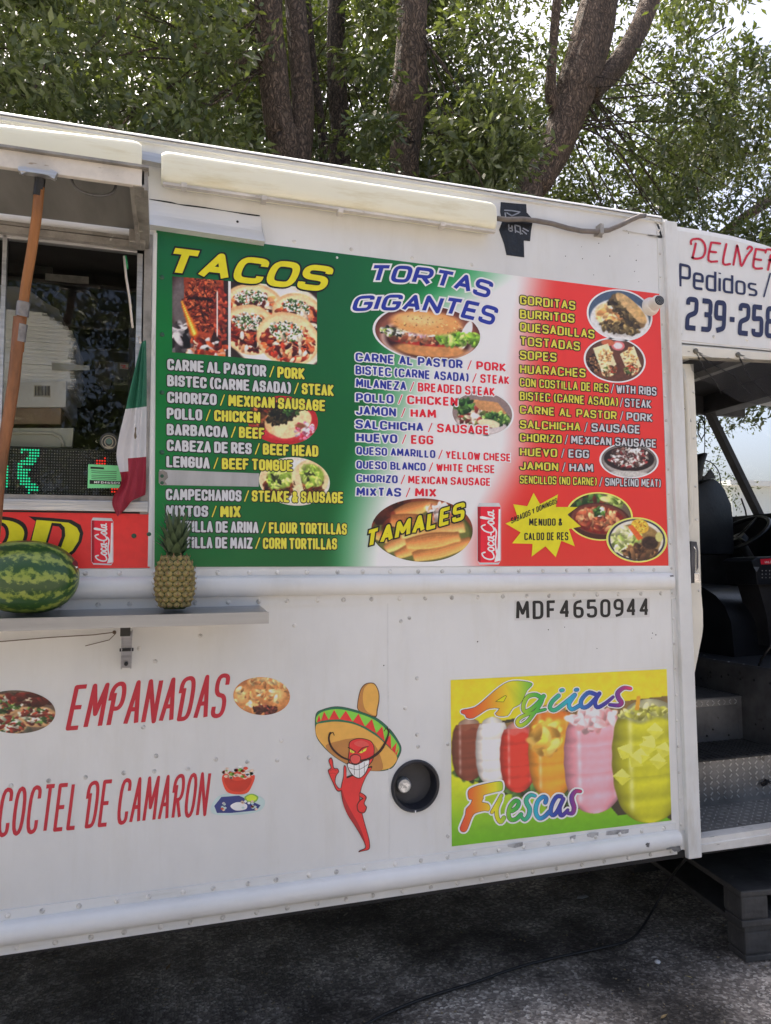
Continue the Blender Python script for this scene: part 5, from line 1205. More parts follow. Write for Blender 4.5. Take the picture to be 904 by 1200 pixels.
# ---- soda can prints (script lettering drawn as pen lines)
M_CAN = flat('can_red', 200, 24, 44); M_CAND = flat('can_dark_red', 140, 14, 30)
def can(x0, y0, x1, y1, parent, lift, sl=0):
    w, h = x1-x0, y1-y0; T = lambda *p: [(x0+a*w, y0+b*h+(a-.5)*sl) for a, b in p]
    m = MB()
    decal(m, T((.08,.0),(.92,.0),(1,.07),(1,.93),(.9,1),(.1,1),(0,.93),(0,.07)), 2, lift, smooth=False)
    decal(m, T((.02,.06),(.98,.06),(.98,.94),(.9,.97),(.1,.97),(.02,.94)), 0, lift+.0003, smooth=False)
    decal(m, T((.02,.06),(.14,.06),(.14,.96),(.02,.94)), 3, lift+.0005, smooth=False)
    decal(m, T((.9,.10),(.97,.10),(.97,.94),(.72,.96),(.86,.72)), 1, lift+.0006, smooth=False)
    c = [[(1.1,.75),(.9,1.0),(.3,.8),(.0,.3),(.3,0),(1.0,.1),(1.4,.35)], [(1.6,.5),(1.3,.3),(1.45,0),(1.8,.1),(1.85,.4),(1.6,.5)], [(2.6,.42),(2.35,.5),(2.1,.25),(2.3,0),(2.7,.12)], [(3.4,.42),(3.0,.45),(2.85,.15),(3.05,0),(3.3,.2),(3.45,.5),(3.4,.1),(3.6,0)], [(3.75,.25),(4.0,.25)],
         [(5.3,.75),(5.0,1.05),(4.4,.8),(4.1,.3),(4.4,0),(5.0,.1),(5.3,.3)], [(5.65,.5),(5.4,.3),(5.5,0),(5.85,.1),(5.9,.4),(5.65,.5)], [(6.1,.1),(6.5,.95),(6.35,1.1),(6.2,.6),(6.3,0),(6.6,.1)], [(7.2,.42),(6.85,.45),(6.7,.15),(6.9,0),(7.15,.2),(7.25,.5),(7.2,.1),(7.5,.05)], [(1.0,-.22),(2.6,-.12),(4.2,-.2),(4.8,-.05)]]
    pol = []
    for s_ in c: pol += line_polys(T(*[(.70-.50*v_, .92-.80*u_/7.5) for u_, v_ in s_]), w*.062, None, 4)
    decal_polys(m, pol, 1, lift+.0009)
    return m.build('soda_can_print', [M_CAN, M_WP, M_SIL, M_CAND], parent, label='printed red soda can with white script')
can(559, 589.5, 587, 661.5, sign_o, ML)

# ---- red sign under the window
redsign = MB(); q_ = [W(*p) for p in ((-330,588),(175.5,601.5),(175.5,665.5),(-330,669))]; redsign.prism([(p.x, -.003, p.z) for p in q_], (0, .0028, 0))
rs = redsign.build('red_name_sign', flat('sign_red', 205, 42, 40), truck, label='red sign with large yellow letters under the window')
m = MB(); zz = ZM(0, 590, .2102)
# letter O (cut by the picture edge) and D, drawn as heavy swash letters
def swash(pts_out, pts_in, mi, lift): 
    V, F = union2d([pts_out if sum(pts_out[i-1][0]*pts_out[i][1]-pts_out[i][0]*pts_out[i-1][1] for i in range(len(pts_out))) > 0 else pts_out[::-1]]); m.add([(W(x, y).x, -lift, W(x, y).z) for x, y in V], F, mi)
D_out = zz((160,72),(300,82),(400,92),(450,120),(466,165),(455,215),(420,270),(360,320),(270,345),(130,345),(200,100)); D_yel = zz((205,92),(300,100),(385,108),(430,135),(446,168),(438,210),(405,262),(350,300),(260,322),(150,322))
D_in = zz((290,108),(340,112),(362,135),(365,180),(340,250),(290,290),(235,290)); D_in2 = zz((296,125),(330,130),(345,150),(345,185),(322,240),(285,272),(255,272))
swash(D_out, 0, 0, .0036); swash(D_yel, 0, 1, .0041); swash(D_in, 0, 0, .0046); swash(D_in2, 0, 2, .0051)
O_out = zz((-260,330),(-300,200),(-200,100),(-60,72),(60,78),(130,105),(155,150),(150,200),(120,260),(40,320),(-80,350)); O_y = zz((-240,320),(-275,205),(-185,118),(-55,92),(50,96),(110,120),(135,155),(130,198),(100,245),(30,300),(-80,330))
O_i = zz((-160,270),(-180,210),(-120,130),(-40,105),(20,108),(48,140),(48,190),(10,250),(-60,290)); O_j = zz((-140,262),(-160,212),(-105,142),(-35,122),(10,124),(30,148),(30,188),(-5,240),(-65,272))
for a, b, c_ in ((O_out, 0, .0036), (O_y, 1, .0041), (O_i, 0, .0046), (O_j, 2, .0051)): swash(smooth_poly(a, 3), 0, b, c_)
for dx in (-440, -800):
    for a, b, c_ in ((O_out, 0, .0036), (O_y, 1, .0041), (O_i, 0, .0046), (O_j, 2, .0051)): swash([(x+dx*.2102, y-4) for x, y in smooth_poly(a, 3)], 0, b, c_)
m.build('yellow_lettering', [M_INK, M_YEL, flat('sign_red_inner', 205, 42, 40)], rs)
can(107, 607, 133, 662, rs, .0036, sl=1)

# ---- vinyl lettering on the lower wall
est = style('emp', .46, .19, .095, .42, .12, 'butt', .3); est['sw'] = 1
def swirl(m, q, w, mi): dline(m, q, w, mi, .0014)
m = MB(); text_into(m, 'EMPANADAS', est, [(88,803),(271,788.5),(262.5,841),(76.5,856.5)], 0, 0, .0012, bend=0)
m.build('empanadas_lettering', M_CRIM, truck)
est2 = style('coc', .44, .175, .085, .42, .12, 'butt', .30); est2['sw'] = 1
m = MB(); text_into(m, 'COCTEL DE CAMARON', est2, [(2.5,923.5),(248,904),(241.5,956.5),(-5,982)], 0, 0, .0012, bend=0)
m.build('coctel_lettering', M_CRIM, truck)
pst = style('plate', .42, .17, .15, .20, .17, 'butt')
m = MB(); text_into(m, 'MDF4650944', pst, [(604.6,704.5),(761,701),(761,722.2),(604.8,726.3)], 0, 0, .0016)
m.build('registration_lettering', M_INK, truck)
m = MB()
for i in range(10):
    u0, u1 = i/10, (i+.97)/10; decal(m, [(603+159*u0, 703.5-3.3*u0), (603+159*u1, 703.5-3.3*u1), (603+159*u1, 727.3-4*u1), (603+159*u0, 727.3-4*u0)], 0, .0008, smooth=False)
m.build('letter_backing', mat('clear_backing', (.66,.66,.645), .3), truck)
# shrimp cocktail print
zz = ZM(0, 700, .3761)
m = MB(); cols = [flat('c_glass', 190, 60, 40), flat('c_red', 170, 40, 26), flat('c_blue', 34, 46, 104), flat('c_plate', 160, 178, 176), flat('c_lime', 176, 200, 50), flat('c_pink', 226, 170, 150), flat('c_green', 110, 150, 60), flat('c_pale', 220, 226, 214)]
decal(m, zz((660,672),(680,620),(760,608),(822,628),(812,664),(740,678)), 3, .0010); decal(m, zz((668,650),(690,622),(745,618),(812,648),(800,664),(720,672),(676,672)), 2, .0013, smooth=False)
decal(m, zz((718,650),(740,638),(768,645),(766,660),(735,664)), 7, .0016); decal(m, zz((762,622),(785,612),(805,622),(796,638),(770,638)), 6, .0016); decal(m, zz((768,622),(785,615),(800,624),(792,634),(772,633)), 4, .0019)
decal(m, zz((694,555),(700,595),(720,612),(765,612),(784,590),(792,552),(740,545)), 0, .0012); decal(m, zz((700,565),(712,596),(740,606),(768,598),(784,565),(740,572)), 1, .0015)
r_ = random.Random(9)
for i in range(46):
    a = r_.random()*6.28; k_ = math.sqrt(r_.random()); x, y = 742+46*k_*math.cos(a), 546+20*k_*math.sin(a); s_ = r_.uniform(4, 9)
    decal(m, zz((x-s_,y),(x,y-s_*.6),(x+s_,y),(x,y+s_*.7)), r_.choice([5,5,7,6,0,1]), .0018+.0002*(i % 5))
for i in range(18): x, y = r_.uniform(690,800), r_.uniform(635,665); decal(m, zz((x-5,y),(x,y-4),(x+5,y),(x,y+4)), r_.choice([5,7,0,3]), .0022)
m.build('shrimp_cocktail_print', cols, truck, label='printed shrimp cocktail in a glass with crackers')

# ---- chili pepper figure
zz = ZM(360, 780, .1991)
cc = [flat('f_outline', 40, 14, 14), flat('f_red', 200, 40, 42), flat('f_darkred', 150, 26, 34), flat('f_tan', 200, 146, 66), flat('f_brown', 160, 108, 54), flat('f_green', 20, 92, 66), flat('f_lime', 110, 178, 56), flat('f_white', 226, 226, 230), flat('f_yellow', 226, 200, 60), flat('f_ltred', 226, 70, 66)]
m = MB(); D = lambda pts, c_, l_, s_=True: decal(m, zz(*pts), c_, l_, smooth=s_)
brim = [(50,290),(90,258),(180,240),(290,262),(405,305),(490,375),(545,455),(555,500),(535,550),(505,600),(450,620),(370,620),(300,610),(230,580),(150,530),(80,460),(50,400)]
D(brim, 0, .0010); D([(x+(300-x)*.012, y+(440-y)*.012) for x, y in brim], 5, .0012)
D([(54,350),(90,338),(180,330),(290,350),(400,410),(480,480),(530,540),(500,594),(450,614),(370,616),(300,606),(230,574),(150,524),(82,455),(52,402)], 3, .0014)
D([(110,470),(200,440),(250,430),(330,430),(400,470),(440,560),(440,614),(370,618),(300,608),(230,576),(150,526)], 4, .0016)
D([(300,262),(296,220),(310,150),(335,112),(370,100),(400,108),(422,150),(426,200),(416,260),(405,304),(350,285)], 0, .0012); D([(304,262),(300,220),(314,152),(338,116),(370,104),(398,112),(418,152),(421,200),(411,258),(402,298),(350,282)], 4, .0014); D([(345,262),(328,200),(334,140),(352,116),(372,106),(398,114),(417,152),(420,200),(409,255),(400,294)], 3, .0016)
band = [((62,330),(88,268)), ((105,322),(135,262)), ((165,316),(195,262)), ((225,322),(255,276)), ((285,334),(312,292)), ((345,356),(372,316)), ((400,388),(425,350)), ((450,428),(478,395)), ((495,476),(512,440)), ((525,512),(536,480))]
topc = [(56,300),(95,270),(180,256),(285,276),(398,320),(478,388),(530,455),(543,495)]; botc = [(56,335),(92,322),(180,314),(290,334),(392,385),(465,455),(515,515),(528,530)]
D(topc+botc[::-1], 6, .0018)
def ip(C, t): 
    k_ = t*(len(C)-1); i = min(int(k_), len(C)-2); f_ = k_-i; return (C[i][0]*(1-f_)+C[i+1][0]*f_, C[i][1]*(1-f_)+C[i+1][1]*f_)
for i in range(10):
    t0, t1 = i/10, (i+1)/10; D([ip(botc, t0), ip(botc, t1), ip(topc, (t0+t1)/2)], 1, .0020, False)
# body
body = [(215,590),(250,600),(300,560),(383,540),(372,600),(330,690),(312,760),(318,850),(345,950),(368,1030),(366,1080),(330,1092),(302,1098),(310,1088),(338,1075),(335,1050),(290,970),(235,880),(208,800),(200,720),(212,660)]
D([(215,590),(230,596),(232,640),(240,650),(380,590),(345,660),(318,730),(312,800),(330,890),(352,970),(368,1035),(366,1080),(330,1092),(302,1098),(310,1086),(340,1072),(334,1040),(290,960),(236,875),(208,800),(198,722),(212,650)], 0, .0022)
D([(218,596),(228,600),(232,650),(245,660),(374,600),(341,660),(314,730),(308,800),(326,890),(348,970),(364,1035),(362,1078),(330,1088),(308,1094),(344,1074),(338,1040),(294,960),(240,875),(212,800),(202,722),(215,655)], 1, .0024)
D([(205,730),(220,780),(260,860),(300,930),(330,1000),(340,1045),(300,970),(240,880),(212,810)], 2, .0026)
# face
D([(245,500),(248,450),(290,428),(340,430),(380,448),(396,490),(386,560),(340,600),(270,590),(240,560)], 0, .0026); D([(249,500),(252,453),(291,432),(340,434),(377,451),(392,490),(382,556),(340,595),(272,586),(245,556)], 1, .0028); D([(275,455),(320,440),(360,460),(350,480),(300,475)], 9, .0030)
# grin
D([(238,570),(290,580),(362,545),(362,590),(340,640),(305,664),(265,645),(240,605)], 0, .0032); D([(242,576),(290,585),(358,551),(358,590),(336,636),(305,659),(268,641),(244,604)], 7, .0034)
for p_ in ([(244,600),(300,612),(358,580)], [(275,582),(278,642)], [(305,582),(308,660)], [(335,568),(336,634)]): dline(m, zz(*p_), .5, 0, .0036)
D([(250,545),(262,525),(290,520),(314,535),(312,565),(290,580),(262,575)], 0, .0036); D([(254,546),(265,529),(290,525),(310,537),(308,562),(290,575),(264,570)], 9, .0038)
D([(250,490),(280,508),(268,516),(252,508)], 8, .0036, False); D([(303,512),(350,482),(345,500),(318,515)], 8, .0036, False); dline(m, zz((240,480),(260,492),(285,508)), .9, 0, .0038); dline(m, zz((298,512),(325,485),(358,475)), .9, 0, .0038); dline(m, zz((262,505),(264,512)), .6, 0, .0040); dline(m, zz((325,496),(327,506)), .6, 0, .0040)
dline(m, zz((128,412),(140,395),(132,400),(128,440),(150,490),(200,535),(248,555)), 1.6, 0, .0034, taper=lambda t: .25+1.3*math.sin(math.pi*min(1, t*.75))); dline(m, zz((312,560),(370,545),(430,500),(465,440),(478,395),(470,375)), 1.9, 0, .0034, taper=lambda t: .25+1.4*math.sin(math.pi*max(.08, 1-t)*.75)); dline(m, zz((128,412),(150,392),(158,410)), .9, 0, .0034); dline(m, zz((452,385),(470,365),(486,395)), .9, 0, .0034)
# arms and hand
D([(175,738),(150,690),(128,640),(122,615),(138,600),(125,560),(140,540),(152,560),(158,600),(180,605),(188,625),(172,650),(168,690),(190,722),(205,712),(205,735)], 0, .0022); D([(178,733),(154,688),(132,640),(127,617),(142,602),(130,562),(140,546),(148,562),(155,604),(177,609),(183,625),(167,650),(164,690),(186,724),(202,717),(202,730)], 1, .0024)
for p_ in ([(130,620),(150,612),(172,618)], [(132,640),(150,632),(170,638)]): dline(m, zz(*p_), .5, 2, .0026)
D([(312,745),(350,772),(338,810),(352,835),(335,868),(300,860),(292,820),(310,790),(322,782),(305,768)], 0, .0026); D([(314,750),(344,774),(333,810),(346,835),(332,863),(304,856),(297,822),(314,794),(330,782),(308,766)], 1, .0028)
m.build('chili_figure', cc, truck, label='red chili pepper wearing a sombrero, painted decal')

# ---- aguas frescas poster
zz = ZM(510, 770, .3208)
AQ = zz((57,84),(846,44),(864,597),(61,692))
def P_agua():
    c = Cv(330, 250); y = c.y[..., None]; x = c.x[..., None]
    c.a = np.array([222,190,8.])*(1-sstep(0,.55,y))+np.array([196,200,10.])*sstep(0,.55,y); t = sstep(.55,1,y); c.a = c.a*(1-t)+np.array([104,166,16.])*t
    # dark back strip behind jars
    c.poly([(.02,.30),(.4,.24),(.85,.19),(1,.18),(1,1.0),(.97,.97),(.80,.93),(.74,.93),(.70,.86),(.50,.86),(.36,.72),(.25,.70),(.12,.60),(.03,.55)],(60,56,40),.3)
    c.poly([(.02,.32),(.75,.2),(1,.18),(1,.45),(.02,.45)],(120,96,50),.3)
    for i in range(9): pass
    c.bits(110,.10,.56,.08,.05,GRN+[(30,50,26)],(.01,.02)); c.bits(110,.30,.68,.07,.05,GRN+[(30,50,26)],(.01,.02)); c.bits(140,.48,.78,.09,.05,GRN+[(30,50,26)],(.01,.02))
    def jar(x0,x1,y0,y1,body,froth=None,edge=.82):
        cx,w=(x0+x1)/2,(x1-x0)/2; cy,h=(y0+y1)/2,(y1-y0)/2
        u=(c.x-cx)/w; v=(c.y-cy)/h+.05*u*u
        neck=np.where(v<-.78, .90+.03*np.cos((v+.9)*30), 1.0); prof=(np.clip(1-np.abs(v)**7,0,1))**.5*(1-.30*v*v)*(1+.008*np.sin(v*20))*neck; m_=np.clip((prof-np.abs(u))*w*c.w/1.2,0,1)*(np.abs(v)<1)
        q=np.clip(np.abs(u)/np.maximum(prof,.1),0,1); rib=1+.055*np.sin(v*20+.4*u)*(np.abs(v)>.25)+.015*np.sin(v*40); sh=(1.04-.42*q**3.2)*rib*(1+.06*(c.noise(9)-.5))
        col=np.array(body,float)*sh[...,None]; 
        if froth is not None:
            f_=sstep(.60,.68,-v-.04*np.sin(u*7)); col=col*(1-f_[...,None])+np.array(froth,float)*(1.05-.3*q**2)[...,None]*(1+.22*(c.noise(34)[...,None]-.5))*f_[...,None]
            f2=(v<-.80).astype(float)*.55; col=col*(1-f2[...,None])+np.array([200,196,180.])*(1-.35*q)[...,None]*f2[...,None]
        c.a=c.a*(1-m_[...,None])+np.clip(col,0,250)*m_[...,None]
        hl=(np.exp(-((u+.50)/.07)**2)+.5*np.exp(-((u-.62)/.05)**2))*sstep(.9,.7,np.abs(v))*m_*.30*(1+.3*np.sin(v*20)); c.a+= (245-c.a)*np.clip(hl,0,1)[...,None]
    jar(.0,.15,.24,.62,(124,62,44),(140,80,56)); jar(.10,.25,.24,.66,(214,206,196),(226,220,210)); jar(.205,.37,.28,.72,(206,50,34),(206,90,80)); jar(.33,.55,.18,.78,(224,146,36),(222,120,30)); c.bits(60,.41,.40,.05,.09,[(236,190,90),(228,170,60)],(.02,.035))
    jar(.49,.785,.22,.90,(222,150,160),(226,170,160)); c.bits(80,.63,.30,.10,.05,[(236,190,190),(226,160,160)],(.015,.03))
    jar(.715,1.09,.19,1.0,(180,178,26),(150,150,90)); c.bits(50,.88,.28,.12,.03,[(206,206,120),(160,160,60)],(.012,.02))
    for (a,b) in ((.78,.52),(.90,.47),(.86,.55),(.94,.60),(.83,.58),(.76,.68),(.97,.53),(.93,.40),(.89,.5)):
        s_=.042; r0=random.random(); p_=[(a+s_*math.cos(r0+k_*1.57),b+s_*1.2*math.sin(r0+k_*1.57)) for k_ in range(4)]; c.poly(p_,(226,222,96),.08); c.poly([(p[0]+.008,p[1]+.012) for p in p_[:2]]+p_[2:3],(200,198,60),.08)
    c.poly([(.845,.17),(.865,.17),(.855,.26),(.835,.26)],(226,150,30)); c.grain(.05); m_ = c.a.mean(-1, keepdims=True); c.a = np.clip(m_+(c.a-m_)*1.15, 0, 255); c.a = 255*(c.a/255)**.85; return c
aq = photo('drinks_poster', P_agua(), AQ, truck, .0012, res=1.35, label='yellow and green drinks poster with juice jars')
# rainbow script lettering
def rainbow(t):
    st_ = [(0,(206,60,40)),(.12,(220,110,30)),(.28,(226,206,30)),(.45,(50,160,60)),(.62,(30,160,190)),(.78,(24,50,150)),(.90,(90,40,140)),(1,(206,40,90))]
    for (a, ca), (b, cb_) in zip(st_, st_[1:]):
        if t <= b: k_ = (t-a)/(b-a); return tuple(x*(1-k_)+y*k_ for x, y in zip(ca, cb_))
    return st_[-1][1]
def script(name, shapes, Z, x0, x1, parent, wide):
    for k_, (lift, nm, mt, ex) in enumerate(((.0020, 'script_outline', M_WP, wide), (.0024, 'script_edge', M_INK, 1.0), (.0028, name, None, 0))):
        mb = MB(); pol = []
        for sh in shapes:
            if sh[0] == 'p':
                P = smooth_poly(Z(*sh[1]), 2); ar = sum(P[i-1][0]*P[i][1]-P[i][0]*P[i-1][1] for i in range(len(P))); pol.append(P if ar > 0 else P[::-1])
                if ex: pol += line_polys(P+[P[0]], ex, None, 0)
            else: pol += line_polys(Z(*sh[1]), sh[2]+ex, (lambda t, w_=sh[2], e_=ex: (e_+w_*(.72+.40*math.sin(math.pi*t)))/(w_+e_)) if sh[3] else None, 7)
        decal_polys(mb, pol, 0, lift)
        if mt: mb.build(nm, mt, parent); continue
        me_o = mb.build(nm, M_PRINT, parent, label='rainbow script word'); me = me_o.data; off = truck.location
        X0, X1 = W(x0, 850).x, W(x1, 850).x; ca = me.color_attributes.new('Col', 'FLOAT_COLOR', 'POINT'); cols_ = []
        for v in me.vertices: cols_ += [*npalb(np.array(rainbow(min(1, max(0, (v.co.x+off.x-X0)/(X1-X0))))), 1.3), 1]
        ca.data.foreach_set('color', cols_)
Za = ZM(530, 785, .2434)
aguas = [('p', [(45,195),(70,190),(110,180),(150,150),(200,105),(250,68),(290,54),(340,55),(380,63),(382,75),(360,98),(345,130),(325,165),(295,180),(280,200),(265,220),(225,222),(208,210),(228,185),(180,185),(150,200),(100,232),(70,230),(62,215),(45,208)]),
  ('l', [(430,135),(400,120),(362,130),(342,170),(348,200),(378,190),(415,158),(440,126)], 4.4, 0), ('l', [(440,126),(425,165),(392,210),(360,250),(328,268),(312,252),(330,228),(380,208),(448,190)], 3.8, 1),
  ('l', [(512,124),(482,152),(470,182),(492,194),(535,165),(590,120)], 4.2, 0), ('l', [(590,120),(562,165),(576,190),(615,170)], 4.2, 0), ('l', [(524,99),(532,97)], 3.6, 0), ('l', [(594,97),(602,95)], 3.6, 0),
  ('l', [(690,118),(655,110),(622,145),(624,178),(652,176),(690,138),(708,114)], 4.2, 0), ('l', [(708,114),(688,155),(698,180),(732,165),(775,130)], 3.6, 1), ('l', [(858,90),(825,87),(797,110),(800,135),(815,158),(800,171),(758,168)], 4.4, 1)]
script('aguas_lettering', aguas, Za, 540, 740, aq, 3.6)
m = MB(); decal(m, Za((208,152),(255,122),(261,127),(246,154)), 0, .0033, smooth=False); dline(m, Za((208,152),(255,122),(261,127),(246,154),(208,152)), .5, 1, .0036, curve=0); m.build('letter_counter', [flat('poster_yellow', 216, 190, 12), M_INK], aq)
Zf = ZM(530, 910, .177)
fres = [('p', [(105,100),(120,80),(170,60),(250,42),(315,32),(332,45),(333,75),(325,92),(290,100),(230,115),(205,125),(205,145),(195,170),(235,178),(250,205),(240,228),(215,225),(170,235),(140,250),(120,290),(100,345),(82,365),(60,362),(52,340),(70,295),(88,250),(92,215),(120,185),(132,152),(112,150),(105,125)]),
  ('l', [(326,124),(302,168),(262,236)], 3.6, 0), ('l', [(318,150),(294,212),(298,270),(320,300),(342,272)], 4.6, 0),
  ('l', [(395,228),(428,205),(440,172),(418,160),(385,195),(372,248),(386,284),(420,282),(455,250)], 4.4, 0), ('l', [(548,128),(518,122),(490,150),(494,180),(512,215),(505,258),(480,286),(458,268)], 4.4, 1),
  ('l', [(616,172),(622,145),(602,134),(570,158),(553,205),(556,250),(578,276),(610,265),(642,232)], 4.4, 0), ('l', [(722,132),(690,134),(660,185),(652,238),(668,256),(695,230),(735,148)], 4.2, 0), ('l', [(735,148),(712,200),(714,248),(732,255),(765,220)], 4.0, 1), ('l', [(848,98),(815,98),(792,132),(794,165),(806,205),(796,242),(764,242)], 4.6, 1)]
script('frescas_lettering', fres, Zf, 535, 680, aq, 5.0)
# ------------------------------------------------------------------ things in and around the window
# stacked foam trays in a plastic bag
foam = mat('white_foam', (.86,.85,.80), .45, var=.08, vs=10)
zz = ZM(0, 300, .2102)
bag = thing('foam_tray_stack', 'tall bagged stack of white foam trays behind the serving window', 'foam trays', W(20, 460, .3))
xr = [(330,64),(345,70),(375,82),(395,88),(405,92),(430,100),(440,106),(430,112),(440,120),(425,128),(440,136),(430,144),(420,150),(425,158)]
bt_, tp_ = W(20, 455, .26).z, W(20, 372, .26).z; nl = 20
for i in range(nl):
    t = i/(nl-1); z = bt_+(tp_-bt_)*t; m = MB(); xe = W(89-32*max(0, (t-.66)/.34)**1.7-(3 if .42 < t < .5 else 0)+random.uniform(-2.2, 2.2), 420, .26).x; th = (tp_-bt_)/nl*.52
    x0 = W(-120, 420, .26).x; y0 = .20+random.uniform(-.004, .004); bow = .02*t
    n_ = 8; top_, bot_ = [], []
    P = [(x0, y0), (xe-.012, y0), (xe, y0+.02), (xe, y0+.30), (x0, y0+.30)]
    m.prism([(x, y, z-th+(bow*(1-((x-x0)/(xe-x0)))*0)) for x, y in P], (0, 0, 2*th)); m.box((x0, y0-.002, z+th*.1), (xe+.004, y0+.31, z+th*.55)); m.build('foam_tray', foam, bag, bevel=.0025)
m = MB(); zz0 = W(8, 365, .26)
rows = []
for j in range(9):
    for i in range(15):
        u, v = i/14, j/8; x = -.95+u*(W(72, 372, .26).x+.95); zz1 = tp_+.01+.085*math.sin(math.pi*min(1, (1-u)*1.6+.02))**.8*(.5+.5*math.sin(math.pi*(.25+v*.6)))+.006*math.sin(i*2.3+j*3.1)+.005*math.sin(i*5.3-j)
        rows.append((x, .19+.34*v, zz1))
m.add(rows, [(j*15+i, j*15+i+1, (j+1)*15+i+1, (j+1)*15+i) for j in range(8) for i in range(14)]); m.build('plastic_wrap', mat('plastic_film', (.82,.81,.77), .3, alpha=.8, bump=.5, bs=25), bag, smooth=True)
m = MB(); m.prism([W(x, y, .185) for x, y in zz((288,594),(350,600),(498,610),(500,635),(420,638),(290,635))], (0, .004, 0)); m.build('packing_tape', mat('clear_tan_tape', (.42,.40,.32), .3), bag)
bxw = thing('white_box', 'white cardboard box with a barcode under the bagged foam trays', 'box', W(30, 475, .2))
m = MB(); m.prism([W(x, y, .16) for x, y in ((-110,452),(78,446),(77,477),(-110,478))], (0, .35, 0)); m.build('box_body', mat('white_card', (.72,.70,.64), .6, var=.1), bxw, bevel=.003)
m = MB(); m.prism([W(x, y, .159) for x, y in zz((190,718),(280,722),(282,788),(188,784))], (0, .002, 0)); m.build('barcode_label', mat('buff_label', (.5,.46,.36), .5), bxw)
m = MB()
for i in range(14): x = 41+i*1.3; decal(m, [(x,452.5),(x+(.5 if i % 3 else .9),452.5),(x+(.5 if i % 3 else .9),463.5),(x,463.5)], 0, .0005, .158, smooth=False)
m.build('barcode_bars', M_INK, bxw)
m = MB(); m.prism([W(x, y, .17) for x, y in ((-110,478),(72,478),(71,497),(-110,496))], (0, .33, 0)); cbx = m.build('cardboard_box', mat('brown_cardboard', (.30,.21,.13), .7, var=.2, vs=8, bump=.2), bevel=.003)
tag(cbx, 'brown cardboard box beneath the white barcode box in the window', 'box')
zz2_ = ZM(0, 470, .2102)
tray = thing('food_tray', 'beige plastic tray standing behind the light board', 'tray', W(30, 525, .2))
m = MB(); m.prism([W(x, y, .14) for x, y in zz2_((-300,150),(412,148),(402,258),(-300,258))], (0, .02, 0)); m.build('tray_panel', mat('beige_plastic', (.55,.54,.44), .4, var=.1), tray, bevel=.004)
m = MB(); m.tube([W(x, y, .137) for x, y in zz2_((-300,172),(290,178),(335,200),(352,235),(354,258))], .006, 8); m.build('tray_rim', mat('beige_plastic_rim', (.62,.60,.50), .35), tray, smooth=True)
# LED board
led = thing('light_board', 'black dot matrix light board with green and red dots in the window', 'light board', W(70, 582, .08))
a_, b_ = W(-150, 524, .07), W(152.5, 581.5, .07)
zt_, zb_ = W(75, 525, .07).z, W(75, 582, .07).z
m = MB(); m.box((a_.x, .07, zb_), (b_.x, .10, zt_)); m.build('board_body', mat('board_black', (.02,.018,.017), .5), led)
mg = MB(); mr = MB(); mo = MB(); x_ = W(9, 550, .07).x; dx = W(43.7, 550, .07).x-W(40.2, 550, .07).x; sc_ = (W(75, 530, .07).z-W(75, 571, .07).z)/11
seg = {0:(4,8),1:(5,8),2:(4,8),3:(3,6),4:(3,5),5:(3,5),6:(3,5),7:(3,5),8:(4,6),9:(4,8),10:(5,8),11:(6,8)}
nx_ = 92; 
xs_ = [b_.x-.008-i*dx*.92 for i in range(nx_)]
def W_px(x, z):
    d = Vector((x, .07, z))-CAM; return 452+FOC*d.dot(_r)/d.dot(_f), 600-FOC*d.dot(_u)/d.dot(_f)
greenp = [(25,275,125,220),(22,295,160,210),(20,320,150,205),(20,340,125,200),(20,355,108,180),(20,380,105,165),(20,402,105,158),(20,425,105,158),(20,445,112,170),(20,465,122,190),(20,480,140,205),(20,500,160,208)]
grow = {}
for j in range(16):
    z = zt_-.010-j*(zt_-zb_-.02)/15
    for x in xs_:
        px, py = W_px(x, z); zx, zy = px/.2102, (py-470)/.2102; g = False
        for _, yy, xa, xb in greenp:
            if abs(zy-yy) < 11.5 and (xa-6 < zx < xb+6): g = True
        if zx < 46 and 350 < zy < 490: g = True
        if zx < -60 and (int((zx+2000)/75) % 3 != 0) and 290 < zy < 500 and ((int(zy/45)+int((zx+2000)/75)) % 2): g = True
        r_d = (535 < zx < 592 and 318 < zy < 352) or (620 < zx < 668 and 482 < zy < 512)
        (mg if g else mr if r_d else mo).dome((x, .07, z), .0031 if (g or r_d) else .0022, .001, n=6)
mg.build('green_dots', mat('green_led', (.02,.5,.25), .4, emit=(.02,1,.45), es=.22), led, kind='stuff'); mr.build('red_dots', mat('red_led', (.6,.03,.02), .4, emit=(1,.03,.02), es=.3), led, kind='stuff'); mo.build('unlit_dots', mat('unlit_led', (.28,.27,.26), .4), led, kind='stuff')
# green permit, round seal on the glass
m = MB(); m.prism([W(x, y, .014) for x, y in zz2_((492,352),(672,360),(700,400),(700,485),(488,485))], (0, .001, 0)); pm = thing('green_permit', 'small green permit sticker on the window glass beside the flag', 'sticker', W(125, 560, .014))
m.build('permit_sheet', flat('permit_green', 110, 190, 130), pm)
m = MB(); decal(m, zz2_((500,440),(690,448),(692,466),(500,462)), 0, .0006, .014, smooth=False); decal(m, zz2_((505,366),(580,370),(580,380),(505,377)), 0, .0006, .014, smooth=False)
for y in (388, 398, 412, 422, 432): dline(m, zz2_((510, y), (560 if y % 3 else 600, y+3), (650, y+5)), .5, 0, .0006, .014, curve=0)
text_into(m, 'MFD46509', style('perm', .42, .18, .15, .2, .15), zz2_((525,446),(668,451),(668,463),(525,459)), 1, 0, .0010, 0, .014)
m.build('permit_print', [M_INK, M_WP], pm)
sl_ = thing('round_seal', 'round dark official seal sticker on the window glass above the permit', 'sticker', W(129, 520, .014)); cs = W(*zz2_((608,225))[0], .014)
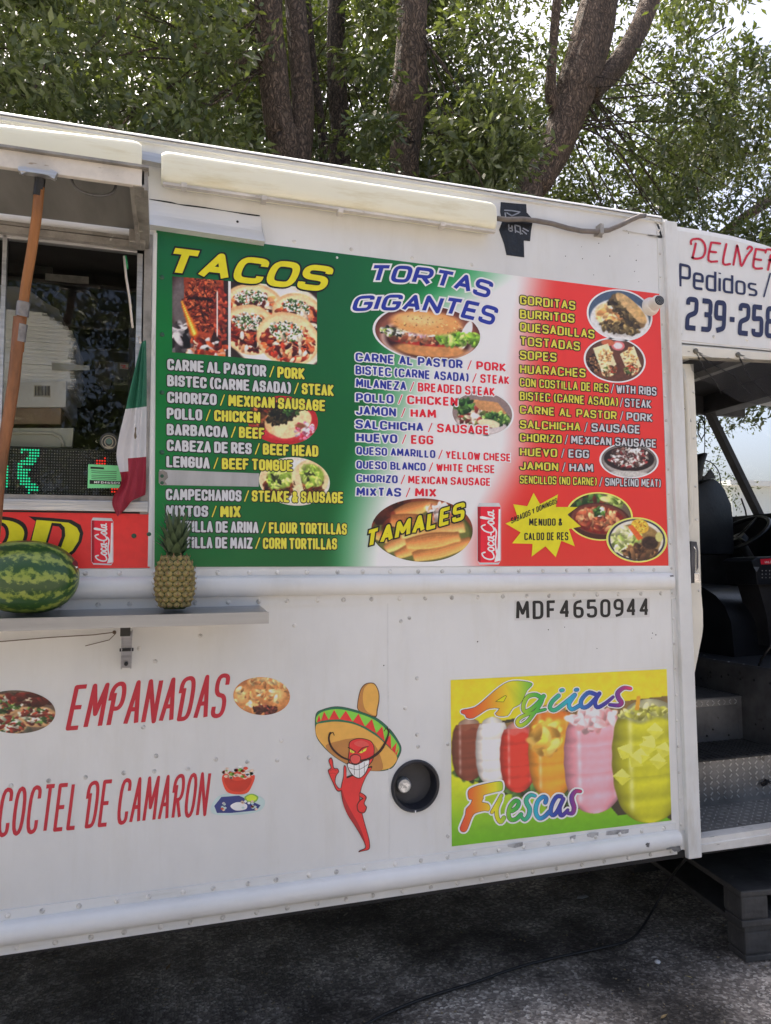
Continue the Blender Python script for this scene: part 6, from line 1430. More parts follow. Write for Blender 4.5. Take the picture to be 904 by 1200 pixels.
m = MB(); axl(m, cs, (0, -1, 0), [(.028, 0), (.028, .001)], 28); m.build('seal_disc', mat('seal_dark', (.05,.05,.045), .4), sl_)
m = MB(); ring = [(cs.x+.021*math.cos(t), .0125, cs.z-.002+.021*math.sin(t)) for t in LS(0, 2*math.pi, 25)]; m.tube(ring, .0012, 4); ring = [(cs.x+.012*math.cos(t), .0125, cs.z-.002+.014*math.sin(t)) for t in LS(0, 2*math.pi, 20)]; m.tube(ring, .0016, 4); m.box((cs.x-.012, .0122, cs.z-.022), (cs.x+.012, .013, cs.z-.017)); m.build('seal_ring', mat('seal_tan', (.42,.38,.28), .4), sl_)
m = MB(); axl(m, cs+Vector((0,-.001,.0)), (0, -1, 0), [(.009, 0), (.009, .001)], 16); m.build('seal_centre', mat('seal_green', (.12,.2,.16), .4), sl_)

# kitchen fittings deep inside
kit = thing('kitchen_shelf_unit', 'dark metal kitchen shelf with a pale label strip, high inside the window', 'shelf', W(60, 330, .9))
m = MB(); m.box((-1.2, .75, W(60, 338, .8).z), (.15, 1.5, W(60, 333, .8).z)); m.box((-1.2, 1.2, W(60,300,1.2).z), (-.05, 1.22, W(60,290,1.2).z)); m.build('shelf_board', M_DARK2, kit)
m = MB(); m.prism([W(x, y, .74) for x, y in zz((252,95),(330,102),(495,115),(495,155),(400,148),(252,132))], (0, .004, 0)); m.build('label_strip', mat('pale_strip', (.45,.44,.40), .5, var=.3, vs=40), kit)
m = MB(); m.prism([W(x, y, .9) for x, y in zz((-200,15),(290,60),(290,100),(-200,75))], (0, .03, 0)); m.build('upper_board', M_DARK2, kit)
m = MB(); m.box((-1.2, .8, W(30,372,.8).z-.01), (.1, 1.4, W(30,372,.8).z)); m.build('lower_board', M_DARK2, kit)
ext = thing('kitchen_machine', 'dark boxy kitchen machine in the shade right of the foam trays', 'machine', W(110, 420, .8))
m = MB(); m.prism([W(x, y, .8) for x, y in zz((290,200),(380,165),(520,170),(560,300),(700,300),(740,380),(700,420),(480,410),(300,380))], (0, .4, 0)); m.build('machine_body', M_DARK2, ext, bevel=.01)
m = MB(); m.tube([W(x, y, .78) for x, y in zz((300,220),(340,175),(420,165),(500,200),(545,250))], .006, 6); m.tube([W(x, y, .78) for x, y in zz((420,160),(480,205),(540,240))], .003, 5); m.tube([W(x, y, .7) for x, y in zz((460,510),(560,525),(735,520))], .006, 6); m.build('machine_pipes', mat('dull_pipe', (.22,.22,.21), .4, .5), ext, smooth=True)
m = MB(); m.prism([W(x, y, .75) for x, y in zz((480,505),(740,530),(740,545),(490,525))], (0, .3, 0)); m.build('counter_edge', mat('steel_edge', (.35,.35,.34), .4, .5), ext)
m = MB(); m.prism([W(x, y, .9) for x, y in zz((525,540),(640,545),(640,640),(600,760),(530,700))], (0, .02, 0)); m.build('cloth_panel', mat('tan_cloth', (.26,.24,.21), .7, var=.3), ext)
gb = thing('grey_meter_box', 'small grey box with a white label, inside beside the flag', 'box', W(143, 440, .4))
m = MB(); m.prism([W(x, y, .4) for x, y in zz((632,588),(742,590),(742,720),(632,720))], (0, .1, 0)); m.build('box_body', mat('grey_box', (.10,.10,.095), .5), gb, bevel=.003)
m = MB(); m.prism([W(x, y, .398) for x, y in zz((668,598),(740,604),(738,634),(668,628))], (0, .001, 0)); m.build('box_label', mat('label_white', (.5,.47,.44), .5), gb); m = MB(); dline(m, zz((676,610),(700,612),(684,622),(728,626)), .7, 0, .001, .396); m.build('label_mark', M_REDP, gb)
m = MB()
for i in range(3):
    for j in range(2): m.prism([W(x, y, .398) for x, y in zz((655+i*20,672+j*18),(668+i*20,672+j*18),(668+i*20,686+j*18),(655+i*20,686+j*18))], (0, .001, 0))
m.build('box_sockets', M_INK, gb)

# ---- wooden prop pole
zz = ZM(0, 160, .2102)
pole = thing('prop_pole', 'orange brown wooden pole propping the hatch open, joined with grey tape', 'pole', W(-15, 716, -.12))
top_ = W(47, 211, HY+.01); bot_ = W(-17, 716, -.13)
m = MB(); pts = [top_.lerp(bot_, t) for t in LS(.0, 1, 14)]; pts = [p+Vector((.003*math.sin(i*1.3), 0, 0)) for i, p in enumerate(pts)]
m.tube(pts[:6], .0130, 14); m.build('upper_pole', mat('orange_wood', (.27,.105,.026), .5, var=.35, vs=9, stretch=(3,3,.4), bump=.25, bs=40), pole, smooth=True)
m = MB(); pts2 = [p+Vector((-.004, -.004, 0)) for p in pts[4:]]; m.tube(pts2, .0155, 14); m.build('lower_pole', mat('brown_wood', (.24,.095,.035), .5, var=.4, vs=9, stretch=(3,3,.4), bump=.3, bs=40), pole, smooth=True)
m = MB(); m.tube([top_+(top_-bot_)*.004, top_.lerp(bot_, .035)], .0135, 14); m.build('black_end', M_INK, pole, smooth=False)
for a, b, r in ((.272, .305, .0168), (.322, .362, .0172)): m = MB(); m.tube([top_.lerp(bot_, a)+Vector((-.002,-.002,0)), top_.lerp(bot_, b)+Vector((-.002,-.002,0))], r, 14); m.build('tape_band', mat('duct_tape_band', (.20,.20,.21), .35, .4, var=.3, vs=30, bump=.4, bs=60), pole, auto=.8)

# ---- flag
fg = thing('hanging_flag', 'green white and red striped flag with an eagle emblem hanging limp at the window edge', 'flag', W(160, 600, -.05))
rowsL = [(400,166,168,170,171.5),(408,163.5,166.5,169.5,171.5),(430,158.5,165,170,172),(455,152,163.5,169.5,172),(478,147.5,161.5,168.5,172),(500,141.5,160.5,168,171.8),(520,137.5,159.5,167.5,171.5),(537,135.6,159,167,171.5),(552,141,157.5,166,171.2),(566,144,154,164.5,171),(578,133,153.5,162,171),(588,130.5,152,157,167),(596,133.5,150.5,151.5,154),(604,138,139.5,139.8,140)]
m = MB(); vs = []; nc = 15
for r_i, (y, xl, xm, xn, xr_) in enumerate(rowsL):
    for c in range(nc):
        u = c/(nc-1)
        if u < .6: t = u/.6; x = xl+(xm-xl)*t; d = -.075-.012*math.sin(t*math.pi*2.2+r_i*.35)+.014*t
        else: t = (u-.6)/.4; x = xm+(xr_-xm)*t; d = -.055+.035*t+.010*math.sin(t*7+r_i*.3)
        if y < 420: d = -.03+(d+.03)*(y-400)/20
        yy = y
        if y >= 588 and u > .6: yy = 588-(u-.6)*16; x = xm*0+ (152+(u-.6)/.4*18)
        elif y >= 566 and u > .6: yy = min(y, 586-(u-.6)*18)
        vs.append(W(x, yy+ (u-.5)*-3, d))
fs = []; mi = []
for r_i in range(len(rowsL)-1):
    for c in range(nc-1):
        fs.append((r_i*nc+c, r_i*nc+c+1, (r_i+1)*nc+c+1, (r_i+1)*nc+c)); y = (rowsL[r_i][0]+rowsL[r_i+1][0])/2; u = (c+.5)/(nc-1)
        g_end = 486 if u < .6 else 476; r_st = 548-10*u if u < .6 else 534-10*(u-.6)
        mi.append(0 if y < g_end else 1 if y < r_st else 2)
m.v = vs; m.f = fs; m.m = mi
fcl = m.build('flag_cloth', [mat('flag_green', (.022,.15,.085), .7, var=.15, bump=.2, bs=200), mat('flag_white', (.62,.61,.62), .7, var=.05, bump=.2, bs=200), mat('flag_red', (.30,.015,.035), .7, var=.15, bump=.2, bs=200)], fg, smooth=True)
sb = fcl.modifiers.new('smooth', 'SUBSURF'); sb.levels = 1; sb.render_levels = 2
m = MB(); decal(m, zz2_((752,150),(760,145),(758,175),(762,200),(752,212),(748,190),(752,170)), 0, 0, -.098); m.build('flag_emblem', mat('emblem_brown', (.12,.09,.05), .6), fg)
m = MB(); m.tube([W(145.5, 300, -.035), W(148, 325, -.035), W(152, 350, -.035), W(155.5, 384, -.03)], .0038, 8); m.tube([W(163, 395, -.02), W(165, 402, -.03)], .004, 6); m.build('flag_stick', mat('white_stick', (.62,.58,.54), .4), fg, smooth=True)

# ---- watermelon
def melon_mat():
    m = mat('watermelon_rind', (.1,.2,.05), .28); t = m.node_tree; n = t.nodes; l = t.links; b = n['Principled BSDF']
    tc = n.new('ShaderNodeTexCoord'); sx_ = n.new('ShaderNodeSeparateXYZ')
    nz = n.new('ShaderNodeTexNoise'); nz.inputs['Scale'].default_value = 26; nz.inputs['Detail'].default_value = 7; nz.inputs['Roughness'].default_value = .7; l.new(tc.outputs['Object'], nz.inputs['Vector'])
    l.new(tc.outputs['Object'], sx_.inputs[0]); at = n.new('ShaderNodeMath'); at.operation = 'ARCTAN2'; l.new(sx_.outputs['Z'], at.inputs[0]); l.new(sx_.outputs['Y'], at.inputs[1])
    m1 = n.new('ShaderNodeMath'); m1.operation = 'MULTIPLY_ADD'; l.new(nz.outputs['Fac'], m1.inputs[0]); m1.inputs[1].default_value = .9; l.new(at.outputs[0], m1.inputs[2])
    m2 = n.new('ShaderNodeMath'); m2.operation = 'MULTIPLY'; l.new(m1.outputs[0], m2.inputs[0]); m2.inputs[1].default_value = 11
    si = n.new('ShaderNodeMath'); si.operation = 'SINE'; l.new(m2.outputs[0], si.inputs[0])
    nz2 = n.new('ShaderNodeTexNoise'); nz2.inputs['Scale'].default_value = 85; nz2.inputs['Detail'].default_value = 6; mp = n.new('ShaderNodeMapping'); mp.inputs['Scale'].default_value = (.7,1,1); l.new(tc.outputs['Object'], mp.inputs[0]); l.new(mp.outputs[0], nz2.inputs['Vector'])
    m3 = n.new('ShaderNodeMath'); m3.operation = 'MULTIPLY_ADD'; l.new(nz2.outputs['Fac'], m3.inputs[0]); m3.inputs[1].default_value = 5.5; l.new(si.outputs[0], m3.inputs[2])
    rp = n.new('ShaderNodeValToRGB'); mr_ = n.new('ShaderNodeMapRange'); mr_.inputs[1].default_value = 1.0; mr_.inputs[2].default_value = 4.8; l.new(m3.outputs[0], mr_.inputs[0]); l.new(mr_.outputs[0], rp.inputs[0])
    e = rp.color_ramp.elements; e[0].position = .38; e[0].color = (.026,.075,.018,1); e[1].position = .70; e[1].color = (.26,.33,.06,1); x = rp.color_ramp.elements.new(.52); x.color = (.085,.15,.03,1)
    l.new(rp.outputs[0], b.inputs['Base Color']); return m
shz = W(30, 719, -.10).z
mel = thing('watermelon', 'large striped green watermelon lying on the steel shelf', 'watermelon', W(24, 719, -.10))
ctr = W(32, 676, -.10); rz_ = (W(22, 633.5, -.10).z-W(22, 719.5, -.10).z)/2; rxr = W(93.5, 676, -.10).x-ctr.x
mbm = MB(); n_ = 40; k_ = 28; vs = []
for i in range(k_+1):
    t = math.pi*i/k_; xx = -math.cos(t); rr = max(.0, 1-abs(xx)**2.35)**.47
    for j in range(n_): a = 2*math.pi*j/n_; vs.append((rxr*xx*1.0, rz_*rr*math.cos(a), rz_*rr*math.sin(a)))
mbm.add(vs, [(i*n_+j, i*n_+(j+1) % n_, (i+1)*n_+(j+1) % n_, (i+1)*n_+j) for i in range(k_) for j in range(n_)])
mo_ = mbm.build('rind', melon_mat(), None, smooth=True, loc=(0,0,0)); mo_.parent = mel; mo_.location = ctr-mel.location; mo_.rotation_euler = (0, R(3), R(-6))
m = MB(); sc = W(89.5, 664, -.175)
tx = (W(84, 655, -.165), W(90.5, 656, -.15), W(94, 672, -.12), W(86, 672, -.165), W(83, 665, -.17))
sn_ = Vector((.83,-.5,.22)).normalized(); 
cc_ = ctr+Vector((rxr*.905, -rz_*.30, rz_*.26)); a_1 = sn_.orthogonal().normalized(); b_1 = sn_.cross(a_1)
m.add([cc_+sn_*.004+(Vector((0,0,1))*math.sin(t)*.019+sn_.cross(Vector((0,0,1))).normalized()*math.cos(t)*.014) for t in LS(0, 2*math.pi, 17)[:-1]], [tuple(range(16))]); m.build('melon_sticker', flat('sticker_dark', 90, 30, 40), mel)
m = MB()
for dz, h_ in ((-.002, .005), (-.012, .003)):
    r1 = sn_.cross(Vector((0,0,1))).normalized(); c_ = cc_+sn_*.0048+Vector((0,0,dz)); m.add([c_+r1*.010+Vector((0,0,h_/2)), c_-r1*.010+Vector((0,0,h_/2)), c_-r1*.010-Vector((0,0,h_/2)), c_+r1*.010-Vector((0,0,h_/2))], [(0,1,2,3)])
m.build('sticker_bars', M_WP, mel)

# ---- pineapple
pin = thing('pineapple', 'ripe pineapple with a spiky green crown standing on the steel shelf', 'pineapple', W(204.5, 714, -.10))
pb_, pt_ = W(204.5, 714.5, -.10), W(204.5, 648, -.10); H_ = pt_.z-pb_.z; Rm = (W(229, 685, -.10).x-W(180, 685, -.10).x)/2*.96
def prad(t): return Rm*(max(.001, 1-(abs(2*t-.96)/1.06)**2.7))**.5
m = MB(); m.lathe((pb_.x, -.10, pb_.z), [(prad(t)*.93+.001, t*H_) for t in LS(0.01, .99, 22)], 28); m.build('core', mat('pineapple_green', (.035,.055,.012), .6, var=.3, vs=40), pin, smooth=True)
m = MB(); ncol, nrow = 13, 10
for r_i in range(nrow):
    for c in range(ncol):
        t = .05+.90*(r_i+.5+ (0 if c % 1 else 0))/nrow; a = 2*math.pi*(c+.5*(r_i % 2)+r_i*.0)/ncol; rr = prad(t); 
        if rr < Rm*.3: continue
        nrm = Vector((math.cos(a), math.sin(a), (prad(t-.04)-prad(t+.04))/(.08*H_)*.8)).normalized(); c0_ = Vector((pb_.x, -.10, pb_.z+t*H_))+Vector((math.cos(a), math.sin(a), 0))*rr*.93
        s_ = Vector((-math.sin(a), math.cos(a), 0)); u_ = nrm.cross(s_); w_ = 2*math.pi*rr/ncol*.47; h_ = H_/nrow*.60; k8 = 8; vs = []
        for rad, hh in ((1, 0), (.78, .55), (.35, .75)):
            for j in range(k8): q = 2*math.pi*j/k8; sx2 = abs(math.cos(q))**1.15*math.copysign(1, math.cos(q)); sy2 = abs(math.sin(q))**1.15*math.copysign(1, math.sin(q)); vs.append(c0_+s_*sx2*w_*rad+u_*sy2*h_*rad+nrm*hh*.0085)
        vs.append(c0_+nrm*.0095+u_*h_*.25)
        fs = [(i*k8+j, i*k8+(j+1) % k8, (i+1)*k8+(j+1) % k8, (i+1)*k8+j) for i in range(2) for j in range(k8)]+[(2*k8+j, 2*k8+(j+1) % k8, 3*k8) for j in range(k8)]
        m.add(vs, fs, 0); o_ = len(m.m); 
        for q in range(8): m.m[o_-q-1] = 1
        tip = c0_+nrm*.010; m.add([tip-s_*.003-u_*.003, tip+s_*.003-u_*.003, tip+u_*.010+nrm*.006], [(0,1,2)], 2)
m.build('fruitlets', [mat('fruitlet_tan', (.25,.20,.065), .5, var=.55, vs=60), mat('fruitlet_pale', (.33,.26,.12), .55, var=.45, vs=80), mat('fruitlet_spike', (.22,.13,.06), .6)], pin, smooth=True, kind='stuff')
lm = mat('crown_leaf', (.075,.115,.055), .45, var=.35, vs=30, stretch=(1,1,.3)); r_ = random.Random(11)
for i in range(46):
    f_ = i/46; a = i*2.399; L_ = (.060+.060*f_)*r_.uniform(.85, 1.15); tilt = 1.35-1.0*f_+r_.uniform(-.1, .1); w_ = .0135*(1-.3*f_)
    base = Vector((pb_.x, -.10, pt_.z-.006+.045*f_)); dir_ = Vector((math.cos(a), math.sin(a), 0)); s_ = Vector((-math.sin(a), math.cos(a), 0)); P = []; p_ = base+dir_*.016*(1-f_*.7); an = tilt*.6; n5 = 6
    vs = []
    for k in range(n5):
        t = k/(n5-1); ww = w_*(1-t**1.7)+.0004; vs += [p_+s_*ww+dir_*ww*.35, p_-dir_*0, p_-s_*ww+dir_*ww*.35]; an = tilt*(.55+.75*t*t); p_ = p_+(dir_*math.sin(an)+Vector((0,0,1))*math.cos(an))*L_/(n5-1)
    m = MB(); m.add(vs, [(k*3+j, k*3+j+1, (k+1)*3+j+1, (k+1)*3+j) for k in range(n5-1) for j in range(2)]); m.build('leaf', lm, pin, smooth=True)

# ---- cord, pallets, litter
P = [W(815, 1003, .12), W(806, 1006, .1)]+[WZ(*q, z) for q, z in (((798, 1014), .30), ((786, 1030), .19), ((771, 1057), .07), ((752, 1088), .012), ((735, 1103), .009), ((700, 1112), .009), ((640, 1125), .009), ((600, 1136), .009), ((555, 1152), .009), ((500, 1169), .009), ((455, 1187), .009), ((430, 1200), .009), ((400, 1215), .009), ((330, 1260), .009))]
Q = []
for i in range(len(P)-1):
    a, b, c, d = P[max(0, i-1)], P[i], P[i+1], P[min(len(P)-1, i+2)]
    for j in range(5): t = j/5; Q.append(.5*((2*b)+(c-a)*t+(2*a-5*b+4*c-d)*t*t+(3*b-a-3*c+d)*t**3))
m = MB(); m.tube(Q+[P[-1]], .0055, 8); cd = m.build('power_cord', mat('black_cord', (.02,.02,.02), .5), smooth=True); tag(cd, 'black power cord running across the asphalt from under the truck', 'cord')
M_PAL = mat('black_pallet_plastic', (.06,.058,.056), .6, var=.4, vs=7, bump=.4, bs=30, wear=((.14,.135,.125), 9., .60, (1,1,1)))
def pallet(z0, ox, oy, ang, label):
    o = thing('plastic_pallet', label, 'pallet', (ox, oy, z0), 'black pallets stacked under the cab door')
    ca, sa = math.cos(ang), math.sin(ang); L_, Wd, h = 1.15, 1.0, .14
    def rot(x, y): return (ox+x*ca-y*sa, oy+x*sa+y*ca)
    def pr(m, x0, y0, x1, y1, za, zb_): m.prism([(*rot(x0, y0), z0+za), (*rot(x1, y0), z0+za), (*rot(x1, y1), z0+za), (*rot(x0, y1), z0+za)], (0, 0, zb_-za))
    m = MB(); pr(m, 0, 0, L_, Wd, .115, h); m.build('deck', M_PAL, o, bevel=.006)
    for i in range(3):
        for j in range(3): m = MB(); x, y = i*(L_-.13), j*(Wd-.13); pr(m, x+.004, y+.004, x+.126, y+.126, .022, .118); m.build('block', M_PAL, o, bevel=.012)
    for j in range(3): m = MB(); y = j*(Wd-.11); pr(m, .0, y, L_, y+.11, .0, .024); m.build('runner', M_PAL, o, bevel=.004)
    return o
an = R(-7)
pallet(.0, 2.285, .075, an, 'lower black plastic pallet resting on the asphalt below the cab door')
pallet(.145, 2.262, .062, an, 'upper black plastic pallet serving as a step below the cab door')
def leaf(px, py, s, ang, col, label, curl=.3):
    c = WZ(px, py, .004); m = MB(); d = Vector((math.cos(ang), math.sin(ang), 0)); n_ = Vector((-d.y, d.x, 0)); vs = []
    for k in range(6): t = k/5; w = s*.3*math.sin(math.pi*(t*.92+.04)); b = c+d*s*(t-.5)*2+Vector((0,0,.003+curl*s*(t-.5)**2)); vs += [b+n_*w+Vector((0,0,w*.3)), b, b-n_*w+Vector((0,0,w*.3))]
    m.add(vs, [(k*3+j, k*3+j+1, (k+1)*3+j+1, (k+1)*3+j) for k in range(5) for j in range(2)])
    m.tube([c+d*s, c+d*s*1.3+Vector((0,0,.004))], .0008, 4); o = m.build('fallen_leaf', mat('dry_leaf', col, .6, var=.3, vs=60)); tag(o, label, 'leaf', 'fallen leaves on the asphalt')
leaf(197, 1135, .022, 1.2, (.20,.11,.04), 'brown dry leaf on the dark asphalt at lower left'); leaf(778, 1193, .020, .4, (.34,.25,.12), 'pale tan dry leaf at the bottom edge below the pallets')
leaf(808, 1146, .012, 2.2, (.36,.30,.12), 'small yellowish leaf on the asphalt left of the pallets'); leaf(760, 1156, .009, 1.0, (.30,.27,.12), 'tiny yellow leaf beside the cord'); leaf(405, 1073, .018, .8, (.25,.22,.18), 'curled grey-brown leaf under the skirt of the truck')
pb2 = MB(); c = WZ(771, 1129, 0); axl(pb2, c, (0,0,1), [(.009, 0), (.012, .004), (.011, .009), (.005, .012)], 9); o = pb2.build('white_pebble', mat('white_stone', (.72,.72,.72), .6), smooth=True); tag(o, 'white pebble on the asphalt near the cord', 'pebble')
m = MB(); c = WZ(683, 1052, .004); m.prism([c+Vector(v) for v in ((-.03,0,0),(-.01,-.012,0),(.03,-.004,0),(.025,.01,0),(-.02,.012,0))], (0, 0, .004)); o = m.build('paper_scrap', mat('dirty_paper', (.4,.41,.42), .6)); tag(o, 'dirty white paper scrap on the asphalt under the truck', 'litter')
m = MB(); r_ = random.Random(21)
for i in range(1500):
    x, y = r_.uniform(-.9, 2.9), r_.uniform(.0, 1.3); s_ = r_.uniform(.002, .0055); z = noise.noise(Vector((x*2.2, y*2.2, 0)))*.012-.006; m.dome((x, y, z), s_, s_*.8, (r_.uniform(-.3,.3), r_.uniform(-.3,.3), 1), 5, r_.choice([0,0,1]))
for i in range(60):
    c = WZ(r_.uniform(560, 900), r_.uniform(1060, 1200), .002); a = r_.uniform(0, 6.28); d = Vector((math.cos(a), math.sin(a), 0)); n_ = Vector((-d.y, d.x, 0)); s_ = r_.uniform(.003, .008)
    m.add([c-d*s_, c+n_*s_*.4+Vector((0,0,.002)), c+d*s_+Vector((0,0,.003)), c-n_*s_*.4+Vector((0,0,.001))], [(0,1,2,3)], 1)
m.build('gravel', [mat('grit_grey', (.20,.19,.17), .8), mat('grit_tan', (.26,.21,.13), .8)], kind='stuff')

# ------------------------------------------------------------------ trees
def bark(name, c1, c2):
    m = bpy.data.materials.new(name); m.use_nodes = True; t = m.node_tree; n = t.nodes; l = t.links; b = n['Principled BSDF']; b.inputs['Roughness'].default_value = .92
    tc = n.new('ShaderNodeTexCoord'); wn = n.new('ShaderNodeTexNoise'); wn.inputs['Scale'].default_value = 7; l.new(tc.outputs['Object'], wn.inputs['Vector'])
    wm = n.new('ShaderNodeMixRGB'); wm.blend_type = 'ADD'; wm.inputs[0].default_value = .16; l.new(tc.outputs['Object'], wm.inputs[1]); l.new(wn.outputs['Color'], wm.inputs[2])
    mp = n.new('ShaderNodeMapping'); mp.inputs['Scale'].default_value = (1,1,.17); l.new(wm.outputs[0], mp.inputs[0])
    vo = n.new('ShaderNodeTexVoronoi'); vo.feature = 'DISTANCE_TO_EDGE'; vo.inputs['Scale'].default_value = 38; l.new(mp.outputs[0], vo.inputs['Vector'])
    nz = n.new('ShaderNodeTexNoise'); nz.inputs['Scale'].default_value = 40; nz.inputs['Detail'].default_value = 7; l.new(mp.outputs[0], nz.inputs['Vector'])
    rp = n.new('ShaderNodeValToRGB'); l.new(vo.outputs['Distance'], rp.inputs[0]); e = rp.color_ramp.elements; e[0].color = (*c2, 1); e[0].position = .0; e[1].position = .30; e[1].color = (*c1, 1)
    r2 = n.new('ShaderNodeValToRGB'); l.new(nz.outputs['Fac'], r2.inputs[0]); e = r2.color_ramp.elements; e[0].position = .35; e[1].position = .65; e[0].color = (.55,.55,.55,1); e[1].color = (1.25,1.2,1.12,1)
    mx = n.new('ShaderNodeMixRGB'); mx.blend_type = 'MULTIPLY'; mx.inputs[0].default_value = 1; l.new(rp.outputs[0], mx.inputs[1]); l.new(r2.outputs[0], mx.inputs[2]); l.new(mx.outputs[0], b.inputs['Base Color'])
    ad = n.new('ShaderNodeMath'); ad.operation = 'MULTIPLY_ADD'; ad.inputs[1].default_value = .35; l.new(nz.outputs['Fac'], ad.inputs[0]); l.new(rp.outputs[0], ad.inputs[2])
    sm = n.new('ShaderNodeMath'); sm.operation = 'MINIMUM'; sm.inputs[1].default_value = .25; l.new(vo.outputs['Distance'], sm.inputs[0]); l.new(sm.outputs[0], ad.inputs[2])
    bp = n.new('ShaderNodeBump'); bp.inputs['Strength'].default_value = 1; bp.inputs['Distance'].default_value = .035; l.new(ad.outputs[0], bp.inputs['Height']); l.new(bp.outputs[0], b.inputs['Normal']); return m
B1 = bark('grey_brown_bark', (.19,.14,.108), (.05,.036,.028)); B2 = bark('dark_bark', (.12,.09,.073), (.022,.017,.014))
def limb(m, pts, rad, n=40, seed=0, disp=.12, step=.08):
    P = [Vector(p) for p in pts]; Q, rr = [], []
    for i in range(len(P)-1):
        a, b, c, d = P[max(0, i-1)], P[i], P[i+1], P[min(len(P)-1, i+2)]; k = max(2, int((c-b).length/step))
        for j in range(k): t = j/k; Q.append(.5*((2*b)+(c-a)*t+(2*a-5*b+4*c-d)*t*t+(3*b-a-3*c+d)*t**3)); rr.append(rad[i]*(1-t)+rad[i+1]*t)
    Q.append(P[-1]); rr.append(rad[-1]); o = len(m.v); m.tube(Q, rr, n)
    for i in range(len(Q)):
        for j in range(n):
            v = Vector(m.v[o+i*n+j]); d = (v-Q[i]); an = 2*math.pi*j/n
            f = noise.noise(Vector((math.cos(an)*3.2+seed, math.sin(an)*3.2, Q[i].z*1.6)))+.6*abs(noise.noise(Vector((math.cos(an)*9+seed, math.sin(an)*9, Q[i].z*3.0))))
            m.v[o+i*n+j] = tuple(Q[i]+d*(1+disp*f))
def leafmat(name, c1, c2, tr):
    m = bpy.data.materials.new(name); m.use_nodes = True; t = m.node_tree; n = t.nodes; l = t.links; b = n['Principled BSDF']
    a = n.new('ShaderNodeAttribute'); a.attribute_name = 'tone'; rp = n.new('ShaderNodeValToRGB'); l.new(a.outputs['Fac'], rp.inputs[0]); e = rp.color_ramp.elements
    e[0].color = (*c1, 1); e[1].color = (*c2, 1); l.new(rp.outputs[0], b.inputs['Base Color']); b.inputs['Roughness'].default_value = .36; b.inputs['Specular IOR Level'].default_value = .6
    tl = n.new('ShaderNodeBsdfTranslucent'); mu = n.new('ShaderNodeMixRGB'); mu.blend_type = 'MULTIPLY'; mu.inputs[0].default_value = 1; mu.inputs[2].default_value = (1.5,1.5,.5,1); l.new(rp.outputs[0], mu.inputs[1]); l.new(mu.outputs[0], tl.inputs[0])
    mx = n.new('ShaderNodeMixShader'); mx.inputs[0].default_value = tr; l.new(b.outputs[0], mx.inputs[1]); l.new(tl.outputs[0], mx.inputs[2]); l.new(mx.outputs[0], n['Material Output'].inputs[0]); return m
LM = leafmat('oak_leaves', (.040,.062,.026), (.125,.155,.062), .30)
def crown(name, centres, parent, seed=0, per=150, size=.062):
    g = np.random.default_rng(seed); n = len(centres); C = np.array(centres); N = n*per
    rad = np.repeat(C[:, 3], per); cen = np.repeat(C[:, :3], per, 0); tone0 = np.repeat(g.random(n), per)
    d = g.normal(size=(N, 3)); d /= np.linalg.norm(d, axis=1)[:, None]; r = g.random(N)**.45; pos = cen+d*(rad*r)[:, None]*np.array([1.15, 1.15, .8])
    # twigs: pull leaves towards a few rays in each clump
    ntw = 9; tw = g.normal(size=(n, ntw, 3)); tw /= np.linalg.norm(tw, axis=2)[..., None]; tid = g.integers(0, ntw, N); ray = tw[np.repeat(np.arange(n), per), tid]
    tpos = cen+ray*(rad*r)[:, None]*np.array([1.2, 1.2, .85])+g.normal(size=(N, 3))*.045; pos = np.where((g.random(N) < .75)[:, None], tpos, pos)
    ax = ray*.8+g.normal(size=(N, 3))*.5+np.array([0, 0, -.25]); ax /= np.linalg.norm(ax, axis=1)[:, None]; up = g.normal(size=(N, 3))*.65+np.array([0, -.1, 1.]); sd2 = np.cross(ax, up); sd2 /= np.linalg.norm(sd2, axis=1)[:, None]; nm_ = np.cross(sd2, ax)
    L_ = size*g.uniform(.65, 1.3, N)[:, None]; w = L_*.21
    v = np.stack([pos, pos+ax*L_*.42+sd2*w+nm_*L_*.06, pos+ax*L_, pos+ax*L_*.42-sd2*w+nm_*L_*.06, pos+ax*L_*.45], 1).reshape(-1, 3)
    b = np.arange(N)*5; f = np.stack([b, b+1, b+2, b+4, b, b+4, b+2, b+3], 1).reshape(-1, 4)
    loc = np.array(parent.location); me = bpy.data.meshes.new(name); me.vertices.add(len(v)); me.vertices.foreach_set('co', (v-loc).reshape(-1).astype(np.float32))
    me.loops.add(f.size); me.loops.foreach_set('vertex_index', f.reshape(-1).astype(np.int32)); me.polygons.add(len(f)); me.polygons.foreach_set('loop_start', (np.arange(len(f))*4).astype(np.int32)); me.update(calc_edges=True)
    at = me.attributes.new('tone', 'FLOAT', 'POINT'); tn = np.clip(tone0*.6+g.random(N)*.5, 0, 1); at.data.foreach_set('value', np.repeat(tn, 5).astype(np.float32)); me.materials.append(LM)
    o = bpy.data.objects.new(name, me); COL.objects.link(o); o.parent = parent; return o
def clumps(n, box, seed, rad=(.28, .6), gate=None):
    r_ = random.Random(seed); out = []
    while len(out) < n:
        p = [r_.uniform(*box[i]) for i in range(3)]
        if gate and not gate(*p): continue
        if noise.noise(Vector((p[0]*.8, p[1]*.8, p[2]*.8+7))) < -.22: continue
        out.append((*p, r_.uniform(*rad)))
    return out
def Tpt(px, py, Y): p = W(px, py, Y); return (p.x, p.y, p.z)
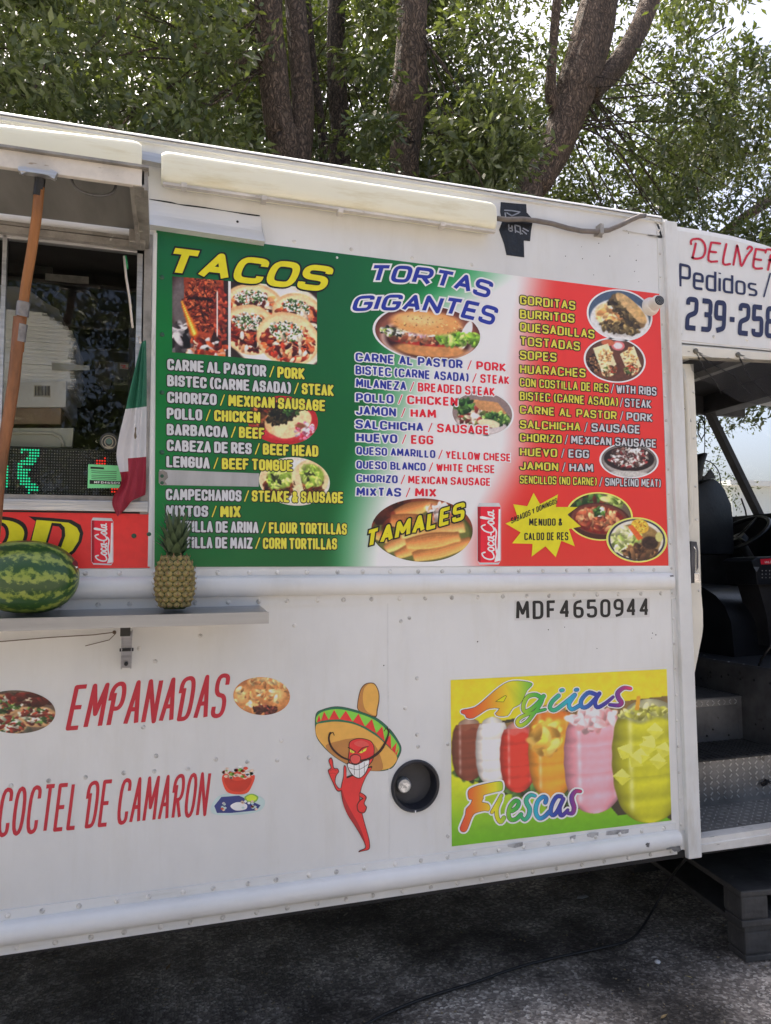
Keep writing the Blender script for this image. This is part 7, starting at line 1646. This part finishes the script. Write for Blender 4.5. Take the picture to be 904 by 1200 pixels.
def tree(label, pts, rads, Yd, matl, cl, seed, branches=(), per=205, size=.092):
    p0 = Tpt(*pts[-1], Yd); base = (p0[0]-.05, Yd, 0)
    o = thing('oak_tree', label, 'tree', base, 'trees behind the truck'); P = [Tpt(*p, Yd) for p in pts]
    ext = Vector(P[0])+(Vector(P[0])-Vector(P[1])).normalized()*1.6
    P = [tuple(ext)]+P+[(p0[0]+(p0[0]-P[1][0])*.15, Yd, 1.5), base]; rr = [rads[0]*.6]+list(rads)+[rads[-1]*1.05, rads[-1]*1.3]
    m = MB(); limb(m, P, rr, seed=seed); m.build('trunk', matl, o, smooth=True)
    for bp_, br, dy in branches:
        m = MB(); limb(m, [Tpt(x, y, Yd+dy*i/(len(bp_)-1)) for i, (x, y) in enumerate(bp_)], br, n=18, seed=seed+3); m.build('branch', matl, o, smooth=True)
    # twiggy stems that carry the clumps
    m = MB(); r_ = random.Random(seed)
    for c in cl[:max(10, len(cl)//3)]:
        s_ = Vector(P[2])+Vector((0, 0, r_.uniform(-.5, .5))) if r_.random() < .3 else Vector(c[:3])+Vector((r_.uniform(-.6,.6), r_.uniform(-.3,.3), r_.uniform(-.2,.5)))
        e_ = Vector(c[:3]); mid = (s_+e_)/2+Vector((0,0,r_.uniform(-.1,.2))); m.tube([s_, mid, e_], [.010, .007, .003], 5)
    m.build('twigs', B2, o, kind='stuff'); crown('crown', cl, o, seed, per, size); return o
def boxes(*bs):
    out = []
    for n, bx_, sd_, rd in bs: out += clumps(n, bx_, sd_, rd)
    return out
tree('thick grey-brown oak trunk left of centre behind the truck roof', [(314,-20),(316,40),(321,90),(328,150),(338,215)], [.14,.14,.145,.14,.15], 4.6, B1,
     boxes((150, ((-2.6,.55),(3.1,4.4),(3.5,8.2)), 11, (.28,.5)), (160, ((-3.0,1.5),(4.9,6.4),(3.9,9.4)), 12, (.35,.6)), (7, ((.6,1.5),(3.9,4.3),(4.4,5.2)), 13, (.2,.3))), 11,
     branches=[([(306,57),(292,66),(270,72),(250,66),(225,50)], [.05,.045,.04,.03,.02], -.6), ([(346,215),(355,150),(355,110),(350,50),(345,-20)], [.12,.11,.11,.11,.10], .2)])
tree('slim dark oak trunk just right of the thick left trunk', [(359,-20),(365,50),(372,110),(377,150),(380,215)], [.035,.04,.045,.05,.055], 5.6, B2, boxes((70, ((.2,2.8),(6.2,7.8),(4.6,9.6)), 22, (.35,.6))), 12)
tree('narrow grey oak trunk between the two thickest trunks', [(395,-20),(394,50),(396,110),(399,160),(398,215)], [.11,.115,.12,.125,.13], 6.2, B2, boxes((110, ((1.0,4.2),(6.7,8),(5,10.5)), 23, (.35,.65)), (12, ((2.25,2.45),(5,5.6),(4.4,7.5)), 24, (.2,.3))), 13)
tree('straight bulging oak trunk near the middle of the roofline', [(483,-20),(482,50),(480,105),(477,130),(476,170),(474,225)], [.16,.16,.18,.195,.15,.15], 4.4, B1,
     boxes((36, ((2.75,3.25),(3.3,4.3),(3.8,8.4)), 31, (.25,.42)), (90, ((2.45,4.2),(4.9,6.2),(4.4,9.6)), 32, (.3,.55)), (12, ((1.78,1.95),(3.6,4.2),(3.9,7.5)), 33, (.18,.26))), 14)
tree('leaning oak trunk forking above the black tape patch', [(676,100),(672,118),(650,175),(632,212),(618,260)], [.225,.21,.18,.165,.16], 4.8, B1,
     boxes((80, ((5.4,7.2),(3.4,4.8),(3.5,8.0)), 35, (.28,.5)), (125, ((3.4,7.4),(5.6,7.0),(4.4,10.0)), 36, (.3,.6)), (14, ((4.3,4.9),(3.4,3.9),(3.8,4.7)), 38, (.22,.36))), 15,
     branches=[([(676,112),(690,75),(702,35),(712,-20)], [.20,.18,.17,.16], 0), ([(690,108),(722,78),(748,35),(770,-20)], [.14,.13,.12,.12], .2), ([(655,135),(646,110),(648,60),(655,-20)], [.09,.07,.05,.05], -.1)])
tree('far oak at the right with a bare limb rising over the cab roof', [(985,100),(975,160),(968,205),(965,262),(968,330)], [.12,.12,.13,.13,.14], 6.4, B2, boxes((150, ((5.2,9.6),(6.7,9),(4.2,10)), 41, (.35,.65)), (30, ((6.3,8.5),(4.6,6.0),(4.0,5.2)), 42, (.3,.5))), 16,
     branches=[([(966,205),(935,214),(904,234),(862,262),(835,285)], [.09,.085,.08,.07,.06], .1), ([(904,176),(860,182),(815,183),(760,190)], [.03,.03,.02,.012], .3)])
far = boxes((330, ((-9, 6.0), (11, 14), (2.2, 15.5)), 51, (.7, 1.3)), (70, ((6.0, 10), (11, 14), (2.2, 8.5)), 52, (.6, 1.2)))
fo = thing('background_trees', 'distant green trees seen through gaps behind the oaks', 'trees', (2, 12, 0))
for x in (-6, -2, 2, 6): m = MB(); limb(m, [(x, 12.5, 0), (x+.2, 12.5, 4), (x-.2, 12.6, 10)], [.22,.18,.1], n=10); m.build('trunk', B2, fo, smooth=True)
crown('crown', far, fo, 31, 260, .22)

# pale building seen through the windshield, its yard tree
bd = thing('pale_building', 'low pale building beyond the windshield', 'building', (22, 17, 0))
pl = mat('pale_stucco', (.66,.70,.70), .8, var=.05, vs=.6)
m = MB(); m.box((16, 15, 0), (34, 24, 3.9)); m.build('building_wall', pl, bd); m = MB(); m.box((15.7, 14.7, 3.9), (34.3, 24.3, 4.05)); m.build('building_roof', mat('pale_roof', (.7,.7,.68), .7), bd)
for x in (19, 24, 29): m = MB(); m.box((x, 14.96, 1.2), (x+1.4, 15.02, 2.6)); w_ = m.build('building_window', M_DARK2, bd)
yt = thing('young_tree', 'small light green tree seen through the cab windows', 'tree', (9.2, 8.6, 0)); m = MB(); limb(m, [(9.2, 8.6, 0), (9.3, 8.6, 2), (9.1, 8.7, 4.2)], [.09,.07,.04], n=12); m.build('trunk', B2, yt, smooth=True)
crown('crown', clumps(38, ((8.0, 10.0), (7.8, 9.6), (2.4, 4.6)), 41, rad=(.3, .5)), yt, 41, 90, .07)

# trees standing behind the viewer, mirrored in the serving window
for i, (x, y, hw, n_c, z1) in enumerate(((-2.6, -13, 3.4, 330, 10.0), (5, -15, 2.2, 50, 7.0), (-10, -13, 2.4, 50, 7.0))):
    bt2 = thing('shade_tree', ['tall shade tree mirrored in the serving window glass', 'smaller shade tree far behind the viewer on the right', 'smaller shade tree far behind the viewer on the left'][i], 'tree', (x, y, 0)); m = MB(); limb(m, [(x, y, 0), (x+.2, y, 2.5), (x-.1, y, 6)], [.3,.24,.12], n=14); m.build('trunk', B1, bt2, smooth=True)
    crown('crown', clumps(n_c, ((x-hw, x+hw), (y-1.5, y+1.5), (2.6, z1)), 51+i, rad=(.4, .8)), bt2, 51+i, 130, .15)
